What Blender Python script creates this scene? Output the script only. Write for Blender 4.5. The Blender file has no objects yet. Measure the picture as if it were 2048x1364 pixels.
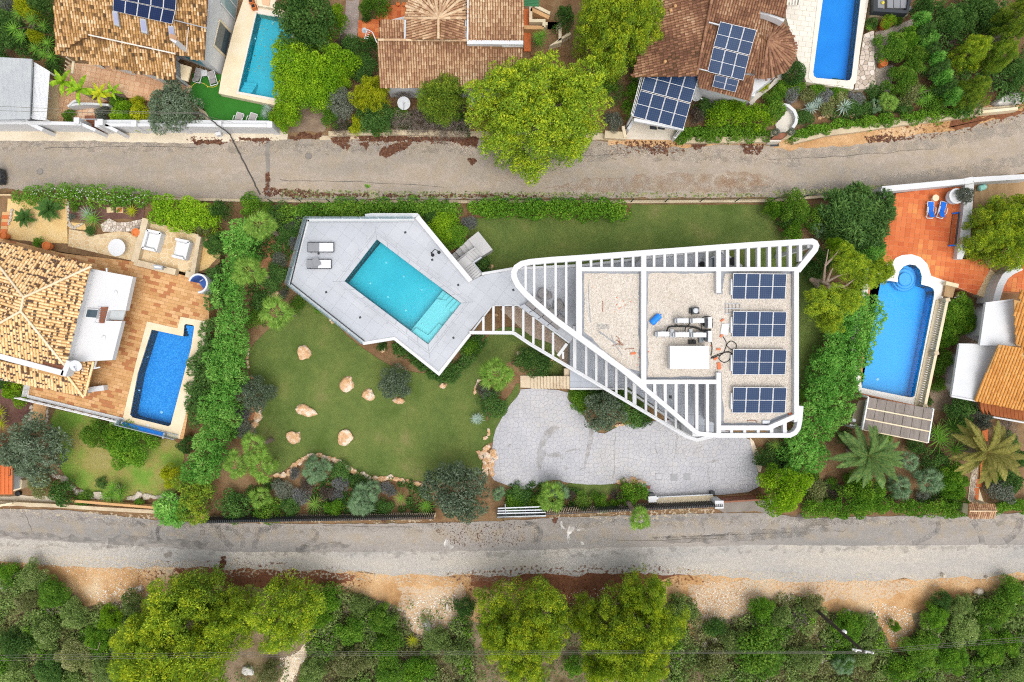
import bpy,math,random
import numpy as np
from mathutils import Vector,noise
from mathutils.geometry import intersect_point_line
RND=random.Random(11)
scene=bpy.context.scene
col=scene.collection

# ------------------------------------------------------------ camera, sky, sun, exposure
CAM_H=57.0
cd=bpy.data.cameras.new('camera');cd.lens=24;cd.sensor_width=36;cd.clip_end=2000;cd.clip_start=1
cam=bpy.data.objects.new('camera',cd);cam.location=(0,0,CAM_H);col.objects.link(cam)
scene.camera=cam
SUN_EL,SUN_AZ=math.radians(70),math.radians(150)      # azimuth clockwise from north (+Y)
world=bpy.data.worlds.new('World');scene.world=world;world.use_nodes=True
nt=world.node_tree;bg=nt.nodes['Background']
sky=nt.nodes.new('ShaderNodeTexSky');sky.sky_type='NISHITA';sky.sun_disc=False
sky.sun_elevation=SUN_EL;sky.sun_rotation=SUN_AZ;sky.dust_density=4.0;sky.air_density=1.0
hs=nt.nodes.new('ShaderNodeHueSaturation');hs.inputs['Saturation'].default_value=0.22   # cloud cover greys the sky
nt.links.new(sky.outputs[0],hs.inputs['Color']);nt.links.new(hs.outputs[0],bg.inputs['Color'])
bg.inputs['Strength'].default_value=0.15
sd=bpy.data.lights.new('sun','SUN');sd.energy=0.6;sd.angle=math.radians(55);sd.color=(1.0,0.955,0.9)
sun=bpy.data.objects.new('sun',sd);col.objects.link(sun)
sdir=Vector((math.sin(SUN_AZ)*math.cos(SUN_EL),math.cos(SUN_AZ)*math.cos(SUN_EL),math.sin(SUN_EL)))
sun.rotation_euler=sdir.to_track_quat('Z','Y').to_euler();sun.location=(0,0,80)
scene.view_settings.view_transform='Standard';scene.view_settings.look='None'
scene.view_settings.gamma=1;scene.view_settings.use_curve_mapping=False
scene.view_settings.exposure=0.74
scene.cycles.use_denoising=False;scene.cycles.filter_width=1.15
scene.cycles.max_bounces=6;scene.cycles.diffuse_bounces=3;scene.cycles.transparent_max_bounces=12
scene.cycles.glossy_bounces=2;scene.cycles.transmission_bounces=3

# ------------------------------------------------------------ survey frames -> world
FPX=1365.33
FR={'A':(0,0,3.41),'B':(500,0,3.41),'C':(1000,0,3.41),'D':(1448,0,3.41),'E':(0,360,3.41),'F':(500,360,3.41),
      'G':(1000,440,2.9656),'H':(1448,340,3.41),'I':(0,700,3.41),'J':(450,700,3.41),'K':(950,700,3.41),'S':(890,450,10.49),
      'L':(1448,700,3.41),'M':(0,1000,2.0),'N':(1024,1000,2.0),'Q':(930,590,6.819),'X':(0,0,1.0)}
def L(s):
    t=s.split();ox,oy,k=FR[t[0]]
    out=[]
    for a in t[1:]:
        if a in FR:ox,oy,k=FR[a];continue
        x,y=a.split(',')[:2]
        out.append((ox+float(x)/k,oy+float(y)/k))
    return out
def W(p,z):
    k=(CAM_H-z)/FPX
    return Vector(((p[0]-1024)*k,-(p[1]-682)*k,z))
def P(s,z):return [W(p,z) for p in L(s)]
def P1(s,z):return W(L(s)[0],z)
def PZ(s):                                    # points given as x,y,z
    t=s.split();ox,oy,k=FR[t[0]];out=[]
    for a in t[1:]:
        if a in FR:ox,oy,k=FR[a];continue
        x,y,z=map(float,a.split(','))
        out.append(W((ox+x/k,oy+y/k),z))
    return out
def mpp(z=0):return (CAM_H-z)/FPX       # metres per photo pixel
def area2(p):return 0.5*sum(p[i-1][0]*p[i][1]-p[i][0]*p[i-1][1] for i in range(len(p)))
def ccw(p):return list(p) if area2(p)>0 else list(reversed(p))
def inside(x,y,poly):
    r=False;j=len(poly)-1
    for i in range(len(poly)):
        xi,yi=poly[i][0],poly[i][1];xj,yj=poly[j][0],poly[j][1]
        if (yi>y)!=(yj>y) and x<(xj-xi)*(y-yi)/(yj-yi)+xi:r=not r
        j=i
    return r
def rough(poly,amp=.15,step=.6,seed=0,freq=1.2):
    out=[];n=len(poly)
    for i in range(n):
        a,b=Vector(poly[i]),Vector(poly[(i+1)%n]);d=b-a;m=max(1,int(d.length/step))
        for k in range(m):
            p=a+d*(k/m);q=p*freq+Vector((seed*7.3,seed*3.1,seed))
            out.append(p+Vector((noise.noise(q)+.5*noise.noise(q*3.1),noise.noise(q+Vector((50,9,4)))+.5*noise.noise(q*2.7+Vector((5,3,1))),0))*amp)
    return out
def smooth(poly,it=2):
    for _ in range(it):
        o=[]
        for i in range(len(poly)):
            a,b=poly[i],poly[(i+1)%len(poly)]
            o+=[a*.75+b*.25,a*.25+b*.75]
        poly=o
    return poly
def keyhole(outer,hole):
    outer=ccw(outer);hole=list(reversed(ccw(hole)))
    bi=min(((o-h).length,i,j) for i,o in enumerate(outer) for j,h in enumerate(hole))
    _,i,j=bi
    return outer[:i+1]+hole[j:]+hole[:j+1]+outer[i:]
def clip_convex(subj,cell):                 # Sutherland-Hodgman, cell convex ccw
    out=[(p[0],p[1]) for p in subj]
    for i in range(len(cell)):
        ax,ay=cell[i-1][0],cell[i-1][1];bx,by=cell[i][0],cell[i][1]
        inp,out=out,[]
        if not inp:return []
        def sd_(p):return (bx-ax)*(p[1]-ay)-(by-ay)*(p[0]-ax)
        s=inp[-1];ds=sd_(s)
        for e in inp:
            de=sd_(e)
            if (de>=0)!=(ds>=0):
                t=ds/(ds-de);out.append((s[0]+t*(e[0]-s[0]),s[1]+t*(e[1]-s[1])))
            if de>=0:out.append(e)
            s,ds=e,de
    return out

# ------------------------------------------------------------ colours and materials
def lin(h,k=1.0):
    h=h.lstrip('#')
    def f(c):c /= 255;return c/12.92 if c<=.04045 else ((c+.055)/1.055)**2.4
    return tuple(min(.95,f(int(h[i:i+2],16))*k) for i in (0,2,4))+(1.0,)
KC=0.86                                    # photograph brightness -> reflectance
MATS={}
def nodes_of(m):
    m.use_nodes=True;t=m.node_tree;t.nodes.clear()
    return t,(lambda ty:t.nodes.new('ShaderNode'+ty)),t.links.new
def math_(t,op,a,b=None,c=None):
    n=t.nodes.new('ShaderNodeMath');n.operation=op
    for i,v in enumerate((a,b,c)):
        if v is None:continue
        if isinstance(v,(int,float)):n.inputs[i].default_value=v
        else:t.links.new(v,n.inputs[i])
    return n.outputs[0]
def ramp_(t,fac,cols,lo=.3,hi=.7):
    r=t.nodes.new('ShaderNodeValToRGB');e=r.color_ramp.elements
    n=len(cols)
    while len(e)<n:e.new(.5)
    for i,c in enumerate(cols):
        e[i].position=lo+(hi-lo)*i/max(1,n-1);e[i].color=c
    t.links.new(fac,r.inputs[0]);return r.outputs[0]
def mat(name,cols,sc=1.0,fine=22.,fm=.25,rough=.85,bump=.12,tone=False,spec=.25,metal=0.,stretch=None,k=KC,mid=0.,midsc=5.,bscale=None,lo=.3,hi=.7):
    if name in MATS:return MATS[name]
    m=bpy.data.materials.new(name);MATS[name]=m
    t,N,K=nodes_of(m)
    out=N('OutputMaterial');b=N('BsdfPrincipled');K(b.outputs[0],out.inputs[0])
    geo=N('NewGeometry');pos=geo.outputs['Position']
    if stretch:
        vm=N('VectorMath');vm.operation='MULTIPLY';vm.inputs[1].default_value=stretch;K(pos,vm.inputs[0]);pos=vm.outputs[0]
    n1=N('TexNoise');n1.inputs['Scale'].default_value=sc;n1.inputs['Detail'].default_value=6;n1.inputs['Roughness'].default_value=.62;K(pos,n1.inputs['Vector'])
    n2=N('TexNoise');n2.inputs['Scale'].default_value=fine;n2.inputs['Detail'].default_value=4;n2.inputs['Roughness'].default_value=.7;K(pos,n2.inputs['Vector'])
    cl=[lin(c,k) for c in cols]
    if tone:
        at=N('Attribute');at.attribute_name='tone'
        c=ramp_(t,at.outputs['Fac'],cl,0,1)
    else:c=ramp_(t,n1.outputs[0],cl,lo,hi)
    f=math_(t,'MULTIPLY_ADD',n2.outputs[0],2*fm,1-fm)
    if mid:
        n3=N('TexNoise');n3.inputs['Scale'].default_value=midsc;n3.inputs['Detail'].default_value=5;K(geo.outputs['Position'],n3.inputs['Vector'])
        f=math_(t,'MULTIPLY',f,math_(t,'MULTIPLY_ADD',n3.outputs[0],2*mid,1-mid))
    if tone:f=math_(t,'MULTIPLY',f,math_(t,'MULTIPLY_ADD',n1.outputs[0],.4,.8))
    mx=N('VectorMath');mx.operation='SCALE';K(c,mx.inputs[0]);K(f,mx.inputs['Scale'])
    K(mx.outputs[0],b.inputs['Base Color'])
    b.inputs['Roughness'].default_value=rough;b.inputs['Metallic'].default_value=metal
    b.inputs['Specular IOR Level'].default_value=spec
    if bump:
        bp=N('Bump');bp.inputs['Strength'].default_value=bump;bp.inputs['Distance'].default_value=.05
        K(n2.outputs[0],bp.inputs['Height']);K(bp.outputs[0],b.inputs['Normal'])
    return m
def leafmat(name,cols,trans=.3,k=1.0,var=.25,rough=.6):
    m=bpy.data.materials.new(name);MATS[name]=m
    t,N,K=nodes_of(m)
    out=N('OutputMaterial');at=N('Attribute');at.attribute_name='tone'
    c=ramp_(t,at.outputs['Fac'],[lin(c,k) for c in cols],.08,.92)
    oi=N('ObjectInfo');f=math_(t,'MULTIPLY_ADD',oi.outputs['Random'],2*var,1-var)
    mx=N('VectorMath');mx.operation='SCALE';K(c,mx.inputs[0]);K(f,mx.inputs['Scale'])
    d=N('BsdfPrincipled');d.inputs['Roughness'].default_value=rough;d.inputs['Specular IOR Level'].default_value=.2
    K(mx.outputs[0],d.inputs['Base Color'])
    tr=N('BsdfTranslucent');K(mx.outputs[0],tr.inputs['Color'])
    mix=N('MixShader');mix.inputs[0].default_value=trans;K(d.outputs[0],mix.inputs[1]);K(tr.outputs[0],mix.inputs[2]);K(mix.outputs[0],out.inputs[0])
    return m
def watermat(name,tint,bump=.02):
    m=bpy.data.materials.new(name);MATS[name]=m
    t,N,K=nodes_of(m)
    out=N('OutputMaterial');tr=N('BsdfTransparent');tr.inputs['Color'].default_value=lin(tint,1)
    gl=N('BsdfGlossy');gl.inputs['Roughness'].default_value=.03
    fr=N('Fresnel');fr.inputs['IOR'].default_value=1.33
    no=N('TexNoise');no.inputs['Scale'].default_value=3.0;no.inputs['Detail'].default_value=3
    geo=N('NewGeometry');K(geo.outputs['Position'],no.inputs['Vector'])
    bp=N('Bump');bp.inputs['Strength'].default_value=.25;bp.inputs['Distance'].default_value=bump;K(no.outputs[0],bp.inputs['Height'])
    K(bp.outputs[0],gl.inputs['Normal']);K(bp.outputs[0],fr.inputs['Normal'])
    mix=N('MixShader');K(fr.outputs[0],mix.inputs[0]);K(tr.outputs[0],mix.inputs[1]);K(gl.outputs[0],mix.inputs[2]);K(mix.outputs[0],out.inputs[0])
    return m
def glassmat(name,tint,alpha):
    m=bpy.data.materials.new(name);MATS[name]=m
    t,N,K=nodes_of(m)
    out=N('OutputMaterial');tr=N('BsdfTransparent');tr.inputs['Color'].default_value=lin(tint,1)
    b=N('BsdfPrincipled');b.inputs['Base Color'].default_value=lin(tint,.6);b.inputs['Roughness'].default_value=.08
    mix=N('MixShader');mix.inputs[0].default_value=alpha;K(tr.outputs[0],mix.inputs[1]);K(b.outputs[0],mix.inputs[2]);K(mix.outputs[0],out.inputs[0])
    return m
def panelmat(name,c1,c2,cl,nx,ny,lw=.06):
    m=bpy.data.materials.new(name);MATS[name]=m
    t,N,K=nodes_of(m)
    out=N('OutputMaterial');b=N('BsdfPrincipled');K(b.outputs[0],out.inputs[0])
    uv=N('UVMap');sp=N('SeparateXYZ');K(uv.outputs[0],sp.inputs[0])
    def line(o,n,w):
        f=math_(t,'FRACT',math_(t,'MULTIPLY',o,n));a=math_(t,'ABSOLUTE',math_(t,'SUBTRACT',f,.5))
        return math_(t,'GREATER_THAN',a,.5-w)
    g=math_(t,'MAXIMUM',line(sp.outputs[0],nx,lw),line(sp.outputs[1],ny,lw))
    oi=N('ObjectInfo');geo=N('NewGeometry');no=N('TexNoise');no.inputs['Scale'].default_value=.6;K(geo.outputs['Position'],no.inputs['Vector'])
    base=ramp_(t,no.outputs[0],[lin(c1,.5),lin(c2,.5)],.35,.65)
    mx=N('MixRGB');K(g,mx.inputs[0]);K(base,mx.inputs[1]);mx.inputs[2].default_value=lin(cl,.26)
    K(mx.outputs[0],b.inputs['Base Color']);b.inputs['Roughness'].default_value=.35;b.inputs['Specular IOR Level'].default_value=.12
    return m

# ------------------------------------------------------------ mesh builder
ORG={}
class MB:
    def __init__(s):s.v=[];s.f=[];s.t=[];s.m=[];s.uv={};s.smooth=False
    def add(s,vs,fs,tone=.5,mi=0):
        n=len(s.v);s.v+=[tuple(v) for v in vs]
        for f in fs:s.f.append([i+n for i in f]);s.t.append(tone);s.m.append(mi)
        return s
    def quad_uv(s,vs,uvs,tone=.5,mi=0):
        s.uv[len(s.f)]=uvs;s.add(vs,[(0,1,2,3)],tone,mi);return s
    def prism(s,poly,z0,z1,tone=.5,mi=0,bottom=True):
        poly=ccw(poly);n=len(poly)
        vs=[(p[0],p[1],z0) for p in poly]+[(p[0],p[1],z1) for p in poly]
        fs=[tuple(range(n,2*n))]+[(i,(i+1)%n,n+(i+1)%n,n+i) for i in range(n)]
        if bottom:fs.append(tuple(reversed(range(n))))
        return s.add(vs,fs,tone,mi)
    def sheet(s,poly,z,tone=.5,mi=0):
        poly=ccw(poly);return s.add([(p[0],p[1],z) for p in poly],[tuple(range(len(poly)))],tone,mi)
    def box(s,c,sx,sy,sz,rot=0.,tone=.5,mi=0):        # c = centre of base
        ca,sa=math.cos(rot),math.sin(rot)
        q=[(c[0]+ca*x-sa*y,c[1]+sa*x+ca*y) for x,y in ((-sx/2,-sy/2),(sx/2,-sy/2),(sx/2,sy/2),(-sx/2,sy/2))]
        return s.prism(q,c[2],c[2]+sz,tone,mi)
    def bar(s,a,b,w,h,tone=.5,mi=0):                     # box between two points (top-centre line), width w, height h downward
        a,b=Vector(a),Vector(b);d=(b-a);d2=Vector((d.x,d.y,0))
        if d2.length<1e-6:return s.box((a.x,a.y,min(a.z,b.z)),w,w,abs(d.z),0,tone,mi)
        sd_=Vector((-d2.y,d2.x,0)).normalized()*w/2;dn=Vector((0,0,-h))
        vs=[a+sd_+dn,a-sd_+dn,b-sd_+dn,b+sd_+dn,a+sd_,a-sd_,b-sd_,b+sd_]
        return s.add(vs,[(4,5,6,7),(3,2,1,0),(0,1,5,4),(1,2,6,5),(2,3,7,6),(3,0,4,7)],tone,mi)
    def ribbon(s,path,w,h,closed=False,tone=.5,mi=0):    # mitred beam along a path (top line)
        n=len(path);vs=[]
        for i,p in enumerate(path):
            p=Vector(p)
            a=Vector(path[i-1]) if (i>0 or closed) else None;b=Vector(path[(i+1)%n]) if (i<n-1 or closed) else None
            d1=(p-a).normalized() if a is not None else None;d2=(b-p).normalized() if b is not None else None
            if d1 is None:d1=d2
            if d2 is None:d2=d1
            n1=Vector((-d1.y,d1.x,0));n2=Vector((-d2.y,d2.x,0));m=(n1+n2)
            m=m.normalized() if m.length>1e-4 else n1
            k=w/2/max(.35,m.dot(n1))
            ww=m*k
            vs+=[p+ww,p-ww,p-ww-Vector((0,0,h)),p+ww-Vector((0,0,h))]
        fs=[]
        for i in range(n if closed else n-1):
            a,b=4*i,4*((i+1)%n)
            for k in range(4):fs.append((a+k,a+(k+1)%4,b+(k+1)%4,b+k))
        if not closed:fs+=[(3,2,1,0),(4*n-4,4*n-3,4*n-2,4*n-1)]
        return s.add(vs,fs,tone,mi)
    def tube(s,path,r,n=6,tone=.5,mi=0):
        path=[Vector(p) for p in path];rs=r if isinstance(r,(list,tuple)) else [r]*len(path)
        vs=[];up=Vector((0,0,1))
        for i,p in enumerate(path):
            d=(path[min(i+1,len(path)-1)]-path[max(i-1,0)]).normalized()
            a=d.cross(up if abs(d.z)<.9 else Vector((1,0,0))).normalized();b=d.cross(a)
            for k in range(n):
                q=2*math.pi*k/n;vs.append(p+(a*math.cos(q)+b*math.sin(q))*rs[i])
        fs=[(i*n+k,i*n+(k+1)%n,(i+1)*n+(k+1)%n,(i+1)*n+k) for i in range(len(path)-1) for k in range(n)]
        fs+=[tuple(reversed(range(n))),tuple(range(len(vs)-n,len(vs)))]
        return s.add(vs,fs,tone,mi)
    def lathe(s,c,prof,n=16,tone=.5,mi=0):               # prof: (radius, z) bottom to top, capped
        vs=[(c[0]+r*math.cos(2*math.pi*k/n),c[1]+r*math.sin(2*math.pi*k/n),c[2]+z) for r,z in prof for k in range(n)]
        fs=[(i*n+k,i*n+(k+1)%n,(i+1)*n+(k+1)%n,(i+1)*n+k) for i in range(len(prof)-1) for k in range(n)]
        fs+=[tuple(reversed(range(n))),tuple(range(len(vs)-n,len(vs)))]
        return s.add(vs,fs,tone,mi)
    def mesh(s,name,mats,org=(0,0,0)):
        me=bpy.data.meshes.new(name);ox,oy,oz=org
        me.from_pydata([(x-ox,y-oy,z-oz) for x,y,z in s.v],[],s.f)
        for m in (mats if isinstance(mats,(list,tuple)) else [mats]):me.materials.append(m)
        a=me.attributes.new('tone','FLOAT','FACE');a.data.foreach_set('value',np.array(s.t,dtype=np.float32))
        if any(s.m):me.polygons.foreach_set('material_index',np.array(s.m,dtype=np.int32))
        if s.uv:
            u=me.uv_layers.new(name='UVMap')
            for fi,q in s.uv.items():
                for li,c in zip(me.polygons[fi].loop_indices,q):u.data[li].uv=c
        if s.smooth:me.shade_smooth()
        return me
    def build(s,name,mats,parent=None,**pr):
        if parent is not None:org=ORG[parent.name]
        else:
            a=np.array(s.v);org=(float((a[:,0].min()+a[:,0].max())/2),float((a[:,1].min()+a[:,1].max())/2),float(a[:,2].min()))
        me=s.mesh(name,mats,org)
        return link(name,me,parent,org,**pr)
def link(name,me,parent=None,org=None,**pr):
    o=bpy.data.objects.new(name,me);col.objects.link(o)
    if parent is not None:o.parent=parent
    elif org is not None:o.location=org
    ORG[o.name]=tuple(org) if org is not None else (0,0,0)
    for k,v in pr.items():
        if v is not None:o[k]=v
    return o
def thing(name,label,cat,loc,group=None):
    o=bpy.data.objects.new(name,None);col.objects.link(o);o.location=loc;o.empty_display_size=.2
    ORG[o.name]=tuple(loc);o['label']=label;o['category']=cat
    if group:o['group']=group
    return o
def single(name,mb,mats,label,cat,group=None):return mb.build(name,mats,None,label=label,category=cat,group=group)
def struct(name,mb,mats,parent=None):return mb.build(name,mats,parent,**({} if parent else {'kind':'structure'}))
def centroid(p):return Vector((sum(q[0] for q in p)/len(p),sum(q[1] for q in p)/len(p),0))

def emit(parent,name,pieces,z0,z1,m,limit=300,stuffname=None):
    """pieces: (2D polygon, tone); the ones nearest the camera as objects, the rest as one stuff part"""
    pieces=[p for p in pieces if len(p[0])>=3 and abs(area2(p[0]))>1e-3]
    pieces.sort(key=lambda p:p[0][0][0]**2+p[0][0][1]**2)
    for poly,tone in pieces[:limit]:
        MB().prism(poly,z0,z1+RND.uniform(-.004,.004),tone,bottom=False).build(name,m,parent)
    rest=pieces[limit:]
    if rest:
        mb=MB()
        for poly,tone in rest:mb.prism(poly,z0,z1+RND.uniform(-.004,.004),tone,bottom=False)
        mb.build(stuffname or name+'_field',m,parent,kind='stuff')
def cut_hole(piece,hole):                    # a piece minus a convex hole, as hole-free pieces
    h=ccw(hole);rest=piece;out=[];B=1e3
    for i in range(len(h)):
        ax,ay=h[i-1][0],h[i-1][1];dx,dy=h[i][0]-ax,h[i][1]-ay;l=math.hypot(dx,dy);dx,dy=dx/l,dy/l
        inn=[(ax-dx*B,ay-dy*B),(ax+dx*B,ay+dy*B),(ax+(dx-dy)*B,ay+(dy+dx)*B),(ax-(dx+dy)*B,ay+(dx-dy)*B)]
        outq=[(ax+dx*B,ay+dy*B),(ax-dx*B,ay-dy*B),(ax-(dx-dy)*B,ay-(dy+dx)*B),(ax+(dx+dy)*B,ay-(dx-dy)*B)]
        o=clip_convex(rest,outq)
        if len(o)>2:out.append(o)
        rest=clip_convex(rest,inn)
        if len(rest)<3:break
    return out
def grid_tiles(poly,ang,sx,sy,joint,tone=lambda x,y:RND.random(),stagger=0.,hole=None):
    poly2=[(p[0],p[1]) for p in poly]
    ca,sa=math.cos(ang),math.sin(ang)
    rot=[(ca*x+sa*y,-sa*x+ca*y) for x,y in poly2]
    x0,x1=min(p[0] for p in rot),max(p[0] for p in rot);y0,y1=min(p[1] for p in rot),max(p[1] for p in rot)
    out=[];j=0;y=y0
    while y<y1:
        x=x0-(stagger*sx if j%2 else 0)
        while x<x1:
            q=[(x+joint,y+joint),(x+sx-joint,y+joint),(x+sx-joint,y+sy-joint),(x+joint,y+sy-joint)]
            cell=[(ca*a-sa*b,sa*a+ca*b) for a,b in q]
            c=clip_convex(poly2,cell)
            for q in ([c] if not hole else cut_hole(c,hole) if c else []):
                if q and abs(area2(q))>.03*sx*sy:out.append((q,tone(cell[0][0],cell[0][1])))
            x+=sx
        y+=sy;j+=1
    return out
def voronoi(poly,sp,joint,jit=.8,tone=lambda x,y:RND.random()):
    poly2=[(p[0],p[1]) for p in poly]
    x0,x1=min(p[0] for p in poly2),max(p[0] for p in poly2);y0,y1=min(p[1] for p in poly2),max(p[1] for p in poly2)
    nx,ny=int((x1-x0)/sp)+3,int((y1-y0)/sp)+3
    sd={(i,j):(x0+(i-1+.5+RND.uniform(-.5,.5)*jit)*sp,y0+(j-1+.5+RND.uniform(-.5,.5)*jit)*sp) for i in range(nx) for j in range(ny)}
    out=[]
    for (i,j),c in sd.items():
        near=inside(c[0],c[1],poly2) or any(inside(c[0]+dx*sp,c[1]+dy*sp,poly2) for dx,dy in ((.7,0),(-.7,0),(0,.7),(0,-.7)))
        if not near:continue
        cell=[(c[0]-1.5*sp,c[1]-1.5*sp),(c[0]+1.5*sp,c[1]-1.5*sp),(c[0]+1.5*sp,c[1]+1.5*sp),(c[0]-1.5*sp,c[1]+1.5*sp)]
        for di in (-2,-1,0,1,2):
            for dj in (-2,-1,0,1,2):
                q=sd.get((i+di,j+dj))
                if q is None or (di==0 and dj==0):continue
                mx,my=(c[0]+q[0])/2,(c[1]+q[1])/2;dx,dy=q[0]-c[0],q[1]-c[1];l=math.hypot(dx,dy) or 1
                mx-=dx/l*joint/2;my-=dy/l*joint/2
                # keep the side of c: half plane (p-m).d <= 0
                o2=[];s=cell[-1] if cell else None
                if not cell:break
                f=lambda p:(p[0]-mx)*dx+(p[1]-my)*dy
                fs=f(s)
                for e in cell:
                    fe=f(e)
                    if (fe<=0)!=(fs<=0):
                        tt=fs/(fs-fe);o2.append((s[0]+tt*(e[0]-s[0]),s[1]+tt*(e[1]-s[1])))
                    if fe<=0:o2.append(e)
                    s,fs=e,fe
                cell=o2
        if len(cell)<3:continue
        cell=ccw(cell)
        if all(inside(p[0],p[1],poly2) for p in cell):r=cell
        else:r=clip_convex(poly2,cell)
        if r and abs(area2(r))>.06*sp*sp:out.append((r,tone(c[0],c[1])))
    return out
def patchy(x,y,f=.35,a=.6):return min(1,max(0,.5+a*noise.noise(Vector((x*f,y*f,3.3)))+RND.uniform(-.28,.28)))
# ------------------------------------------------------------ materials list
grass=mat('lawn_grass',['#55692c','#627438','#6c7a3c','#848250'],.3,60,.6,.95,.7,mid=.18,midsc=1.8,k=.8,lo=.33,hi=.7)
grass2=mat('lawn_patchy',['#5f8a2c','#7a9a3c','#98914f','#a59a62'],.28,50,.35,.95,.5,mid=.15,midsc=2.0,k=.8)
turf=mat('artificial_turf',['#2f6e22','#37792a'],.6,70,.25,.95,.3)
soil=mat('garden_soil',['#6d5238','#7d5f42','#8b7051','#6a5a3c'],.45,14,.4,.95,.6,mid=.2)
mulch=mat('bark_mulch',['#5d4038','#6f5047','#7c6054'],.9,24,.45,.95,.7)
scrubsoil=mat('scrub_soil',['#5c5238','#7a6a4c','#94806a','#6a6a44'],.35,9,.45,.95,.7,mid=.25)
asph1=mat('pale_asphalt',['#958c83','#a3988b','#b0a293','#baa892'],.22,30,.32,.95,.5,stretch=(.4,1.3,1),mid=.16,midsc=2.6,k=.8)
asph2=mat('grey_asphalt',['#8c8884','#99938d','#a69e96','#b0a598'],.24,32,.28,.95,.5,stretch=(.22,1.5,1),mid=.14,midsc=2.4,k=.8)
gravelm=mat('grey_gravel',['#a8a49f','#b6b1aa','#c0b8ad','#c8beae'],.3,24,.5,.95,.7,stretch=(.35,1.2,1),mid=.16,midsc=3,k=.78)
dirtm=mat('ochre_dirt',['#a67e54','#bc9264','#cea87c','#d6be9c'],.3,22,.55,.95,.6,mid=.16)
redm=mat('red_earth',['#6a4430','#7c5038','#8f6244'],.5,12,.4,.95,.6,mid=.2)
sandm=mat('pale_sand',['#d8c0a0','#e4d0b4','#ecdcc6'],.4,12,.3,.95,.5)
vergem=mat('concrete_verge',['#c8baa2','#d6c8b0','#ddd2bd'],.5,14,.2,.95,.3,mid=.1)
curbm=mat('stone_kerb',['#b8a68c','#c8b698','#d2c4a8'],.8,12,.25,.95,.3)
stampm=mat('stamped_concrete',['#bbbbbf','#c0bfc3','#c5c3c6','#c8c5c4'],.25,22,.22,.8,.3,tone=True,mid=.12,midsc=.6,k=0.76)
stampj=mat('stamped_joint',['#a4a4a6','#aaaaac'],.6,10,.15,k=0.78)
decktile=mat('grey_deck_tile',['#bcbfc5','#bfc2c8','#c3c5ca'],.3,30,.05,.6,.03,tone=True,mid=.03,midsc=.6,k=0.76)
deckj=mat('deck_joint',['#b8bbc0','#bcbfc4'],.6,10,.1,k=0.74)
darkdeck=mat('terrace_tile',['#a9aeb6','#aeb3bb','#b3b8c0'],.3,30,.05,.5,.03,tone=True,k=0.78)
white=mat('white_render',['#ecedef','#f2f2f3','#f4f4f4'],.5,9,.07,.8,.04,k=0.63)
white2=mat('weathered_white',['#dfe2e6','#e8eaec','#eeeeee'],.5,7,.08,.8,.06,k=0.69)
whitemet=mat('white_metal',['#eeeeee','#f4f4f4'],1,9,.03,.4,0,k=0.74)
graymet=mat('grey_metal',['#a9adb2','#b4b8bc'],1,9,.06,.4,0,metal=.3)
darkmet=mat('dark_metal',['#34383c','#3c4044'],1,9,.1,.45,0)
black=mat('black_rubber',['#1c1c1e','#242426'],1,9,.1,.6,0)
rgravel=mat('roof_gravel',['#d3c7b8','#dacfc1','#dfd5c8','#e4dbce'],.4,15,.2,.95,.7,mid=.08,midsc=2.0,k=0.75)
membrane=mat('roof_membrane',['#84888f','#94989e','#a3a6ab'],1.5,12,.15)
rust=mat('rusty_steel',['#8a4a2a','#a0603c'],3,20,.2)
brickm=mat('clay_brick',['#cc6a42','#dc8058'],3,20,.2)
wood=mat('brown_wood',['#7a4a34','#8a5840','#966248'],2,20,.15,.6,stretch=(1,.2,1))
glassd=mat('dark_glass',['#3c4a52','#4a5a64'],.6,5,.05,.08,0,spec=.6)
glasst=glassmat('clear_glass','#d8e6ea',.28)
cushion=mat('grey_cushion',['#8a8684','#949090'],2,40,.08,.95,.1)
terra=mat('terracotta_tile',['#bc8a58','#c89a66','#d0a270','#d6aa7a','#b0744a'],.5,20,.12,.75,.1,tone=True,mid=.1)
terraj=mat('terracotta_joint',['#b08a60','#bc966c'],1,12,.15)
orange=mat('orange_tile',['#bd5a2e','#c86a38','#d27442','#dd9050'],.5,20,.12,.7,.1,tone=True,mid=.1)
orangej=mat('orange_joint',['#d08a62','#d89a74'],1,12,.1)
pinktile=mat('sand_tile',['#c89c78','#d4aa86','#deb894','#e6c8aa'],.5,18,.12,.8,.1,tone=True)
cream=mat('cream_stone',['#e2cfaa','#ead9b8','#efe2c8'],.6,10,.1,.8,.1,mid=.06,k=0.78)
creampale=mat('pale_travertine',['#ddd5c6','#e6dfd2','#ece6da'],.6,10,.08,.8,.08,tone=True,k=0.76)
flag=mat('flagstone',['#c4a578','#d0b48a','#d8c09a','#c2a884'],.8,14,.2,.85,.3,tone=True)
flagj=mat('flagstone_joint',['#dccdaa','#e2d6b8'],1,12,.15)
yellowgravel=mat('yellow_gravel',['#d0ac70','#dcba7e','#e2c692'],.6,16,.3,.95,.5)
rockm=mat('pale_boulder',['#d8c4ae','#e4d2be','#d2ac86','#c89a6c','#ecdfd0'],1.6,14,.25,.9,.5)
rockw=mat('white_rock',['#b4a898','#c8bcab','#ddd2c4'],2.0,14,.25,.9,.5)
rockg=mat('grey_rock',['#a8a49c','#c4c0b8','#dcd8d0'],.9,8,.3,.9,.6)
steps_m=mat('stone_step',['#c8b498','#d4c2a6','#baa488'],1.2,14,.2,.9,.25)
oldtile=['#4a3424','#8f6038','#b98752','#cf9d66','#e0b888','#8a5c38']
rt_tl=mat('roof_tile_mottled',['#54432f','#86663f','#b48a56','#c49a66','#d2ac7c','#dec29a'],1.2,9,.3,.9,.3,tone=True,mid=.15,midsc=6)
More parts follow.
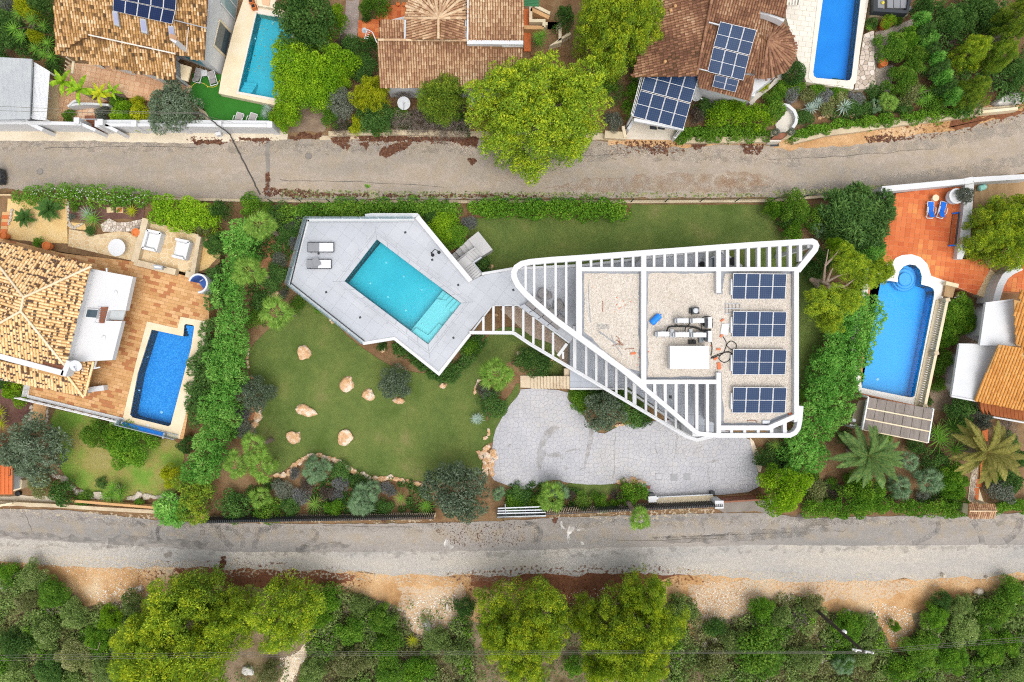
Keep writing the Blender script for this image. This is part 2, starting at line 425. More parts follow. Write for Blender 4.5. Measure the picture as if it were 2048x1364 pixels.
rt_mid=mat('roof_tile_rust',['#74503c','#966e54','#ae8868','#c2a07e','#d6ba98'],.8,9,.28,.9,.3,tone=True,mid=.15,midsc=5)
rt_tr=mat('roof_tile_brown',['#58402f','#755040','#8a634c','#a0785c','#b49276'],.7,9,.28,.9,.3,tone=True,mid=.15,midsc=5)
rt_left=mat('roof_tile_speckled',['#5c4a40','#6a4c30','#d8ac76','#e6bc84','#eec894','#f2d2a2'],.8,9,.1,.9,.2,tone=True,mid=.05,midsc=5)
rt_right=mat('roof_tile_orange',['#b87838','#cc8c44','#d89a52','#e0a860'],.8,9,.15,.9,.2,tone=True,mid=.12,midsc=4)
channel=mat('roof_channel',['#6a4a30','#84603e'],1.5,9,.25)
channel_l=mat('roof_channel_pale',['#b08856','#c69a64'],1.5,9,.15)
corr=mat('corrugated_sheet',['#b4b8bb','#bcc0c2','#c4c6c6'],.5,9,.06,.6,.05,k=0.76)
reed=mat('grey_reed_thatch',['#8a8078','#968c84','#a0968e'],1.2,20,.25,.95,.4,stretch=(3,.6,1),k=0.68)
bark=mat('grey_bark',['#8a7868','#9a8878','#b0a090'],3,20,.3,.95,.6)
barkp=mat('palm_bark',['#6a5848','#8a786a','#a89a90'],4,18,.35,.95,.7)
solarg=panelmat('solar_cells','#22406e','#2c4c78','#8298b4',6,6,.045)
solard=panelmat('solar_cells_dark','#1c2c54','#24386a','#5a7096',6,6,.045)
bluecloth=mat('blue_fabric',['#1a66d0','#2272da'],2,30,.06,.8,.05)
blueplast=mat('blue_plastic',['#1f7fe0','#2a88e6'],2,9,.05,.35,0)
pot=mat('terracotta_pot',['#c86e38','#d88048'],3,14,.12)
taupe=mat('taupe_mesh',['#a09a98','#aaa4a2'],2,40,.1)
pale_mesh=mat('pale_mesh',['#d4d6da','#dcdee0'],2,40,.05)
greymesh=mat('grey_mesh',['#84868a','#8e9094'],2,40,.08)
deckwood=mat('weathered_boards',['#9a7c58','#a88a66','#b49872'],.8,16,.2,.9,.2,stretch=(2.5,.4,1))

# ------------------------------------------------------------ foliage
LEAF={
 'pine':leafmat('pine_needles',['#4a6a2e','#6e8e2e','#98b030','#c6ca34'],.25,1.2,.07),
 'pinem':leafmat('pine_needles_mid',['#4c6e2e','#688a30','#88a436','#aeb83c'],.35,0.98,.15),
 'olive':leafmat('olive_leaves',['#546a4e','#6c8060','#84967a','#9caa90'],.25,0.8,.15),
 'bush':leafmat('bright_leaves',['#4f7a1c','#6c9a20','#8cb426','#aac82e'],.35,1.0,.15),
 'green':leafmat('mid_green_leaves',['#3f6a22','#568228','#6e9834','#8aa83e'],.35,1.05,.18),
 'dark':leafmat('dark_green_leaves',['#34562a','#446a30','#587e3a','#6e9048'],.3,1.05,.18),
 'sage':leafmat('silver_leaves',['#74806a','#8a9480','#9ea692','#b0b4a4'],.25,0.62,.15),
 'lav':leafmat('lavender_leaves',['#747a68','#888e7c','#96969c','#848c70'],.25,0.82,.12),
 'purple':leafmat('purple_leaves',['#5e4a4e','#70605e','#7a6e60','#6a6a50'],.25,0.8,.1),
 'yel':leafmat('yellow_green_leaves',['#7c8e1c','#9cac20','#bcc428','#d2d030'],.35,1.0,.12),
 'thuja':leafmat('conifer_sprays',['#487e30','#5c983a','#78b04c','#9cc464'],.35,1.12,.12),
 'thujad':leafmat('dark_conifer_sprays',['#36562a','#466a34','#587c3c','#6a8c46'],.3,1.05,.12),
 'scrub':leafmat('scrub_leaves',['#58643e','#707c48','#8a9058','#a4a478'],.3,1.1,.2),
 'dry':leafmat('dry_twigs',['#7c6e60','#94867a','#a89c90','#8a7a66'],.1,0.7,.1),
 'palm':leafmat('palm_leaves',['#557a2c','#6c9438','#86ac48','#a8c45c'],.35,0.92,.15),
 'palmb':leafmat('blue_palm_leaves',['#567850','#6a8c60','#80a074','#98ae86'],.3,0.85,.12),
 'date':leafmat('date_palm_leaves',['#46663a','#5c8044','#74944e','#98a45c'],.3,0.9,.15),
 'yucca':leafmat('yucca_leaves',['#437428','#5c9030','#78aa3a','#96bc48'],.3,.9,.15),
 'ivy':leafmat('hedge_leaves',['#3e6a1e','#558424','#6e9c2c','#8cae38'],.3,1.0,.1),
 'datey':leafmat('yellowing_fronds',['#666e34','#848440','#a29c4c','#b8a866'],.3,.85,.15),
 'maquis':leafmat('maquis_leaves',['#4a6034','#627c40','#7e9450','#9aa86a'],.3,1.15,.18),
 'agave':leafmat('agave_leaves',['#7a9488','#8ea698','#a4b8aa','#b4c4b4'],.1,.85,.08),
}
def clump_leaves(cs,rcs,nper,ll,lw,rng,ctone=None,flat=.85,zmin=-.35,tip=.25,spike=.8):
    V=[];T=[]
    for i,c in enumerate(cs):
        r=rcs[i];n=max(8,int(nper*r*r))
        d=rng.normal(size=(n,3));d /= np.linalg.norm(d,axis=1)[:,None]+1e-9
        d=d[d[:,2]>zmin];n=len(d)
        rad=r*(1-.45*rng.random(n)**2.2)
        p=np.array(c)+d*rad[:,None]*np.array([1,1,flat])
        ax=d*spike+rng.normal(size=(n,3))*.55+np.array([0,0,.15]);ax /= np.linalg.norm(ax,axis=1)[:,None]
        rv=rng.normal(size=(n,3));sd_=np.cross(ax,rv);sd_ /= np.linalg.norm(sd_,axis=1)[:,None]+1e-9
        l=ll*(.7+.6*rng.random(n))[:,None];w=lw*(.7+.6*rng.random(n))[:,None]
        V.append(np.stack([p-ax*l*.4,p+sd_*w*.5,p+ax*l*.6,p-sd_*w*.5],axis=1))
        ct=rng.random() if ctone is None else ctone[i]
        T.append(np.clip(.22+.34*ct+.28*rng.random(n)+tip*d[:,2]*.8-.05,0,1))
    V=np.concatenate(V);T=np.concatenate(T)
    return V.reshape(-1,3),T
def quad_mesh(name,V,T,m):
    me=bpy.data.meshes.new(name);n=len(V) // 4
    me.vertices.add(len(V));me.vertices.foreach_set('co',V.astype(np.float32).ravel())
    me.loops.add(n*4);me.loops.foreach_set('vertex_index',np.arange(n*4,dtype=np.int32))
    me.polygons.add(n);me.polygons.foreach_set('loop_start',np.arange(0,n*4,4,dtype=np.int32))
    me.polygons.foreach_set('loop_total',np.full(n,4,dtype=np.int32))
    me.update(calc_edges=True);me.materials.append(m)
    a=me.attributes.new('tone','FLOAT','FACE');a.data.foreach_set('value',T.astype(np.float32))
    return me
def dome(R,H,n,rc,rng,gaps=.0,lob=.16,mind=.62):
    ph=rng.random(3)*6.28;cs=[];rcs=[]
    tries=0
    while len(cs)<n and tries<n*12:
        tries+=1
        a=rng.random()*6.283;u=math.sqrt(rng.random())
        out=1+lob*math.sin(3*a+ph[0])+lob*.7*math.sin(5*a+ph[1])+lob*.4*math.sin(8*a+ph[2])
        rr=u*out*(R-rc*.7)
        q=np.array([rr*math.cos(a),rr*math.sin(a),0])
        if gaps and math.sin(q[0]*5.1/R+ph[0])*math.sin(q[1]*5.3/R+ph[1])>1-gaps:continue
        q[2]=H*(.42+.5*math.sqrt(max(0,1-u*u))*(.8+.25*rng.random()))-(rng.random()<.25)*H*.2
        k=rc*(.65+.6*rng.random())
        if any(np.linalg.norm(q-c)<mind*min(k,r) for c,r in zip(cs,rcs)):continue
        cs.append(q);rcs.append(k)
    return cs,rcs
PROTO={}
def proto(kind,i):
    key=(kind,i)
    if key in PROTO:return PROTO[key]
    rng=np.random.default_rng(100*i+sum(map(ord,kind)))
    #        R,   H,  n, rc, nper,  ll,  lw, flat, gaps, lob, spike, tip
    spec={'pine':(5,5.5,62,1.1,700,.19,.075,.85,.05,.2,.9,.34),'pinem':(3,4.2,28,.85,640,.18,.07,.85,.05,.17,.9,.3),
            'olive':(2,2.6,40,.5,1300,.20,.07,.9,.05,.14,.8,.2),'bush':(1.6,1.7,26,.5,900,.15,.10,.85,.0,.12,.6,.25),
            'spiky':(1.2,1.1,14,.45,900,.32,.05,.8,.0,.1,1.2,.25),'thuja':(1.4,3.2,26,.46,800,.34,.09,1.1,.0,.1,1.0,.3),
            'ball':(1,1.7,1,1.0,3200,.12,.075,.85,0,0,.6,.25),'twig':(1.5,1.1,20,.5,420,.4,.03,.7,.1,.15,.8,.1),
            'big':(3.2,3.8,46,.8,620,.22,.13,.85,.08,.14,.7,.28)}[kind]
    R,H,n,rc,nper,ll,lw,flat,gaps,lob,spike,tip=spec
    if kind in ('pine','pinem'):                  # lobes that each carry a cap of smaller tufts
        c0,r0=dome(R*.98,H,n,rc,rng,gaps,lob,.82);cs,rcs=[],[]
        for k in range(n*2):                     # inner foliage under the lobes
            a,u=rng.random()*6.283,math.sqrt(rng.random())*.84
            cs.append(np.array([R*u*math.cos(a),R*u*math.sin(a),H*(.22+.36*math.sqrt(1-u*u)*rng.random())]));rcs.append(.6 if kind=='pine' else .5)
        for c,r in zip(c0,r0):
            for k in range(12):
                d=rng.normal(size=3);d[2]=abs(d[2])*.9-.15;d /= np.linalg.norm(d)
                cs.append(c+d*r*.76);rcs.append(.36*(.75+.5*rng.random())*(1.15 if kind=='pine' else 1))
    else:cs,rcs=dome(R,H,n,rc,rng,gaps,lob) if kind!='ball' else ([np.array([0,0,.85])],[1.0])
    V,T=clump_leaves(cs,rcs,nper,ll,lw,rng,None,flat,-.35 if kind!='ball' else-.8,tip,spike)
    PROTO[key]=(quad_mesh('crown_'+kind,V,T,LEAF['green']),R,H);return PROTO[key]
NV={'pine':4,'pinem':4,'olive':3,'bush':5,'spiky':3,'thuja':4,'ball':1,'twig':2,'big':3}
def set_mat(o,m):
    o.material_slots[0].link='OBJECT';o.material_slots[0].material=m
TRUNK={}
def trunk_mesh(i):
    if i in TRUNK:return TRUNK[i]
    r=random.Random(50+i);mb=MB()
    top=Vector((r.uniform(-.1,.1),r.uniform(-.1,.1),.55))
    mb.tube([(0,0,-.02),(r.uniform(-.04,.04),r.uniform(-.04,.04),.25),top],[.055,.045,.035],7)
    for k in range(6):
        a=k*1.05+r.uniform(-.3,.3);e=top+Vector((math.cos(a)*.42,math.sin(a)*.42,r.uniform(.1,.32)))
        mb.tube([top-Vector((0,0,.12*r.random())),top*.5+e*.5+Vector((0,0,-.03)),e],[.026,.018,.007],5)
    TRUNK[i]=mb.mesh('tree_trunk',bark);return TRUNK[i]
CNT=[0]
def plant(kind,leaf,px,r_px,h,label,cat='shrub',name=None,trunk=False,z=0.,group=None,sy=1.):
    """crown of r_px photo pixels round px, height h; crown middle taken at 60 % of h"""
    CNT[0]+=1;i=CNT[0]
    me,R,H=proto(kind,i%NV[kind])
    zc=z+h*.6;c=W(px,zc);r=r_px*mpp(zc)*(.93 if kind in ('pine','pinem') else 1.04)
    loc=(c.x,c.y,z);rz=(i*2.399)%6.283;sc=(r/R,r/R*sy,h/(H*1.12))
    name=name or {'tree':leaf.replace('pinem','pine')+'_tree' if leaf in ('pine','pinem','olive') else 'garden_tree'}.get(cat,'shrub')
    if trunk:
        t=thing(name,label,cat,loc,group)
        o=link('crown',me,t,(0,0,0));o.scale=sc;o.rotation_euler.z=rz;set_mat(o,LEAF[leaf])
        q=link('trunk',trunk_mesh(i%4),t,(0,0,0));q.scale=(max(r*.9,.3),max(r*.9,.3),h*.95);q.rotation_euler.z=rz
        return t
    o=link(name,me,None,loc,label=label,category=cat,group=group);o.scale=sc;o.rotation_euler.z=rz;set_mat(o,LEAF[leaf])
    return o
def clump_field(poly,sp,rc,h,nper,ll,lw,seed,zbase=0.,flat=.85,tip=.25,spike=.8,dens=None,zvar=.25,tonef=.5):
    rng=np.random.default_rng(seed);cs=[];rcs=[];ct=[]
    x0,x1=min(p[0] for p in poly),max(p[0] for p in poly);y0,y1=min(p[1] for p in poly),max(p[1] for p in poly)
    p2=[(p[0],p[1]) for p in poly]
    y=y0
    while y<y1:
        x=x0
        while x<x1:
            a,b=x+(rng.random()-.5)*sp*.9,y+(rng.random()-.5)*sp*.9
            if inside(a,b,p2) and (dens is None or dens(a,b,rng)):
                k=rc*(.7+.6*rng.random())
                cs.append(np.array([a,b,zbase+h-k*flat-zvar*h*rng.random()]));rcs.append(k)
                ct.append(min(1,max(0,.5+tonef*1.2*noise.noise(Vector((a*.5,b*.5,seed)))+(rng.random()-.5)*.5)))
            x+=sp
        y+=sp
    if not cs:cs,rcs,ct=[np.array([p2[0][0],p2[0][1],zbase])],[.1],[.5]
    return clump_leaves(cs,rcs,nper,ll,lw,rng,ct,flat,-.45,tip,spike)
def hedge(s,z,h,leaf,label,seed,sp=.45,rc=.38,nper=700,ll=.15,lw=.09,name='hedge',cat='hedge',amp=.12,spike=.6,tip=.25,flat=.9,body=True,zvar=.2,tonef=.5,kind=None):
    """row planting between ground and top outline (outline read at its top height)"""
    poly=rough(P(s,z+h),amp,.5,seed)
    V,T=clump_field([Vector(p) for p in poly],sp,rc,h,nper,ll,lw,seed,z,flat,tip,spike,zvar=zvar,tonef=tonef)
    if body and not kind:                                         # sides: a second, lower storey of clumps
        V2,T2=clump_field([Vector(p) for p in poly],sp*1.5,rc*1.15,h*.6,nper*.6,ll,lw,seed+1,z,flat,tip,spike,zvar=zvar)
        V,T=np.concatenate([V,V2]),np.concatenate([T,T2])
    c=centroid(poly);org=(c.x,c.y,z);V=V-np.array(org)
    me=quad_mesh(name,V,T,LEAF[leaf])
    if kind:return link(name,me,None,org,kind=kind,label=label)
    return link(name,me,None,org,label=label,category=cat)

# ------------------------------------------------------------ palms, yuccas, agaves
def blade(mb,a,d,l,w,up,droop=.2,tone=.5,n=3):
    d=Vector(d).normalized();sdv=d.cross(Vector((0,0,1)));
    if sdv.length<1e-3:sdv=Vector((1,0,0))
    sdv.normalize();a=Vector(a);vs=[]
    for k in range(n+1):
        t=k/n;p=a+d*l*t+Vector((0,0,up*l*t-droop*l*t*t));ww=w*(1-t)**.7*(.55+.9*min(t*3,1)*.5)+.004
        vs+=[p+sdv*ww/2,p-sdv*ww/2]
    mb.add(vs,[(2*k,2*k+1,2*k+3,2*k+2) for k in range(n)],tone)
FROND={}
def fan_frond(i):                            # petiole along +X, fan of segments; about 1.6 m long
    k=('fan',i)
    if k in FROND:return FROND[k]
    r=random.Random(i);mb=MB()
    mb.bar((0,0,0),(.95,0,.2),.045,.03,.95)
    h=Vector((.95,0,.2));n=20;da=math.radians(240)/n
    for j in range(n):
        a=-math.radians(120)+da*(j+.5);ll=(.68 if abs(a)<1.5 else .5)*r.uniform(.85,1.12);w=da*.5
        def q(t,o,dz=0):return h+Vector((math.cos(a+o)*ll*t,math.sin(a+o)*ll*t,.16*t-.55*t*t*t+dz))
        t_=.3+.35*r.random()+.12*(j%2)
        mb.add([h,q(.55,-w),q(.55,0,.035),q(.55,w)],[(0,1,2),(0,2,3)],t_);mb.add([q(.55,-w),q(.8,-w*.45),q(1.0,0,-.05),q(.8,w*.45),q(.55,w),q(.55,0,.035)],[(0,1,5),(1,2,5),(2,3,5),(3,4,5)],t_+.12)
    FROND[k]=mb.mesh('fan_frond',LEAF['palm']);return FROND[k]
def feather_frond(i):                        # pinnate frond along +X, 4 m, arching
    k=('fea',i)
    if k in FROND:return FROND[k]
    r=random.Random(i+9);mb=MB();pts_=[]
    for j in range(9):
        t=j/8;pts_.append(Vector((4.0*t*(1-.12*t*t),.25*math.sin(t*2.2)*(i%3-1),1.1*t-1.75*t*t)))
    mb.tube(pts_,[.05-.045*j/8 for j in range(9)],4,.9)
    for j in range(84):
        t=.08+.92*j/84;f=t*8;q=min(7,int(f));p=pts_[q].lerp(pts_[q+1],f-q);d=(pts_[q+1]-pts_[q]).normalized()
        l=.55*math.sin(math.pi*min(1,t*.85+.16))+.08
        for sg in (-1,1):
            sd_=Vector((-d.y,d.x,0)).normalized()*sg
            blade(mb,p,sd_*.8+d*.75,l*r.uniform(.85,1.1),.075,.3+r.uniform(-.15,.1),.35,.2+.6*r.random(),2)
    FROND[k]=mb.mesh('date_frond',LEAF['date']);return FROND[k]
def cycad_frond(i):
    k=('cyc',i)
    if k in FROND:return FROND[k]
    r=random.Random(i+90);mb=MB()
    pts_=[Vector((t,0,.5*t-.55*t*t)) for t in (0,.25,.5,.75,1)]
    mb.tube(pts_,[.02,.018,.014,.01,.004],4,.8)
    for j in range(34):
        t=.06+.94*j/34;p=Vector((t,0,.5*t-.55*t*t));l=.22*math.sin(math.pi*min(1,t*.8+.2))+.03
        for sg in (-1,1):blade(mb,p,(.7,sg,0),l,.035,.25,.2,.2+.5*r.random(),2)
    FROND[k]=mb.mesh('cycad_frond',LEAF['dark']);return FROND[k]
def sword(i,w=.07):
    k=('sw',i,w)
    if k in FROND:return FROND[k]
    r=random.Random(i+30);mb=MB()
    for j in range(38):
        a=j*2.399;e=(j/38);el=e*1.2
        blade(mb,(0,0,.0),(math.cos(a),math.sin(a),0),math.cos(el)*r.uniform(.8,1.1)+.1,w,math.tan(min(el,1.2))*.7+.1,.3*(1-e),.2+.4*r.random()+.3*e,4)
    FROND[k]=mb.mesh('yucca_rosette',LEAF['yucca']);return FROND[k]
def banana_leaf(i):
    k=('ban',i)
    if k in FROND:return FROND[k]
    r=random.Random(i+60);mb=MB();vs=[];n=8
    for j in range(n+1):
        t=j/n;w=.24*math.sin(math.pi*min(1,t*.9+.08))+.01;z=.7*t-.9*t*t
        vs+=[(1.6*t,w,z+.08),(1.6*t,0,z),(1.6*t,-w,z+.08)]
    for j in range(n):
        a=3*j;mb.add([vs[a],vs[a+1],vs[a+4],vs[a+3]],[(0,1,2,3)],.4+.5*r.random());mb.add([vs[a+1],vs[a+2],vs[a+5],vs[a+4]],[(0,1,2,3)],.4+.5*r.random())
    FROND[k]=mb.mesh('banana_leaf',LEAF['bush']);return FROND[k]
def palm(px,r_px,h,label,kind='fan',leaf='palm',n=30,name='fan_palm',cat='palm',z=0.,trunk_r=.16,group=None,elmax=1.1,elmin=-.35):
    c=W(px,z+h);r=r_px*mpp(z+h);t=thing(name,label,cat,(c.x,c.y,z),group)
    mb=MB();hh=max(h,.12)
    if h>.6:
        path=[(c.x+.05*math.sin(k),c.y,z+h*k/6) for k in range(7)]
        mb.tube(path,[trunk_r*(1.25-.3*k/6)*(1+.06*(k%2)) for k in range(7)],9);mb.build('trunk',barkp,t)
    base={'fan':1.6,'fea':4.0,'cyc':1.0,'ban':1.6}[kind]
    fn={'fan':fan_frond,'fea':feather_frond,'cyc':cycad_frond,'ban':banana_leaf}[kind]
    rr=random.Random(int(px[0]*7+px[1]))
    if kind=='fan':n=int(n*.62)
    for k in range(n):
        o=link('frond' if kind!='ban' else 'leaf',fn(k%4),t,(0,0,0));u=k/n
        o.location=(0,0,h-.02);el=elmin+(elmax-elmin)*u+rr.uniform(-.12,.12)
        o.rotation_euler=(rr.uniform(-.25,.25),-el,k*2.399+rr.uniform(-.2,.2));s=r/base*rr.uniform(.66 if kind=='fan' else .88,1.08)*(1.0-.25*max(0,u-.5));o.scale=(s,s,s);set_mat(o,LEAF[leaf])
    return t
def yucca(pxs,r_px,h,label,leaf='yucca',name='yucca',cat='yucca',z=0.,w=.07,group=None):
    c=W(pxs[0],z+h*.7);t=thing(name,label,cat,(c.x,c.y,z),group);rr=random.Random(int(pxs[0][0]))
    for k,q in enumerate(pxs):
        hh=h*(1-.35*rr.random()) if len(pxs)>1 else h
        p=W(q,z+hh);o=link('rosette',sword(k%3,w),t,(0,0,0));s=r_px*mpp(z+hh)*rr.uniform(.85,1.1)
        o.location=(p.x-c.x,p.y-c.y,hh);o.scale=(s,s,s);o.rotation_euler.z=rr.uniform(0,6);set_mat(o,LEAF[leaf])
        if hh>.5:MB().tube([(c.x,c.y,z),((c.x+p.x)/2,(c.y+p.y)/2,z+hh*.4),(p.x,p.y,z+hh)],[.12,.09,.08],6).build('stem',barkp,t)
    return t

# ------------------------------------------------------------ rocks
def rock_mesh(mb,c,rx,ry,rz,seed,rot=0.,tone=.5,sub=2):
    import bmesh
    bm=bmesh.new();bmesh.ops.create_icosphere(bm,subdivisions=sub,radius=1)
    ca,sa=math.cos(rot),math.sin(rot);vs=[]
    for v in bm.verts:
        p=v.co.copy();q=p*1.1+Vector((seed*3.7,seed*1.3,seed))
        p*=1+.42*noise.noise(q)+.16*noise.noise(q*2.6);p.z=min(p.z,.72+.1*noise.noise(q*1.7))
        x,y=p.x*rx,p.y*ry
        vs.append((c[0]+ca*x-sa*y,c[1]+sa*x+ca*y,c[2]+max(p.z,-.35)*rz))
    mb.add(vs,[[w.index for w in f.verts] for f in bm.faces],tone);bm.free();return mb
def rock(px,w,h_,rz,label,m=None,seed=1,rot=0.,z=0.,name='boulder',cat='boulder',group=None):
    c=W(px,z+rz*.4);k=mpp(z)
    return single(name,rock_mesh(MB(),(c.x,c.y,z),w*k/2,h_*k/2,rz,seed,rot,sub=3),m or rockm,label,cat,group)
def rock_line(s,label,size_px,m=None,name='rock_border',z=0.,seed=0,closed=False,cat='rock border',gap=.85,dbl=False):
    pl=P(s,z);t=thing(name,label,cat,(centroid(pl).x,centroid(pl).y,z));r=random.Random(seed);i=0
    for a,b in zip(pl,pl[1:]):
        d=b-a;s0=0.
        while s0<d.length:
            sz=size_px*mpp()*r.uniform(.75,1.35);p=a+d.normalized()*(s0+sz*.3)
            for o in ((0,) if not dbl else (-.5,.5)):
                n_=Vector((-d.y,d.x,0)).normalized()*(o*sz+r.uniform(-.12,.12)*sz);q=p+n_
                rock_mesh(MB(),(q.x,q.y,z),sz*.62,sz*r.uniform(.38,.55),sz*r.uniform(.45,.7),seed+i*1.7,math.atan2(d.y,d.x)+r.uniform(-.5,.5),sub=1).build('stone',m or rockm,t);i+=1
            s0+=sz*gap*1.15
    return t

# ------------------------------------------------------------ tiled roof planes
def newell(p):
    n=Vector((0,0,0))
    for i in range(len(p)):
        a,b=p[i-1],p[i];n+=Vector(((a.y-b.y)*(a.z+b.z),(a.z-b.z)*(a.x+b.x),(a.x-b.x)*(a.y+b.y)))
    n.normalize();return n if n.z>0 else-n
def ridge(mb,a,b,r=.13,tone=.8,m=10):
    d=(b-a);k=max(1,int(d.length/.4))
    for i in range(k):
        p,q=a+d*(i/k),a+d*((i+1.08)/k);s_=Vector((-d.y,d.x,0)).normalized();vs=[]
        for e,rr in ((p,r*.85),(q,r)):
            for j in range(5):
                t=math.pi*j/4;vs.append(e+s_*(rr*math.cos(t))+Vector((0,0,rr*.9*math.sin(t)+.03)))
        mb.add(vs,[(j,j+1,j+6,j+5) for j in range(4)],min(1,max(0,tone+RND.uniform(-.25,.2))))
class Roof:
    """collects barrel tiles over several planes; the nearest 300 become objects of their own"""
    def __init__(s,parent,m,chan,pitch=.25,ln=.38,speck=None,name='roof'):
        s.parent,s.m,s.chan,s.pitch,s.ln,s.tiles,s.speck=parent,m,chan,pitch,ln,[],speck;s.tip=0;s.tips=[]
    def plane(s,pts_,down,slab=.14):
        p=[Vector(q) for q in pts_];n=newell(p);D=Vector((down[0],-down[1],0));d=(D-n*D.dot(n)).normalized();e=n.cross(d)
        M_=np.array([[q.x,q.y,1] for q in p]);co=np.linalg.lstsq(M_,np.array([q.z for q in p]),rcond=None)[0]
        for q in p:q.z=float(co[0]*q.x+co[1]*q.y+co[2])
        n=newell(p);d=(D-n*D.dot(n)).normalized();e=n.cross(d)
        o=p[0];uv=[((q-o).dot(e),(q-o).dot(d)) for q in p]
        us=[a for a,b in uv];vs=[b for a,b in uv]
        k=len(p);mb=MB();top=p if newell(p).dot((p[1]-p[0]).cross(p[2]-p[1]))>=0 else p
        mb.add([q-n*.03 for q in p]+[q-n*(slab+.03) for q in p],[tuple(range(k)),tuple(reversed(range(k,2*k)))]+[(i,(i+1)%k,k+(i+1)%k,k+i) for i in range(k)])
        mb.build('roof_deck',s.chan,s.parent)
        u=min(us)+s.pitch/2
        while u<max(us):
            v=min(vs)+s.ln/2+RND.uniform(-.04,.04)
            while v<max(vs)+.1:
                if inside(u,v,uv) and inside(u,v-s.ln*.3,uv):
                    c=o+e*u+d*v
                    r0,r1=s.pitch*.34,s.pitch*.43;j=RND.uniform(-.012,.012);vv=[]
                    for t,r,lift in ((-.5,r0,.0),(.56,r1,.035)):
                        for q in range(5):
                            an=math.pi*q/4;vv.append(c+d*(s.ln*t)+e*(r*math.cos(an)+j)+n*(r*.8*math.sin(an)+lift-.03))
                    if s.tip and RND.random()<s.tip:        # darker lower lip on some tiles
                        a,b=RND.randrange(2),RND.randrange(4,6);k=RND.uniform(.28,.6);vv+=[vv[i].lerp(vv[i+5],1-k)+n*.006 for i in range(a,b)]+[vv[i+5]+n*.006 for i in range(a,b)];m_=b-a
                        s.tips.append((10,m_))
                    else:m_=0
                    fs=[(q,q+1,q+6,q+5) for q in range(4)]+[(5,6,7,8,9)]+[(10+i,11+i,11+m_+i,10+m_+i) for i in range(m_-1)]
                    tone=s.speck(c) if s.speck else patchy(c.x,c.y,.6,.5)
                    s.tiles.append((c,vv,fs,tone))
                v+=s.ln
            u+=s.pitch
    def ridges(s,lines,r=.13,tone=.8,m=None):
        for a,b in lines:
            mb=MB();ridge(mb,a,b,r,tone);mb.build('ridge_tile_run',m or s.m,s.parent,kind='stuff')
    def done(s,limit=300):
        s.tiles.sort(key=lambda t:t[0].x**2+t[0].y**2)
        def put(mb,vv,fs,tone):mb.add(vv,fs,tone);mb.t[len(mb.t)-len(fs)+5:]=[0.0]*max(0,len(fs)-5);return mb
        for c,vv,fs,tone in s.tiles[:limit]:put(MB(),vv,fs,tone).build('roof_tile',s.m,s.parent)
        if s.tiles[limit:]:
            mb=MB()
            for c,vv,fs,tone in s.tiles[limit:]:put(mb,vv,fs,tone)
            mb.build('roof_tile_field',s.m,s.parent,kind='stuff')
def walls(parent,s,zt,z0,z1,m,name='wall'):
    p=P(s,zt);mb=MB();mb.prism(p,z0,z1);return mb.build(name,m,parent)
def facade_box(parent,name,a,b,s0,s1,z0,z1,m,off=.02,th=.05,out=1):
    """panel on a wall running a->b between fractions s0,s1 and heights"""
    a,b=Vector((a[0],a[1],0)),Vector((b[0],b[1],0));d=b-a;n_=Vector((d.y,-d.x,0)).normalized()*out
    p,q=a+d*s0+n_*off,a+d*s1+n_*off
    return MB().prism([p,q,q+n_*th,p+n_*th],z0,z1).build(name,m,parent)

# ------------------------------------------------------------ solar panels
def solar(corners,ncol,nrow,label,cells=None,half=True,parent_posts=0.,name='solar_array',group=None,zlist=None):
    """corners: world TL,TR,BR,BL"""
    a,b,c,d=[Vector(q) for q in corners];cen=(a+b+c+d)/4
    t=thing(name,label,'solar panels',(cen.x,cen.y,min(q.z for q in (a,b,c,d))-.1),group)
    def B(u,v):return (a*(1-u)+b*u)*(1-v)+(d*(1-u)+c*u)*v
    n=newell([a,b,c,d])
    gu,gv=.012/1,.006
    for i in range(ncol):
        for j in range(nrow):
            u0,u1=(i+.012)/ncol,(i+.988)/ncol;v0,v1=(j+.008)/nrow,(j+.992)/nrow
            q=[B(u0,v0),B(u1,v0),B(u1,v1),B(u0,v1)]
            mb=MB();mb.add([x for x in q]+[x-n*.05 for x in q],[(0,3,2,1),(4,5,6,7),(0,1,5,4),(1,2,6,5),(2,3,7,6),(3,0,4,7)])
            po=mb.build('panel',whitemet,t)
            mb=MB();mu,mv=.028,.016
            for k in range(2 if half else 1):
                w0=v0+(v1-v0)*(mv if k==0 else .5+.008);w1=v0+(v1-v0)*((.5-.008) if (k==0 and half) else 1-mv)
                e0,e1=u0+(u1-u0)*mu,u1-(u1-u0)*mu
                r_=[B(e0,w1),B(e1,w1),B(e1,w0),B(e0,w0)]
                mb.quad_uv([x+n*.004 for x in r_],[(0,0),(1,0),(1,1),(0,1)])
            mb.build('cell_sheet',cells or solarg,po)
    if True:
        mb=MB()
        for v in (.2,.8):mb.bar(B(0,v)-n*.06,B(1,v)-n*.06,.05,.05)
        mb.build('support_rail',graymet,t)
    return t

# ------------------------------------------------------------ pools
def pool(name,label,water,z,depth,tile,wmat,coping=None,copm=None,wl=.12,tile_floor=None):
    t=thing(name,label,'swimming pool',(centroid(water).x,centroid(water).y,z-depth))
    w=ccw(water);n=len(w);mb=MB()
    vs=[(p[0],p[1],z-depth) for p in w]+[(p[0],p[1],z+.0) for p in w]
    mb.add(vs,[tuple(range(n))]);mb.build('pool_floor',tile_floor or tile,t)
    mb=MB();mb.add(vs,[((i+1)%n,i,n+i,n+(i+1)%n) for i in range(n)]);mb.build('pool_wall',tile,t)
    MB().sheet(w,z-wl).build('water',wmat,t)
    if coping:MB().prism(keyhole(coping,w),z-.1,z+.03).build('coping',copm,t)
    return t

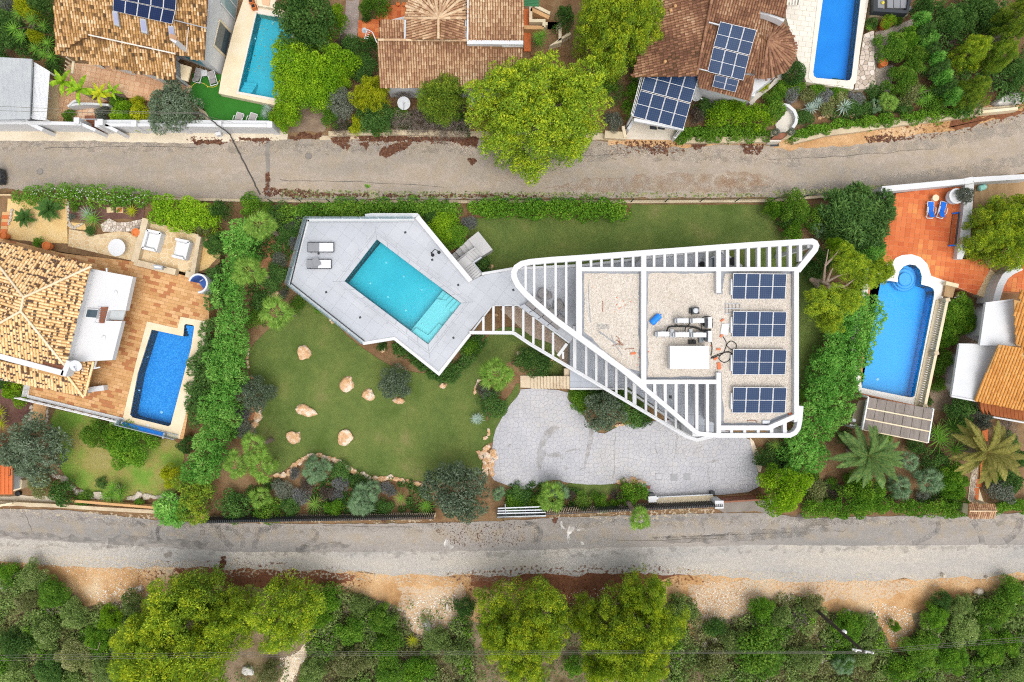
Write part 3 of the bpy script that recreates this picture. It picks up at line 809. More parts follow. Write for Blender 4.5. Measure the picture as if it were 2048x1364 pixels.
# ------------------------------------------------------------ loungers and small things
def lounger(px,ang,ln,wd,frame,fab,label,z=0.,backup=.35,group=None,fab2=None,arms=False):
    c=W(px,z+.3);t=thing('sun_lounger',label,'sun lounger',(c.x,c.y,z),group)
    ca,sa=math.cos(ang),math.sin(ang)
    def T(x,y,zz):return Vector((c.x+ca*x-sa*y,c.y+sa*x+ca*y,z+zz))
    h=.3
    for s_ in (-1,1):MB().bar(T(-ln/2,s_*wd/2,h),T(ln/2,s_*wd/2,h),.05,.05).build('side_rail',frame,t)
    for s_ in (-1,1):
        for x in (-ln*.4,ln*.4):MB().bar(T(x,s_*wd/2,h-.05),T(x,s_*wd/2,0),.05,h).build('leg',frame,t)
    for x in (-ln/2,ln/2):MB().bar(T(x,-wd/2,h),T(x,wd/2,h),.05,.05).build('crossbar',frame,t)
    b=-ln*.05
    mb=MB();q=[T(b,-wd/2+.04,h+.01),T(ln/2-.03,-wd/2+.04,h+.01),T(ln/2-.03,wd/2-.04,h+.01),T(b,wd/2-.04,h+.01)]
    mb.add(q+[x+Vector((0,0,.04)) for x in q],[(3,2,1,0),(4,5,6,7),(0,1,5,4),(1,2,6,5),(2,3,7,6),(3,0,4,7)]);mb.build('seat',fab,t)
    mb=MB();q=[T(-ln/2+.03,-wd/2+.04,h+backup),T(b-.02,-wd/2+.04,h+.01),T(b-.02,wd/2-.04,h+.01),T(-ln/2+.03,wd/2-.04,h+backup)]
    mb.add(q+[x+Vector((0,0,.04)) for x in q],[(3,2,1,0),(4,5,6,7),(0,1,5,4),(1,2,6,5),(2,3,7,6),(3,0,4,7)]);mb.build('backrest',fab2 or fab,t)
    if arms:
        for s_ in (-1,1):MB().tube([T(-ln*.3,s_*wd*.5,h),T(-ln*.2,s_*wd*.62,h+.22),T(ln*.12,s_*wd*.62,h+.22),T(ln*.2,s_*wd*.5,h)],.03,6).build('armrest',frame,t)
    return t
def round_table(px,r,h,m,label,z=0.,cat='table',pole=True):
    c=W(px,z+h);t=thing('round_table',label,cat,(c.x,c.y,z))
    MB().lathe((c.x,c.y,z),[(r,h-.04),(r,h)],28).build('tabletop',m,t)
    MB().lathe((c.x,c.y,z),[(r*.45,0),(r*.4,.03),(.05,.06),(.05,h-.05)],12).build('pedestal',m,t)
    return t
def pot_(px,r,h,m,label,z=0.,plant_leaf=None,tilt=None):
    c=W(px,z+h*.7);t=thing('plant_pot',label,'plant pot',(c.x,c.y,z))
    MB().lathe((c.x,c.y,z),[(r*.55,0),(r*.95,h*.5),(r*.85,h*.9),(r,h*.93),(r,h),(r*.75,h),(r*.7,h-.08)],18).build('pot_body',m,t)
    if plant_leaf:
        me,R,H=proto('spiky',1);o=link('foliage',me,t,(0,0,0));o.location=(0,0,h*.8);s=r*1.5/R;o.scale=(s,s,s);set_mat(o,LEAF[plant_leaf])
    else:MB().lathe((c.x,c.y,z),[(r*.68,h-.09),(r*.68,h-.085)],14).build('potting_soil',mulch,t)
    return t
MB.B=MB.build
def PR(*a,**k):return MB().prism(*a,**k)
def BR(*a,**k):return MB().bar(*a,**k)
def TU(*a,**k):return MB().tube(*a,**k)
def LA(*a,**k):return MB().lathe(*a,**k)
def BX(*a,**k):return MB().box(*a,**k)
RL=rock_line
# ============================================================ THE SETTING: ground, roads, verges
def GS(name,pl,z,m,parent=None):return struct(name,MB().sheet(pl,z),m,parent)
GS('ground',[Vector((-220,-220)),Vector((220,-220)),Vector((220,220)),Vector((-220,220))],-.03,soil)
GS('scrub_ground',rough(P('X -400,1120 200,1150 600,1160 1000,1160 1400,1170 1800,1160 2450,1150 2450,1900 -400,1900',0),.3,1.5,3),-.02,scrubsoil)
upper='X -300,285 0,279 180,280 330,284 520,279 700,277 930,276 1100,280 1250,284 1400,288 1540,292 1640,284 1760,268 1880,248 2048,212 2400,130 2400,290 2048,346 1880,365 1770,378 1690,386 1560,394 1250,396 1000,398 700,400 530,402 330,392 200,384 0,378 -300,372'
road_u=GS('upper_road',rough(P(upper,0),.16,.5,5),.012,asph1)
GS('road_verge',rough(P('X -300,255 0,258 560,258 575,268 575,280 330,287 180,282 0,282 -300,288',0),.1,.4,8),.018,vergem)
GS('stone_kerb_strip',rough(P('X 640,272 760,266 930,262 1240,268 1240,281 1000,276 800,276 640,280',0),.1,.4,9),.018,curbm)
GS('roadside_dirt',rough(P('D 340,955 700,900 1040,835 1500,770 1750,740 2046,700 2046,760 1800,830 1560,900 1400,905 1100,960 800,1000 600,1005 440,1020 340,1010',0),.25,.4,12),.017,dirtm)
GS('roadside_dirt',rough(P('C 740,910 1200,930 1850,945 1850,985 1500,985 1300,1010 1000,1000 740,985',0),.2,.4,13),.017,dirtm)
GS('red_earth',rough(P('D 1580,815 1760,785 2046,745 2046,775 1800,835 1600,880 1500,880',0),.45,.3,14),.021,redm)
lower='X -300,1016 0,1018 130,1020 310,1040 400,1046 700,1048 870,1046 1000,1042 1100,1036 1420,1026 1530,1026 1610,1036 1700,1034 2048,1026 2400,1020 2400,1090 2048,1089 1750,1091 1500,1090 1300,1094 1024,1101 700,1104 470,1104 180,1086 0,1076 -300,1070'
GS('gravel_shoulder',rough(P('X -300,1060 0,1070 180,1080 470,1098 1024,1094 1500,1084 2048,1082 2400,1082 2400,1140 2048,1146 1880,1158 1620,1164 1380,1150 1300,1146 1040,1150 900,1152 700,1142 560,1140 350,1134 200,1136 0,1122 -300,1118',0),.3,.5,21,.8),.006,gravelm)
road_l=GS('lower_road',rough(P(lower,0),.1,.5,22),.014,asph2)
GS('dirt_bank',rough(P('M 0,225 200,240 400,250 700,255 1000,270 1300,285 1600,290 2048,285 N 0,285 300,290 600,285 900,300 1250,310 1600,315 2048,280 2048,330 1700,420 1600,450 1620,520 1530,600 1450,470 1250,440 1230,560 1210,660 1140,700 1180,560 1150,430 960,450 740,500 700,600 640,400 300,440 0,440 M 1950,500 1830,470 1760,540 1640,530 1620,440 1450,380 1250,370 1100,330 700,400 640,460 540,400 340,430 300,380 150,290 0,260',0),.35,.5,31,.6),-.008,dirtm)
GS('red_bank',rough(P('M 720,255 1000,262 1250,280 1420,300 1350,345 1240,350 1000,350 760,330 690,280',0),.35,.4,33),.002,redm)
GS('red_bank',rough(P('M 1880,300 2048,290 N 0,290 250,285 480,275 700,290 620,320 560,335 480,360 430,440 250,440 200,430 100,360 0,330 M 1960,350 1890,350',0),.35,.4,34),.002,redm)
GS('rubble_path',rough(P('M 1240,560 1260,600 1200,660 1160,780 1100,780 1150,640',0),.3,.4,37),.003,sandm)
# road repairs, covers and marks
tar=mat('tar_patch',['#7c756f','#8a837b','#968d84'],1.2,16,.3,.95,.3)
tyre=bpy.data.materials.new('tyre_rubber');
def _tyre(m,c,a,sc=1.4,lo=.36,gain=3.0):
    t,N,K=nodes_of(m);out=N('OutputMaterial');tr=N('BsdfTransparent');d=N('BsdfDiffuse');d.inputs[0].default_value=lin(c,.9)
    geo=N('NewGeometry');no=N('TexNoise');no.inputs['Scale'].default_value=sc;no.inputs['Detail'].default_value=5;K(geo.outputs['Position'],no.inputs['Vector'])
    f=math_(t,'MULTIPLY',math_(t,'SMOOTH_MIN',math_(t,'MULTIPLY',math_(t,'SUBTRACT',no.outputs[0],lo),gain),1.0,.1),a)
    f=math_(t,'MAXIMUM',f,0.0)
    mx=N('MixShader');K(f,mx.inputs[0]);K(tr.outputs[0],mx.inputs[1]);K(d.outputs[0],mx.inputs[2]);K(mx.outputs[0],out.inputs[0])
_tyre(tyre,'#74716f',.42)
damp=bpy.data.materials.new('damp_stain');_tyre(damp,'#a39d94',.45)
brownst=bpy.data.materials.new('brown_wash_stain');_tyre(brownst,'#a8886c',.4)
whitst=bpy.data.materials.new('pale_spill');_tyre(whitst,'#e6e2dc',1.0)
for i,(m,s,par,z,nm) in enumerate([
    (tar,'X 531,279 539,280 538,300 541,330 539,350 541,372 540,396 529,396 531,360 533,330 530,305',road_u,.017,'tar_patch'),
    (tar,'A 245,1160 275,1148 298,1160 290,1180 262,1190 246,1178',road_u,.017,'tar_patch'),
    (tar,'A 932,960 950,955 955,975 940,990 928,985',road_u,.017,'tar_patch'),
    (whitst,'J 1490,1320 1510,1285 1530,1300 1560,1340 1540,1362 1500,1355',road_l,.019,'pale_spill'),
    (whitst,'K 575,1170 595,1165 600,1200 618,1222 590,1215',road_l,.019,'pale_spill'),(whitst,'K 625,1240 640,1200 680,1205 670,1230 640,1260 655,1290 640,1330 630,1300',road_l,.019,'pale_spill'),
    (whitst,'K 690,1225 740,1215 780,1225 740,1240',road_l,.019,'pale_spill'),(whitst,'K 720,1305 740,1310 745,1330 728,1328',road_l,.019,'pale_spill'),
    (tar,'M 655,215 680,204 692,212 685,228 660,230',road_l,.012,'tar_patch'),
    (tyre,'L 480,1110 560,1095 640,1140 1030,1130 1040,1155 700,1200 560,1200 480,1160',road_l,.0185,'dark_scuff'),
    (tyre,'M 0,122 200,140 360,150 420,165 330,172 200,160 0,150',road_l,.0185,'dark_scuff'),(tyre,'M 430,150 520,140 620,150 760,160 840,170 820,190 640,180 430,190',road_l,.0185,'dark_scuff'),
    (tyre,'M 1180,190 1360,165 1400,180 1300,200 1180,210',road_l,.0185,'dark_scuff'),(tyre,'N 560,150 900,130 1100,110 1340,120 1100,150 900,165 600,175',road_l,.0185,'dark_scuff'),
    (brownst,'K 1575,1070 1640,1065 1650,1110 1610,1140 1590,1125',road_l,.0185,'rust_stain'),
    (brownst,'C 1050,1190 1400,1180 1800,1240 1790,1300 1300,1310 700,1320 300,1290 600,1220',road_u,.0165,'earth_stain'),(brownst,'D 0,1160 300,1200 360,1260 100,1330 0,1320',road_u,.0165,'earth_stain'),
    (damp,'C 0,1060 400,1040 800,1060 700,1100 300,1110 0,1120',road_u,.0168,'dark_scuff'),(damp,'A 0,930 600,950 1200,960 1100,990 500,985 0,975',road_u,.0168,'dark_scuff'),
    (damp,'D 400,1030 800,1000 1300,960 1700,880 2046,820 2046,900 1500,1010 900,1060 420,1080',road_u,.0168,'dark_scuff'),(damp,'D 100,1270 800,1240 1500,1150 2046,1050 2046,1120 1400,1230 700,1300 100,1310',road_u,.0168,'dark_scuff'),
    ]):
    GS(nm,rough(P(s,0),.07 if i<9 else .3,.25,40+i),z+i*.00004,m,par)
def arc_mark(s,w,i):                       # tyre arc through three points
    a,b,c=P(s,0);pts_=[a*(1-t)**2+(b*2-a*.5-c*.5)*2*t*(1-t)+c*t*t for t in [k/12 for k in range(13)]]
    l=[];r=[]
    for k,p in enumerate(pts_):
        d=(pts_[min(12,k+1)]-pts_[max(0,k-1)]).normalized();n_=Vector((-d.y,d.x,0))*w/2;l.append(p+n_);r.append(p-n_)
    GS('tyre_mark',l+r[::-1],.0195+i*.0001,tyre,road_l)
for i,(s,w) in enumerate([('I 930,1170 1010,1220 1050,1290',.3),('I 1100,1190 1070,1240 1090,1300',.35),('M 870,100 890,150 930,190',.45),('M 900,110 960,140 970,190',.4),
    ('M 1110,105 1040,130 1020,195',.5),('M 1250,120 1265,150 1200,195',.4),('N 50,90 110,120 100,170',.4),('N 1700,85 1690,130 1600,175',.4),('N 1840,80 1870,130 1880,170',.5),('N 2030,70 2020,120 1970,165',.6),('K 340,1180 420,1220 400,1320',.45),('M 640,100 630,140 650,165',.3)]):
    arc_mark(s,w,i)
iron=mat('cast_iron',['#6c6864','#7a7672'],3,20,.2)
def cover(px,r,label,square=False,rot=0):
    c=W(px,.03);t=thing('manhole_cover',label,'manhole cover',(c.x,c.y,.012))
    (BX((c.x,c.y,.012),2*r,2*r,.016,rot) if square else LA((c.x,c.y,.012),[(r,0),(r,.016)],20)).B('frame_ring',iron,t)
    (BX((c.x,c.y,.024),1.7*r,1.7*r,.012,rot) if square else LA((c.x,c.y,.024),[(r*.84,0),(r*.84,.012)],20)).B('lid',tar,t)
cover((617,312),.28,'round iron manhole cover in the upper road below the bright green creeper mound')
cover((405,1065),.19,'small square iron lid in the lower road below the conifer hedge',True)
cover((80,343),.26,'worn round cover in the upper road near the white-flowered hedge')
def fringe(nm,c,lo,specs,z,sc=2.2,a=.9):
    m=bpy.data.materials.new(nm);_tyre(m,c,a,sc,lo,9.0)
    for i,s in enumerate(specs):GS(nm,rough(P(s,0),.5,.5,90+i),z+i*.0003,m)
fringe('red_earth_scatter','#7a5038',.53,['M 560,245 700,240 1000,245 1300,265 1500,290 1480,330 1350,370 1000,372 700,350 560,320','M 1780,290 2048,270 N 0,270 300,265 560,260 820,280 800,330 620,345 560,370 500,400 300,470 0,400 M 1900,380','D 1050,880 1400,820 1700,760 2046,715 2046,800 1800,870 1500,940 1100,960','B 560,905 1000,910 1500,925 1540,1010 1300,985 1000,990 700,985 560,965','A 1280,935 1900,945 1900,975 1280,985','C 740,960 1250,960 1250,1050 740,1060'],.0205,4.5,.75)
fringe('pale_dust','#d6c6ac',.5,['M 0,215 400,225 800,250 1300,275 1700,290 2048,275 2048,330 1600,330 1000,300 500,280 0,260','N 600,270 1000,285 1300,300 1700,310 2048,275 2048,310 1700,345 1200,345 800,330','K 500,1090 1640,1065 1640,1110 1300,1150 900,1160 500,1140','J 0,1150 1440,1135 1450,1165 0,1175','M 0,28 330,48 620,66 620,80 300,66 0,45'],.0206,4.5,.6)
fringe('pale_rubble_film','#e2d2ba',.4,['N 700,330 980,320 1000,470 900,520 720,520','M 1600,350 1850,340 1900,440 1760,560 1600,540','N 900,300 1500,310 1620,340 1500,400 1000,400'],.0045,5.0,.45)
fringe('dust_film','#c4b49c',.47,['X 0,285 2048,240 2048,330 1500,390 900,395 0,370','X 0,1030 700,1060 1400,1040 2048,1040 2048,1075 1400,1080 700,1090 0,1065'],.0163,.9,.28)
fringe('worn_asphalt','#86807a',.5,['X 0,282 600,285 1000,290 1600,300 1600,330 1000,310 0,300','X 0,1080 480,1103 1024,1100 2048,1088 2048,1100 1024,1115 400,1112 0,1090','X 0,1020 500,1050 900,1050 1100,1040 1500,1030 2048,1030 2048,1045 1500,1050 1000,1056 500,1064 0,1035'],.0164,1.6,.22)
def crack(s,w,par,z,i):
    pl=rough(P(s,0),.12,.35,200+i)[:-1] if False else [q for a,b in zip(P(s,0),P(s,0)[1:]) for q in [a.lerp(b,k/8)+Vector((RND.uniform(-.07,.07),RND.uniform(-.07,.07),0)) for k in range(8)]]
    l,r=[],[]
    for k,p in enumerate(pl):
        d=(pl[min(len(pl)-1,k+1)]-pl[max(0,k-1)]).normalized();n_=Vector((-d.y,d.x,0))*w*RND.uniform(.3,.8);l.append(p+n_);r.append(p-n_)
    GS('crack',l+r[::-1],z+i*.00005,crackm,par)
crackm=mat('crack_fill',['#5a554f','#6a645d'],2,20,.2)
for i,s in enumerate(['C 0,1040 500,1060 900,1050','B 200,1230 800,1240 1400,1280','D 300,1090 900,1060 1500,1010','A 300,1010 900,1000 1400,1010','N 420,165 900,150','N 760,90 770,130 690,178','M 1290,100 1700,112','M 100,60 140,150']):crack(s,.035,road_u if s[0] in 'ABCD' else road_l,.0207,i)
# leaf litter: countless dry leaves lying on the road edge
littermat=leafmat('leaf_litter_brown',['#4a2c20','#5c3828','#6c4630','#7c5840'],.0,.8,.0)
def litter(s,n,seed,z=.02,size=.11,m=None,amp=.25,name='leaf_litter'):
    poly=rough(P(s,0),amp,.25,seed,1.6);r=random.Random(seed);x0,x1=min(p.x for p in poly),max(p.x for p in poly);y0,y1=min(p.y for p in poly),max(p.y for p in poly)
    V=[];T=[];k=0
    while len(T)<n and k<n*30:
        k+=1;x,y=r.uniform(x0,x1),r.uniform(y0,y1)
        if not inside(x,y,poly):continue
        a=r.uniform(0,6.28);l=size*r.uniform(.6,1.4);w=l*.55;ca,sa=math.cos(a),math.sin(a);zz=z+r.uniform(0,.02)
        V+=[(x-ca*l,y-sa*l,zz),(x+sa*w,y-ca*w,zz+.015),(x+ca*l,y+sa*l,zz+.004),(x-sa*w,y+ca*w,zz)];T.append(r.random())
    o=link(name,quad_mesh(name,np.array(V),np.array(T),m or littermat),None,(0,0,0),kind='stuff');return o
litter('B 240,925 470,915 480,935 300,948',260,1);litter('B 560,925 700,930 640,985 560,975',200,2);litter('B 740,925 1000,930 1250,935 1240,960 1000,965 760,955',700,3)
litter('B 880,1060 900,1010 980,985 1090,970 1070,1010 1000,1040 930,1065',500,4,.02,.11);litter('B 735,965 805,975 800,1000 780,1020',150,5);litter('B 1240,930 1480,930 1550,945 1545,1000 1420,975 1250,950',700,6)
litter('B 600,980 640,990 635,1020',60,7);litter('B 645,985 680,995 665,1025',60,8);litter('A 1310,940 1400,960 1510,965 1500,985 1340,975',150,9);litter('A 1610,940 1820,945 1830,960 1700,960',180,10);litter('A 1815,1180 1840,1190 1835,1290 1815,1290',90,11)
litter('C 850,960 1150,975 1140,1060 1080,1050 900,1000',160,12,.02,.1);litter('C 1310,970 1420,975 1400,1000 1330,1020',120,13);litter('C 1630,980 1800,980 1760,1060 1680,1050',150,14);litter('B 1490,1090 1530,1075 1550,1100 1520,1125',60,15)
litter('B 90,1290 330,1290 500,1320 800,1325 800,1340 400,1345 100,1335',600,16,.02,.09);litter('B 900,1330 1500,1325 2040,1335 2040,1345 900,1345',500,17,.02,.08)
litter('J 1400,1180 2040,1170 2040,1330 1550,1340',420,18,.02,.05);litter('M 880,240 910,225 900,270 880,275',80,19);litter('B 780,1270 820,1260 800,1300',30,20,.02,.1,LEAF['green']);litter('J 1060,1150 1110,1150 1080,1175',40,21);litter('K 520,1160 570,1150 550,1180',50,22)
litter('D 950,930 1100,920 1250,930 1300,940 1100,970 980,965',200,23,.024,.1)
litter('X 560,380 1000,384 1540,386 1540,394 1000,395 560,396',900,24,.02,.1,LEAF['scrub'],.12,'roadside_weeds');litter('X 1540,384 1770,370 1780,378 1560,394',350,25,.02,.1,LEAF['scrub'],.12,'roadside_weeds')
stonesm=leafmat('rubble_stones',['#b8a488','#d0bea4','#e6d8c4','#f2ece0'],.0,.85,.0)
for i,(s,n,sz) in enumerate([('M 1640,390 1820,370 1860,440 1760,540 1640,530',700,.07),('M 330,370 560,340 620,430 420,430',350,.07),('N 740,350 960,345 940,460 760,500',800,.05),('N 1430,400 1600,440 1600,520 1540,580 1450,480',500,.06),('N 150,370 440,350 430,430 200,430',250,.05),
    ('M 1120,640 1260,570 1200,680 1150,780',300,.07),('N 1210,500 1270,540 1240,700 1200,700',260,.08),('N 1060,380 1130,370 1140,430 1060,430',160,.07),('M 0,330 80,330 60,420 0,400',160,.1),('M 1250,420 1500,390 1620,450 1480,500',350,.06),('M 200,250 700,262 640,360 380,350',500,.045)]):
    litter(s,n,60+i,.0,sz,stonesm,.3,'rubble')

# ============================================================ CENTRAL PROPERTY
lawn1='X 505,690 540,655 580,628 600,600 640,610 700,680 790,740 880,750 970,680 1000,650 1060,660 1130,700 1135,745 1080,735 1030,715 985,745 957,775 966,805 978,850 972,900 976,945 930,962 870,967 815,958 735,953 700,940 660,921 625,913 590,927 560,946 535,952 520,935 530,895 512,870 505,850 525,820 528,800 520,770 497,745 494,710'
struct('lawn',MB().sheet(rough(smooth(P(lawn1,0),2),.06,.5,3),.012),grass)
struct('lawn',MB().sheet(rough(P('X 925,436 1262,430 1262,409 1545,409 1558,462 1590,480 1640,545 1662,640 1640,700 1612,780 1596,830 1560,850 1200,800 1000,560 955,545',0),.08,.5,4),.012),grass)
struct('lawn',MB().sheet(rough(smooth(P('Q 1040,1110 1100,1000 1200,930 1290,940 1350,1000 1350,1110',0),2),.05,.3,4),.014),grass)
struct('lawn',MB().sheet(rough(smooth(P('K 600,905 980,905 985,960 900,1000 700,1000 600,960',0),1),.1,.3,6),.014),grass)
struct('lawn',MB().sheet(rough(smooth(P('K 300,200 305,300 240,400 190,480 140,580 110,640 60,640 80,500 130,400 230,330',0),1),.08,.3,6),.0125),grass)
struct('lawn',MB().sheet(rough(smooth(P('K 625,280 660,290 740,400 740,450 700,400 630,345',0),1),.08,.3,6),.0145),grass)
struct('lawn',MB().sheet(rough(smooth(P('K 1000,520 1100,490 960,520 900,540',0),1),.08,.3,6),.0145),grass)
# stamped drive
drive_pl=rough(smooth(P('K 312,258 640,275 625,340 700,390 740,450 780,510 860,580 960,530 1020,500 1210,488 1330,470 1600,520 1870,590 1890,690 1930,830 1942,962 1620,992 1250,1010 1180,1000 1165,930 1060,880 960,910 820,920 620,905 560,880 450,905 380,955 300,945 140,897 105,860 115,700 130,560 180,470 230,380 305,300',0),1),.03,.5,5)
drive=struct('driveway',PR(drive_pl,-.02,.03),stampj)
emit(drive,'paver',voronoi(drive_pl,.37,.02,.85,lambda x,y:patchy(x,y,.25,.7)),.02,.042,stampm)
GS('forecourt',rough(P('K 1640,1015 1945,1000 1990,1010 2046,1040 2046,1120 1900,1100 1700,1110 1640,1080',0),.1,.4,7),.0165,tar)
GS('path_edge',rough(P('K 1872,595 1900,620 1930,700 1960,790 1945,830 1930,830 1890,690',0),.04,.4,7),.034,sandm)
for i,s in enumerate(['K 540,505 575,530 520,580 480,640 490,700 460,760 450,830 430,830 415,740 430,640 460,570','K 775,500 810,530 800,620 780,720 760,790 745,800 755,680 780,600','K 480,715 560,690 605,715 600,760 580,725 500,730','K 590,790 610,785 640,810 615,812',
    'K 1415,680 1440,680 1445,760 1425,720','K 1228,620 1240,680 1250,720 1232,690','K 1370,570 1382,580 1372,700 1360,745 1356,730','K 1550,770 1640,745 1720,740 1640,762 1600,770 1595,850 1610,960 1585,860 1585,775','K 620,690 680,672 740,680 680,688 630,700','K 700,810 750,795 760,805 720,815','K 1455,850 1490,750 1560,650 1500,660 1480,760','K 935,880 955,560 962,560 945,880','K 220,650 250,640 250,660 230,680']):
    GS('damp_stain',rough(P(s,0),.1,.2,70+i),.0475+i*.0001,damp,drive)
for i,(x,y,sq) in enumerate([(1255,863,0),(1357,868,1),(1446,865,1)]):
    c=P1(f'K {x},{y}',.05);t=thing('drain_cover',['pale paved inspection cover in the drive, farthest from the gate','grey drain cover set in the drive, middle one of three','dark drain cover set in the drive, nearest the sliding gate'][i],'drain cover',(c.x,c.y,.045))
    mb=MB();q=.26
    for dx,dy,w,h in ((0,q,2*q,.05),(0,-q,2*q,.05),(q,0,.05,2*q),(-q,0,.05,2*q)):mb.box((c.x+dx,c.y+dy,.03),w,h,.026)
    mb.B('frame',stampj,t);BX((c.x,c.y,.03),.42,.42,.021).B('lid',stampj if sq else stampm,t)

# pool terrace (raised), with large tiles
ZD=2.9
deck_out=P('X 611.4,436.8 F 1135,262 1510,690 X 963.3,551 1024.9,540 1168.6,530.4 1397.9,504 1441.7,500.7 1486,534.4 1486,566 1170,566 1170,650 1147,675 1138.2,686.8 1037,612 984.3,609 938.8,663.3 878.3,749.5 788.9,677 727.3,688.4 576.2,569.7',ZD)
water_main=P('F 865,405 1440,840 1215,1120 645,690',ZD)
cop_main=P('F 852,322 1520,830 1226,1215 563,692',ZD)
villa_loc=W((1350,690),0)
terr=thing('pool_terrace','raised pale grey tiled pool terrace with white rim, beside the modern villa','terrace',(centroid(deck_out).x,centroid(deck_out).y,0))
PR(keyhole(deck_out,water_main),ZD-.35,ZD-.02).B('slab',deckj,terr)
inner_wall=[Vector(p) for p in P('X 640,470 830,460 925,560 960,575 955,640 878,720 790,655 728,660 606,560',ZD)]
PR(keyhole(inner_wall,water_main),0,ZD-.3).B('retaining_wall',white2,terr)
ang=math.atan2(-(840-405),1440-865)
emit(terr,'tile',grid_tiles(deck_out,ang,1.0,1.0,.004,lambda x,y:patchy(x,y,.3,.5),0.,cop_main),ZD-.1,ZD,decktile)
# coping: three stepped rings of slabs
def ring_slabs(outer,inner,z0,z1,m,parent,name,seg):
    for k in range(4):
        a,b=outer[k],outer[(k+1)%4];c,d=inner[k],inner[(k+1)%4]
        n_=max(1,int((b-a).length/seg))
        for i in range(n_):
            t0,t1=i/n_+.004,(i+1)/n_-.004
            PR([a.lerp(b,t0),a.lerp(b,t1),c.lerp(d,t1),c.lerp(d,t0)],z0,z1,RND.random()).B(name,m,parent)
def scale_ring(outer,inner,t):return [o.lerp(i,t) for o,i in zip(outer,inner)]
mainpool=pool('swimming_pool','turquoise rectangular pool with shallow step shelf, sunk in the grey terrace',water_main,ZD,1.5,mat('turquoise_mosaic',['#68d0dc','#72d6e0','#7cdce4'],.5,14,.05,.5,.03,stretch=(1,1,1)),watermat('turquoise_water','#b4ecf4'),wl=.1)
o0,o1=cop_main,water_main
ring_slabs(o0,o1,ZD-.1,ZD-.012,deckj,mainpool,'coping_joint',99)
ring_slabs(o0,scale_ring(o0,o1,.28),ZD-.1,ZD+.012,decktile,mainpool,'coping_slab',1.0)
ring_slabs(scale_ring(o0,o1,.32),scale_ring(o0,o1,.48),ZD-.1,ZD+.004,decktile,mainpool,'coping_slab',1.0)
ring_slabs(scale_ring(o0,o1,.52),scale_ring(o0,o1,.99),ZD-.1,ZD+.02,decktile,mainpool,'coping_slab',1.1)
turq=MATS['turquoise_mosaic'];shelfm=mat('pale_pool_tile',['#d4e8e4','#dceeea','#e2f2ee'],.5,20,.08,.6,.05)
PR(P('F 1090,1026 1268,808 1442,838 1215,1120',ZD),ZD-1.5,ZD-.62).B('shelf',shelfm,mainpool)
for k in range(5):
    a0=Vector((1305,748));
    f0,f1=k/5,(k+1)/5
    q=[(1265+115*f0,802+103*f0),(1308+132*f0,748+95*f0),(1308+132*f1,748+95*f1),(1265+115*f1,802+103*f1)]
    PR(P('F '+' '.join(f'{x:.0f},{y:.0f}' for x,y in q),ZD),ZD-1.5,ZD-.95+.17*k,bottom=False).B('step',shelfm,mainpool)
PR(P('F 1098,1040 1130,1008 1212,1060 1285,978 1316,1000 1216,1118',ZD),ZD-.7,ZD-.36).B('bench',shelfm,mainpool)
PR(P('F 880,419 886,423 668,690 662,686',ZD),ZD-.4,ZD-.13).B('overflow_grate',darkmet,mainpool)
lampm=mat('white_lamp',['#ffffff','#ffffff'],1,5,0,.4,0)
for s in ('930,563','821,705','1049,657','941,797','1170,749','1062,888'):
    c=P1('F '+s,ZD-1.49);LA((c.x,c.y,ZD-1.5),[(.085,0),(.085,.03),(.06,.05)],12).B('pool_light',lampm,mainpool)
for s in ('1283,838','1175,981'):
    c=P1('F '+s,ZD-.6);LA((c.x,c.y,ZD-.62),[(.085,0),(.085,.03),(.06,.05)],12).B('pool_light',lampm,mainpool)
# white rim and glass balustrade
def rim(s,w,h,zt,parent,name='rim',m=white):MB().ribbon([Vector(p) for p in P(s,zt)],w,h).B(name,m,parent)
rim('F 1120,268 392,270',.3,.5,ZD+.06,terr)
rim('F 785,246 830,240 1137,240 1150,252',.32,.9,ZD+.12,terr,'white_wall')
rim('F 1140,250 1505,690',.38,1.3,ZD+.45,terr,'white_wall',white)
rim('F 392,268 268,712',.3,.5,ZD+.06,terr);rim('F 268,712 777,1114 984,1080 1288,1322 1500,1050',.24,.5,ZD+.06,terr)
rim('F 1580,640 1790,604 G 500,268 1180,188 1310,180 1435,275',.2,.45,ZD+.1,terr)
rim('Q 95,500 372,140 728,140 1420,650',.12,.4,ZD+.03,terr,'edge_channel',graymet)
def glass_run(s,zb,h,parent,seg=1.5):
    pl=P(s,zb)
    for a,b in zip(pl,pl[1:]):
        n_=max(1,round((b-a).length/seg))
        for i in range(n_):
            p,q=a.lerp(b,i/n_+.005),a.lerp(b,(i+1)/n_-.005);p,q=p+Vector((0,0,h)),q+Vector((0,0,h))
            BR(p,q,.02,h).B('glass_pane',glasst,parent)
glass_run('F 1120,264 390,264 262,712 775,1118',ZD+.07,.95,terr)
rim('F 385,270 275,712',.1,.05,ZD+.13,terr,'edge_channel',darkmet);rim('F 282,706 779,1098',.07,.05,ZD+.13,terr,'edge_channel',darkmet);rim('F 1112,283 400,286',.07,.05,ZD+.13,terr,'edge_channel',graymet)
for i,s in enumerate(['1059,357','1243,544','468,502','520,765','751,937','1420,716','1388,1076','1796,750']):
    c=P1('F '+s,ZD);BX((c.x,c.y,ZD),.17,.17,.012,.4).B('floor_drain',darkmet,terr);
PR(P('F 905,1035 940,1010 940,1014 908,1040',ZD),ZD,ZD+.002).B('tile_trim',graymet,terr)
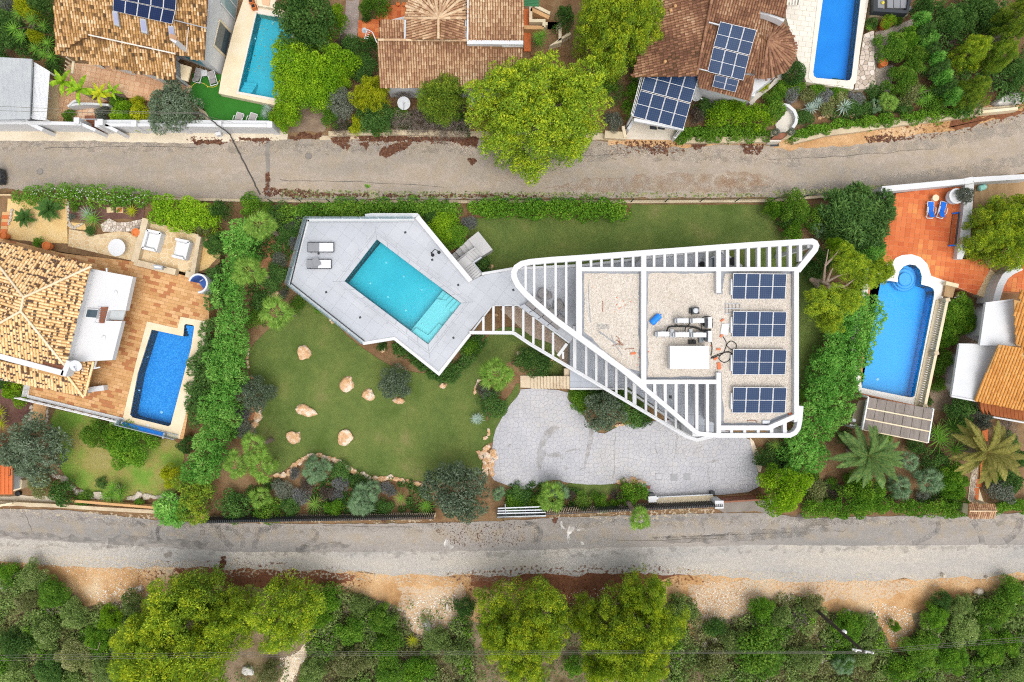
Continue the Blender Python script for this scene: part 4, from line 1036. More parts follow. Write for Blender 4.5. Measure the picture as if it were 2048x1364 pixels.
# outdoor shower
c=P1('F 1246,512',ZD);d=P1('F 1298,505',ZD);t=thing('outdoor_shower','black outdoor shower pipe standing on the pool terrace','shower',(c.x,c.y,ZD))
LA((c.x,c.y,ZD),[(.14,0),(.14,.03),(.1,.05)],16).B('base',black,t);TU([(c.x,c.y,ZD),(c.x,c.y,ZD+1.1),(c.x+.02,c.y+.08,ZD+1.18)],.04).B('pole',black,t)
TU([c+Vector((0,0,1.1)),(c+d)/2+Vector((.0,.28,1.15)),d+Vector((0,0.05,1.1))],.035).B('arm',black,t);LA((d.x,d.y,ZD+1.05),[(.14,0),(.12,.04)],16).B('shower_head',black,t)
lounger((641.5,494.5),math.pi*0+0,2.05,.75,darkmet,pale_mesh,'sun lounger laid flat with a grey head towel, nearer the lane',ZD,.03,'sun loungers on the pool terrace',greymesh)
lounger((638.5,528),0,1.9,.72,darkmet,pale_mesh,'sun lounger with crumpled grey cushion, closer to the pool',ZD,.25,'sun loungers on the pool terrace',greymesh)
c=P1('F 452,560',ZD+.45);BX((c.x,c.y,ZD+.4),.55,.62,.1,.45).B('lounger_cushion',greymesh,None,label='loose grey cushion lying crooked on the second terrace lounger',category='cushion')
# stair from north lawn to terrace
st=thing('terrace_stair','pale grey concrete stair folding down from the pool terrace to the lawn','stair',tuple(P1('F 1540,500',0)))
stp=mat('grey_step',['#b2b0b0','#bab8b8','#c2c0c0'],.8,14,.08)
def lerp2(a,b,f):return (a[0]+(b[0]-a[0])*f,a[1]+(b[1]-a[1])*f)
def flight(a0,a1,b0,b1,n,zt,zb):        # treads between edge a0-a1 (top) and b0-b1 (bottom)
    for k in range(n):
        q=[lerp2(a0,b0,k/n),lerp2(a1,b1,k/n),lerp2(a1,b1,(k+1)/n),lerp2(a0,b0,(k+1)/n)];z=zt+(zb-zt)*(k+1)/(n+1)
        PR(P('S '+' '.join(f'{x:.0f},{y:.0f}' for x,y in q),z),0,z).B('step',stp,st)
flight((590,1200),(770,1030),(400,940),(585,800),6,ZD,2.05);PR(P('S 245,785 425,640 585,800 400,942',2.05),0,2.05).B('landing',stp,st)
flight((425,640),(575,795),(640,490),(795,635),4,2.05,1.4);PR(P('S 488,300 700,133 1000,515 797,640 638,488',1.4),0,1.4).B('landing',stp,st)
flight((490,300),(632,482),(125,640),(230,745),4,1.4,.2);MB().ribbon([Vector(p) for p in P('S 640,478 560,525 235,765',1.75)],.14,1.4).B('side_wall',stp,st)
MB().ribbon([Vector(p) for p in P('S 765,672 590,792 762,1000',2.1)],.12,.6).B('side_wall',graymet,st)
# stone stair from drive to front terrace
fs=thing('entrance_stair','old stone steps climbing from the paved drive to the villa entrance','stair',tuple(P1('Q 1150,1200',0)))
PR(P('Q 755,1100 900,1100 900,1268 755,1262',.1),0,.1).B('landing',steps_m,fs)
for k in range(12):
    x0=900+44*k;PR(P(f'Q {x0},1105 {x0 + 41},1110 {x0 + 41},1285 {x0},1272',.15+.125*k),0,.22+.125*k,.5).B('step',steps_m,fs)
PR(P('Q 1350,1000 1425,1000 1425,1108 1350,1108',.9),0,1.3).B('cheek_wall',steps_m,fs)
GS('gravel_bed',rough(P('Q 480,200 540,160 730,155 1400,660 1430,700 1430,1000 1350,980 1180,660 950,590 800,480 640,340',0),.06,.3,8),.03,mat('garden_gravel',['#a08c7c','#b09c8c','#bcaa98'],.8,16,.35,.95,.6))
# ============================================================ THE MODERN VILLA
ZR,ZB,ZC=6.3,6.75,3.15
villa=thing('villa','modern white villa with wedge-shaped pergola beams and gravel flat roof with solar rows','house',tuple(W((1380,690),0)))
foot='G 478,295 1755,295 1755,1160 1600,1222 1312,1222 1312,950 860,950 478,675'
PR(P(foot,ZR),0,ZR-.25).B('wall',white,villa)
PR(P('G 460,288 1768,288 1768,1165 1600,1232 1300,1232 1300,962 848,962 460,690',ZR),ZR-.25,ZR-.02).B('roof_slab',white,villa)
MB().sheet(P(foot,ZR),ZR).B('roof_membrane',membrane,villa)
def roughp(s,z,a,st_,sd):return rough(P(s,z),a,st_,sd)
MB().sheet(roughp('G 497,318 826,316 826,900 740,870 600,760 545,700 495,668',ZR+.02,.12,.3,2),ZR+.02).B('roof_gravel',rgravel,villa,kind='stuff')
MB().sheet(roughp('G 876,316 1275,318 1282,440 1318,440 1330,315 1725,315 1732,1140 1620,1175 1570,1200 1330,1205 1316,900 1280,898 1278,925 880,932',ZR+.02,.1,.3,3),ZR+.02).B('roof_gravel',rgravel,villa,kind='stuff')
rg=[]
for i,(s,n) in enumerate([('G 500,322 822,320 822,890 745,862 605,752 550,694 500,660',2600),('G 880,322 1275,322 1282,440 1318,440 1330,322 1720,322 1728,1130 1620,1168 1570,1192 1330,1198 1316,900 1280,898 1275,920 884,925',6500)]):
    poly=P(s,ZR+.02);r=random.Random(i);V=[];T=[];x0,x1=min(p.x for p in poly),max(p.x for p in poly);y0,y1=min(p.y for p in poly),max(p.y for p in poly)
    while len(T)<n:
        x,y=r.uniform(x0,x1),r.uniform(y0,y1)
        if not inside(x,y,poly):continue
        a=r.uniform(0,6.3);l=r.uniform(.03,.075);ca,sa=math.cos(a)*l,math.sin(a)*l;z=ZR+.025
        V+=[(x-ca,y-sa,z+.01),(x+sa,y-ca,z+r.uniform(0,.03)),(x+ca,y+sa,z+.02),(x-sa,y+ca,z+r.uniform(0,.03))];T.append(r.random())
    o=link('gravel_stones',quad_mesh('gravel_stones',np.array(V)-np.array(ORG[villa.name]),np.array(T),leafmat('roof_pebbles%d'%i,['#c6bcae','#d2c8ba','#dcd2c4','#e4dcd0'],0,.76,0)),villa,kind='stuff')
def beam(s,w,h,zt=ZB,m=white,name='beam',sm=0):
    pl=[Vector(p) for p in P(s,zt)]
    return MB().ribbon(pl,w,h).B(name,m,villa)
px_=mpp(ZB)/2.9656                       # metres per G unit at beam height
nose=[(840,966),(620,806),(450,681),(330,593),(220,500),(150,436),(105,385),(84,340),(82,310),(97,280),(130,259),(180,248),(300,236),(480,224),(850,196),(1180,171),(1500,147),(1820,128),(1852,127),(1870,136),(1877,152),(1870,175),(1768,300)]
MB().ribbon([Vector(p) for p in P('G '+' '.join(f'{a},{b}' for a,b in nose),ZB+.02)],34*px_,.6).B('pergola_rim',white,villa)
beam('G 455,291 1772,291',24*px_,.55,ZB+.005)
beam('G 469,225 469,690',34*px_,.6,ZB+.012)
beam('G 853,195 853,1005',30*px_,.6,ZB+.016)
beam('G 1297,175 1297,432',28*px_,.5,ZB+.008);beam('G 1298,905 1298,1285',28*px_,.7,ZB+.008)
beam('G 845,960 1310,960',26*px_,.55,ZB+.004)
beam('G 1759,300 1759,1180',28*px_,.6,ZB+.014);beam('G 1775,1155 1595,1233 1300,1233',28*px_,.6,ZB+.006)
SE=[(600,783),(760,917),(1000,1117),(1145,1244),(1180,1268),(1290,1278),(1720,1278),(1752,1262),(1771,1235),(1780,1190),(1787,1105)]
MB().ribbon([Vector(p) for p in P('G '+' '.join(f'{a},{b}' for a,b in SE),ZB+.018)],27*px_,.6).B('pergola_rim',white,villa)
PR(P('G 1745,1100 1800,1105 1790,1190 1745,1200',ZB),ZB-.6,ZB+.003).B('corner_panel',white,villa)
def diag_y(x,pts_):
    for (a,b),(c,d) in zip(pts_,pts_[1:]):
        if min(a,c)<=x<=max(a,c):return b+(d-b)*(x-a)/(c-a+1e-9)
top_line=[(82,310),(97,280),(130,259),(180,248),(300,236),(480,224),(850,196),(1180,171),(1500,147),(1820,128),(1870,128)]
low_line=[(84,340),(105,385),(150,436),(220,500),(330,593),(450,681),(620,806)]
for x in (152,203,267,330,393):beam(f'G {x},{diag_y(x, top_line)} {x},{diag_y(x, low_line)}',13.5*px_,.32,ZB-.06,name='pergola_slat')
for x in (540,602,665,726,790,914,977,1040,1103,1166,1229):beam(f'G {x},{diag_y(x, top_line)} {x},290',15*px_,.32,ZB-.06,name='pergola_slat')
for x in (1350,1412,1474,1536,1599,1660,1722):beam(f'G {x},{diag_y(x, top_line)} {x},290',19*px_,.45,ZB-.04,name='pergola_slat')
beam('G 1783,140 1783,245',19*px_,.45,ZB-.04,name='pergola_slat')
for x,yb in ((918,1048),(980,1100),(1044,1152),(1106,1206),(1168,1258),(1231,1270)):beam(f'G {x},965 {x},{yb}',18*px_,.4,ZB-.05,name='pergola_slat')
for x in (1374,1452,1532):beam(f'G {x},1240 {x},1275',17*px_,.4,ZB-.05,name='pergola_slat')
beam('G 1612,1228 1612,1276',19*px_,.4,ZB-.05,name='pergola_slat');beam('G 1690,1195 1690,1276',22*px_,.4,ZB-.05,name='pergola_slat')
# lower pergola, at the level of the pool terrace
pc=mpp(ZC)/2.9656
low=[Vector(p) for p in P('Q 60,512 640,515 680,528 X 1060,688 G 1105,1284 1168,1305 1262,1284',ZC)]
MB().ribbon(low,20*pc,.45).B('pergola_rim',white,villa)
MB().ribbon([p+Vector((0,0,.03)) for p in low[2:5]],.06,.05).B('rim_line',graymet,villa)
Cl=[((930+60/6.819-1000)*2.9656,(590+512/6.819-440)*2.9656),((930+640/6.819-1000)*2.9656,(590+515/6.819-440)*2.9656),((930+680/6.819-1000)*2.9656,(590+528/6.819-440)*2.9656),(178,735),(1105,1284)]
Dl=[(28,560),(28,560)]
for xq,yt in ((250,300),(388,150),(523,150),(658,150),(795,195),(932,300),(1066,405),(1201,510)):
    xg=(930+xq/6.819-1000)*2.9656;yg=(590+yt/6.819-440)*2.9656
    beam(f'G {xg},{yg} {xg},{diag_y(xg, Cl)}',14*pc,.25,ZC-.05,name='pergola_slat')
beam('Q 1390,665 1268,830',6.0*mpp(ZC),.3,ZC-.045,name='pergola_slat');beam('Q 1337,775 1337,870',4.2*mpp(ZC),.3,ZC-.05,name='pergola_slat')
for x,w_ in ((443,20),(511,14),(571,14),(631,14),(690,14),(748,14),(798,22),(866,14),(925,14),(984,14),(1043,14)):
    yt=660+(x-450)*.80-25;beam(f'G {x},{yt} {x},{diag_y(x, Cl)}',w_*pc,.3,ZC-.05,name='pergola_slat')
# front terrace and inner court, west glass front, timber doors
ZT=1.6
ft=[Vector(p) for p in P('G 415,690 440,640 480,620 880,950 1312,950 1312,1250 1170,1285 760,990 745,1003 415,1003',ZT)]
PR(ft,0,ZT-.02).B('terrace_slab',deckj,villa)
emit(villa,'terrace_tile',grid_tiles(ft,0,.9,.9,.008),ZT-.08,ZT,darkdeck)
MB().ribbon([Vector(p) for p in P('G 415,1001 742,1001 1100,1238',ZT+.08)],.16,.4).B('terrace_rim',white,villa)
PR(P('G 440,640 470,640 470,690 440,690',ZT),ZT,ZT+.1).B('threshold',darkmet,villa)
a,b=W((1000+478/2.9656,440+300/2.9656),ZR),W((1000+478/2.9656,440+668/2.9656),ZR)
for i in range(4):facade_box(villa,'window',a,b,.04+i*.24,.26+i*.24,ZD+.05,ZR-.5,glassd,.02,.04,-1)
for i in range(5):facade_box(villa,'window_frame',a,b,.03+i*.24,.045+i*.24,ZD+.03,ZR-.45,darkmet,.02,.09,-1)
facade_box(villa,'window_frame',a,b,.02,1.0,ZD+.02,ZD+.09,darkmet,.02,.35,-1)
a,b=W((1000+1312/2.9656,440+950/2.9656),ZR),W((1000+1312/2.9656,440+1222/2.9656),ZR)
for i in range(3):facade_box(villa,'timber_door',a,b,.06+i*.02,.8+i*.06,ZT,ZT+2.2,wood,.05+i*.55,.06,-1)
for i in range(2):facade_box(villa,'timber_door',a,b,.05,.72+i*.1,ZT+.0,ZT+2.4,wood,.9+i*.45,.06,-1)
for x,y in ((1168,1268),(1700,1268),(1768,1180)):
    c=W((1000+x/2.9656,440+y/2.9656),ZB);BX((c.x,c.y,0),.45,.45,ZB-.4).B('column',white,villa)
for x,y in ((120,420),(200,250),(853,205),(1297,185),(1850,150)):
    c=W((1000+x/2.9656,440+y/2.9656),ZB);zb=ZD if x<1400 else 0
    if x not in (120,200):BX((c.x,c.y,zb),.3,.3,ZB-.4-zb).B('column',white,villa)
c=P1('K 1332,320',ZT);BX((c.x,c.y,ZT),.25,.25,.012).B('floor_drain',darkmet,villa)
# balcony bench, poufs, table group
bs=thing('corner_bench','taupe upholstered bench of four cushions along the balcony edge','bench',tuple(P1('Q 1080,250',ZD)))
for i in range(4):
    f0,f1=i/4+.008,(i+1)/4-.008;A0,A1=Vector((822,122)),Vector((1278,478));B0,B1=Vector((935,-10)),Vector((1400,350))
    q=[A0.lerp(A1,f0),A0.lerp(A1,f1),B0.lerp(B1,f1),B0.lerp(B1,f0)]
    PR(P('Q '+' '.join(f'{p.x:.0f},{p.y:.0f}' for p in q),ZD+.4),ZD+.02,ZD+.42).B('seat_cushion',cushion,bs)
    A0,A1=Vector((745,150)),Vector((1245,505));B0,B1=Vector((805,120)),Vector((1270,485));q=[A0.lerp(A1,f0),A0.lerp(A1,f1),B0.lerp(B1,f1),B0.lerp(B1,f0)]
    PR(P('Q '+' '.join(f'{p.x:.0f},{p.y:.0f}' for p in q),ZD+.3),ZD+.02,ZD+.3).B('back_plinth',decktile,bs)
def pouf(s,r,h,label):
    c=P1(s,ZD+h);t=thing('pouf',label,'pouf',(c.x,c.y,ZD));LA((c.x,c.y,ZD),[(r*.8,0),(r,.06),(r,h-.1),(r*.9,h-.03),(r*.6,h)],24).B('cushion_body',cushion,t);LA((c.x,c.y,ZD),[(r*.55,h),(r*.5,h+.01)],20).B('top_panel',cushion,t)
pouf('G 255,432',.42,.45,'large round taupe pouf under the pergola nose, nearest the pool');pouf('G 288,447',.30,.35,'small round taupe pouf tucked against the large one near the nose')
pouf('G 346,500',.42,.45,'large round taupe pouf beside the dark glass front of the villa');pouf('G 368,520',.30,.35,'small round taupe pouf beside the glass front, half under a slat')
for nm,s,r,h,lab in (('bar_stool','G 1200,262',.22,.7,'black bar stool on the balcony behind the pergola slats'),('round_table','G 1270,262',.5,.75,'dark round table on the balcony behind the pergola slats'),('lounge_chair','G 1385,245',.35,.6,'dark curved lounge chair at the balcony end')):
    c=P1(s,ZD+h);t=thing(nm,lab,nm.split('_')[1],(c.x,c.y,ZD));LA((c.x,c.y,ZD),[(r,h-.05),(r,h)],20).B('top',black if nm!='round_table' else glassd,t)
    for k in range(3):TU([(c.x+r*.7*math.cos(k*2.1),c.y+r*.7*math.sin(k*2.1),ZD),(c.x+.1*math.cos(k*2.1),c.y+.1*math.sin(k*2.1),ZD+h-.04)],.025).B('leg',black,t)
# ---------------------------------------------- on the gravel roof
for i,(yt,yb) in enumerate([(315,471),(540,695),(765,919),(990,1146)]):
    cs=PZ(f'G 1384,{yt},6.86 1702,{yt + 3},6.86 1692,{yb},6.44 1376,{yb},6.44')
    t=solar(cs,4,1,['row of four blue solar panels on the gravel roof, closest to the lawn side beams','row of four blue solar panels beside the steel rack and tilted white sheet','row of four blue solar panels beside the looped black hoses','row of four blue solar panels nearest the rounded roof corner'][i],name='solar_array',group='solar panel rows on the villa roof')
    for k in range(5):
        p=Vector(cs[0]).lerp(cs[1],.02+k*.24);BR(p-Vector((0,0,.06)),Vector((p.x,p.y,ZR+.03))+Vector((0,0.0,0)),.04,.04).B('support_post',graymet,t)
    q=PZ(f'G 1368,{yt + 35},6.5 1376,{yt + 35},6.5 1374,{yt + 130},6.5 1366,{yt + 130},6.5');PR(q,ZR+.03,ZR+.3).B('inverter_box',white2,t)
def hvac(s,w,d,label,fan=True):
    c=P1(s,ZR+.7);t=thing('air_conditioner',label,'air conditioner',(c.x,c.y,ZR+.02),'air conditioning units on the villa roof')
    BX((c.x,c.y,ZR+.1),w,d,.75).B('casing',white,t)
    if w>d:
        BX((c.x,c.y+d/2+.02,ZR+.15),w*.5,.04,.6).B('fan_grille',graymet,t);BX((c.x-w/2-.06,c.y,ZR+.1),.12,d*.9,.5).B('pipe_cover',graymet,t)
    else:BX((c.x-w/2-.1,c.y,ZR+.12),.2,d*.7,.55).B('coil_grille',darkmet,t)
    for e in (-1,1):BX((c.x+(e*w*.35 if w>d else 0),c.y+(0 if w>d else e*d*.35),ZR+.02),.12 if w>d else w*1.4,d*1.5 if w>d else .12,.08).B('foot_rail',graymet,t)
hvac('G 1082,597',.82,.32,'white air conditioning unit, upper bank, near the blue barrel');hvac('G 1174,597',.85,.32,'white air conditioning unit, upper bank, next to the black pipe bundle')
hvac('G 1243,608',.28,.8,'narrow upright white air conditioning unit at the end of the upper bank');hvac('G 968,677',.85,.34,'white air conditioning unit standing alone at the end of the lower bank')
hvac('G 1078,680',1.0,.34,'white air conditioning unit in the middle of the lower bank');hvac('G 1182,682',.95,.34,'white air conditioning unit, lower bank, beside the dark box');hvac('G 1243,690',.28,.8,'narrow upright white unit at the end of the lower bank, above the white box')
for s,w,d in (('G 1020,672',.25,.6),('G 1131,672',.25,.6)):
    c=P1(s,ZR+.3);single('pipe_manifold',BX((c.x,c.y,ZR+.03),w,d,.3).box((c.x,c.y+.1,ZR+.33),w*.6,d*.4,.1),graymet,'grey pipe manifold between two units of the lower bank'+(', nearer the lone unit' if w and '1020' in s else ', nearer the dark box'),'pipe box','pipe manifolds')
t=thing('plant_box','large plain white rectangular box housing on the gravel roof','housing',tuple(P1('G 1125,815',ZR)))
q=P('G 1010,748 1238,748 1238,882 1010,882',ZR+.9);PR(q,ZR+.02,ZR+.86).B('body',white,t);c=centroid(q);PR([c+(Vector((p.x,p.y,0))-c)*1.02 for p in q],ZR+.86,ZR+.92).B('lid',white,t)
for s,w,d,lab,m in (('G 1142,722',.5,.32,'black pump cluster behind the white box housing',black),('G 1194,712',.32,.36,'dark blue-grey box against the lower bank',glassd)):
    c=P1(s,ZR+.3);single('pump_unit',BX((c.x,c.y,ZR+.03),w,d,.32).box((c.x+.1,c.y+.05,ZR+.35),w*.4,d*.5,.12,.4),m,lab,'pump')
c=P1('G 1160,537',ZR+.4);t=thing('roof_fan','dark square extractor fan standing alone on the roof gravel','extractor fan',(c.x,c.y,ZR+.02));BX((c.x,c.y,ZR+.02),.52,.52,.4,.12).B('housing',darkmet,t);LA((c.x,c.y,ZR+.42),[(.2,0),(.2,.08),(.13,.1)],16).B('fan_ring',graymet,t);BX((c.x-.3,c.y,ZR+.02),.2,.4,.2).B('side_box',darkmet,t)
def barrel(s0,s1,r,z,label):
    a,b=P1(s0,z+r),P1(s1,z+r);t=thing('plastic_barrel',label,'barrel',tuple((a+b)/2-Vector((0,0,r))))
    d=(b-a);TU([a,a+d*.04,a+d*.1,a+d*.3,a+d*.33,a+d*.36,a+d*.66,a+d*.69,a+d*.72,a+d*.92,a+d*.97,b],[r*.7,r*.9,r,r,r*1.05,r,r,r*1.05,r,r,r*.88,r*.7],16).B('drum',blueplast,t)
    TU([b+d.normalized()*-.01+Vector((.05,.02,r*.3)),b+d.normalized()*.06+Vector((.05,.02,r*.3))],.05,8).B('bung',blueplast,t)
barrel('G 897,613','G 948,564',.25,ZR+.02,'bright blue plastic barrel lying on the roof gravel')
t=thing('steel_rack','empty grey steel grid rack lying flat on the roof gravel','rack',tuple(P1('G 1378,525',ZR)))
for s in ('1336,497 1424,497','1336,525 1424,525','1336,555 1380,555'):BR(*P('G '+s,ZR+.12),.05,.06).B('rail',graymet,t)
for x in (1338,1358,1379,1400,1423):BR(*P(f'G {x},497 {x},{556 if x < 1385 else 527}',ZR+.10),.045,.06).B('rail',taupe,t)
t=single('metal_sheet',PR(P('G 1317,615 1362,613 1352,682 1306,676',ZR+.1),ZR+.05,ZR+.12),white,'loose tilted white sheet lying near the solar rows','sheet')
for i,(s,w,d,r_,lab) in enumerate([('1318,594',.28,.12,.6,'small clay brick beside the steel rack and white sheet'),('1296,767',.3,.14,0,'clay brick between the white box and the hoses'),('1278,822',.3,.14,.5,'clay brick under the black hose bundle'),('1298,865',.26,.5,0.1,'large broken clay brick below the hoses'),('1312,686',.25,.14,1,'clay brick under the corner of the tilted sheet'),('790,791',.38,.16,.1,'broken clay brick beside the rusty rods'),('1721,1152',.22,.2,.3,'clay brick in the roof corner by the rounded beam')]):
    c=P1('G '+s,ZR+.05);single('clay_brick',BX((c.x,c.y,ZR+.03),w,d,.1,r_),brickm,lab,'brick','loose bricks on the villa roof')
mb=MB();r=random.Random(4)
for s in ('547,398','692,503','693,460','733,480','742,505','773,484','705,527','713,520','833,700','825,815','815,860','680,545','1250,745','880,782','700,760'):
    c=P1('G '+s,ZR+.03);rock_mesh(mb,(c.x,c.y,ZR+.03),.06,.045,.03,r.random()*9,r.random()*6,sub=1)
mb.B('brick_crumbs',brickm,None,kind='stuff')
def cable(s,z,r,m,name,label,cat,zs=None):
    pl=[Vector(p) for p in P(s,z)];o=[]
    for i in range(len(pl)-1):
        p0,p1,p2,p3=pl[max(0,i-1)],pl[i],pl[i+1],pl[min(len(pl)-1,i+2)]
        for k in range(5):
            t=k/5;o.append(.5*((2*p1)+(p2-p0)*t+(2*p0-5*p1+4*p2-p3)*t*t+(3*p1-p0-3*p2+p3)*t**3))
    o.append(pl[-1]);return single(name,TU(o,r,6),m,label,cat)
cable('G 1250,822 1290,806 1325,790 1345,740 1370,718 1400,735 1398,765 1375,770 1345,745 1340,720 1322,690',ZR+.06,.03,black,'hose','looped black hose reaching the third solar row','hose')
cable('G 1252,815 1300,795 1340,785 1372,790 1360,830 1330,845 1300,825 1310,800 1350,780 1380,795',ZR+.07,.03,black,'hose','black hose coiled in a ring beside the white box','hose')
cable('G 990,660 1000,636 1040,630 1120,632 1170,640 1200,655 1250,652',ZR+.35,.07,black,'insulated_pipe','thick black insulated pipe running between the two banks of units','pipe')
cable('G 1045,615 1044,632',ZR+.3,.04,black,'insulated_pipe','short black pipe dropping from the first upper unit','pipe');cable('G 1130,600 1120,620 1100,640 1098,662',ZR+.3,.04,black,'insulated_pipe','bent black pipe between the middle units','pipe');cable('G 1197,610 1197,650',ZR+.3,.04,black,'insulated_pipe','straight black pipe beside the narrow upper unit','pipe')
cable('G 1200,580 1215,573 1250,575 1262,600 1258,640',ZR+.3,.03,black,'insulated_pipe','thin black pipe curving round the narrow upper unit','pipe');cable('G 1252,720 1258,760 1252,805',ZR+.1,.03,black,'hose','black hose running down beside the white box','hose')
for i,(s,m,lab) in enumerate([('524,378 528,480 538,610',graymet,'long thin steel rod lying by the west parapet of the gravel roof'),('512,435 520,520 534,600',white2,'long pale batten lying crossed with the steel rod'),('575,650 650,705 720,755',graymet,'thin steel rod pointing at the rusty hooks'),('585,665 640,700 690,745',graymet,'second thin steel rod near the wire mesh'),('608,480 611,510 608,543 614,545',rust,'rusty bent hook lying alone on the gravel'),('740,766 795,762',rust,'straight rusty rod with hooked end'),('690,690 705,700 712,735 735,742 715,725 690,712',rust,'tangled rusty rebar hooks'),('668,745 700,735 728,745 700,720',rust,'rusty hook beside the tangled rebar'),('1470,1195 1466,1188 1490,1188 1525,1193 1523,1202',rust,'rusty bracket lying near the south roof edge'),('660,680 680,740 720,790 725,805',graymet,'bent grey wire lying over the rebar')]):
    pl=P('G '+s,ZR+.06+i*.002);single('steel_rod',TU(pl,.022,5),m,lab,'rod')
t=MB()
for k in range(8):a,b=P(f'G {575 + k * 9},{615 + (k % 3) * 4} {588 + k * 8},{645 - (k % 2) * 6}',ZR+.05);t.tube([a,b],.01,4)
for k in range(4):a,b=P(f'G 572,{618 + k * 8} 650,{622 + k * 8}',ZR+.06);t.tube([a,b],.01,4)
single('wire_mesh',t,graymet,'crumpled offcut of grey wire mesh on the gravel','wire mesh')
c=P1('G 1577,1198',ZR+.1);single('junction_box',BX((c.x,c.y,ZR+.02),.55,.24,.14).box((c.x,c.y,ZR+.16),.5,.2,.02),graymet,'flat grey junction box near the south roof edge','junction box')
# ============================================================ FENCES AND WALLS OF THE VILLA PLOT
def fence_posts(s,z,h,name,label,posts,kerb=True):
    pl=P(s,z+.1);t=thing(name,label,'fence',(pl[0].x,pl[0].y,z))
    if kerb:
        for a,b in zip(pl,pl[1:]):BR(a+Vector((0,0,.15)),b+Vector((0,0,.15)),.22,.35).B('kerb_wall',curbm,t)
    gm=mat('green_post',['#1e4638','#285244'],2,9,.1,.5,0)
    tops=[]
    for x,y in posts:
        b=W((x,y),z+.2);TU([(b.x,b.y,z),(b.x,b.y,z+h)],.045,6).B('post',gm,t);tops.append(b)
    mb=MB()
    for a,b in zip(tops,tops[1:]):
        for hh in (.5,.9,1.3,h-.05):mb.tube([(a.x,a.y,z+hh),(b.x,b.y,z+hh)],.006,3)
        d=b-a;n_=int(d.length/.25)
        for k in range(n_):p=a+d*(k/n_);mb.tube([(p.x,p.y,z+.25),(p.x,p.y,z+h-.05)],.004,3)
    mb.B('wire_mesh',gm,t)
    return t
fence_posts('X 300,397 420,400 530,402 700,404 900,404 1262,404 1540,402 1700,389 1770,380',0,1.5,'wire_fence','green wire fence on a low stone kerb along the upper lane',[(500,403),(545,404),(602,403),(660,404),(718,404),(778,404),(836,404),(895,404),(955,404),(1015,404),(1075,404),(1135,404),(1195,404),(1262,404),(1330,404),(1400,403),(1470,403),(1545,401),(1604,396),(1660,391),(1720,384)])
# dark louvred fence and gate along the lower road
def louvre(s0,s1,z,h,n,label):
    a,b=P1(s0,0),P1(s1,0);d=b-a;t=thing('louvre_fence',label,'fence',(a.x,a.y,0));nn=Vector((-d.y,d.x,0)).normalized()
    BR(a+Vector((0,0,.4)),b+Vector((0,0,.4)),.3,.45).B('base_wall',curbm,t)
    for k in range(n):
        p=a+d*((k+.5)/n);BR(Vector((p.x,p.y,h))+nn*.0,Vector((p.x,p.y,h))+nn*.2,.05,h-.4).B('slat',darkmet,t)
    BR(a+Vector((0,0,h-.1)),b+Vector((0,0,h-.1)),.04,.05).B('rail',darkmet,t)
louvre('X 1090,1018','X 1432,1002',0,2.0,100,'dark louvred metal fence along the road beside the villa gate')
louvre('X 420,1035','X 872,1027',0,1.8,120,'long dark louvred fence below the palm bed along the road')
t=thing('gate_pillar','white rendered pillar at the end of the louvred fence by the gate','pillar',tuple(P1('K 1675,1060',0)));PR(P('K 1640,1030 1690,1030 1690,1075 1640,1078',1.8),0,1.8).B('shaft',white,t);PR(P('K 1636,1027 1695,1027 1695,1080 1636,1082',1.85),1.8,1.9).B('cap',white,t)
t=thing('retaining_wall','low cream concrete wall between the drive and the louvred fence','wall',tuple(P1('K 1440,1015',0)));PR(P('K 1245,1008 1620,988 1655,1038 1630,1042 1240,1048',.5),0,.5).B('wall_body',cream,t);BR(P1('K 1242,1004',.6),P1('K 1622,986',.6),.08,.15).B('coping_strip',graymet,t)
t=thing('sliding_gate','rust brown metal sliding gate across the paved drive','gate',tuple(P1('K 1790,1000',0)))
a,b=P1('K 1635,1005',.1),P1('K 1960,985',.1)
for k in range(14):
    p,q=a.lerp(b,k/14+.003),a.lerp(b,(k+1)/14-.003);BR(Vector((p.x,p.y,1.75)),Vector((q.x,q.y,1.75)),.05,1.65).B('panel',wood,t)
BR(Vector((a.x,a.y,1.82)),Vector((b.x,b.y,1.82)),.12,.08).B('top_rail',wood,t);BR(P1('K 1640,1022',.08),P1('K 2000,1000',.08),.35,.1).B('track',wood,t)
c=P1('K 1622,978',.5);BX((c.x,c.y,0),.35,.3,.5).B('motor',darkmet,t)
t=thing('meter_box','white utility meter box beside the clipped shrub at the drive','utility box',tuple(P1('K 1205,1010',0)));PR(P('K 1182,1000 1238,995 1240,1038 1185,1040',1.2),0,1.2).B('cabinet',white,t);PR(P('K 1185,980 1222,978 1226,994 1188,996',1.1),.5,1.1).B('vent_panel',darkmet,t);c=P1('K 1245,1012',1);BX((c.x,c.y,.4),.15,.18,.6).B('conduit',graymet,t)
c=P1('K 1185,938',.2);single('paving_slab',BX((c.x,c.y,.03),.3,.28,.06).box((c.x,c.y,.09),.2,.2,.02),wood,'small brown block at the end of the drive border','block')
t=thing('bin_shelter','grey steel frame shelter with open slatted roof beside the olive tree','shelter',tuple(P1('K 320,1105',0)))
for s in ('155,1080 480,1068','155,1098 482,1090','152,1115 484,1108','150,1142 485,1130'):BR(*P('K '+s,1.5),.09,.08).B('roof_rail',graymet,t)
for x in (158,212,275,345,410,480):BR(*P(f'K {x},{1082 - (x - 158) * .035} {x},{1142 - (x - 158) * .035}',1.48),.05,.06).B('crossbar',darkmet,t)
PR(P('K 152,1085 483,1075 485,1130 150,1142',0.5),0,.5).B('inner_box',darkmet,t);BR(*P('K 150,1144 485,1134',1.5),.05,1.4).B('front_panel',graymet,t);TU(P('K 205,1050 210,1120',1.6),.03).B('lamp_arm',graymet,t)
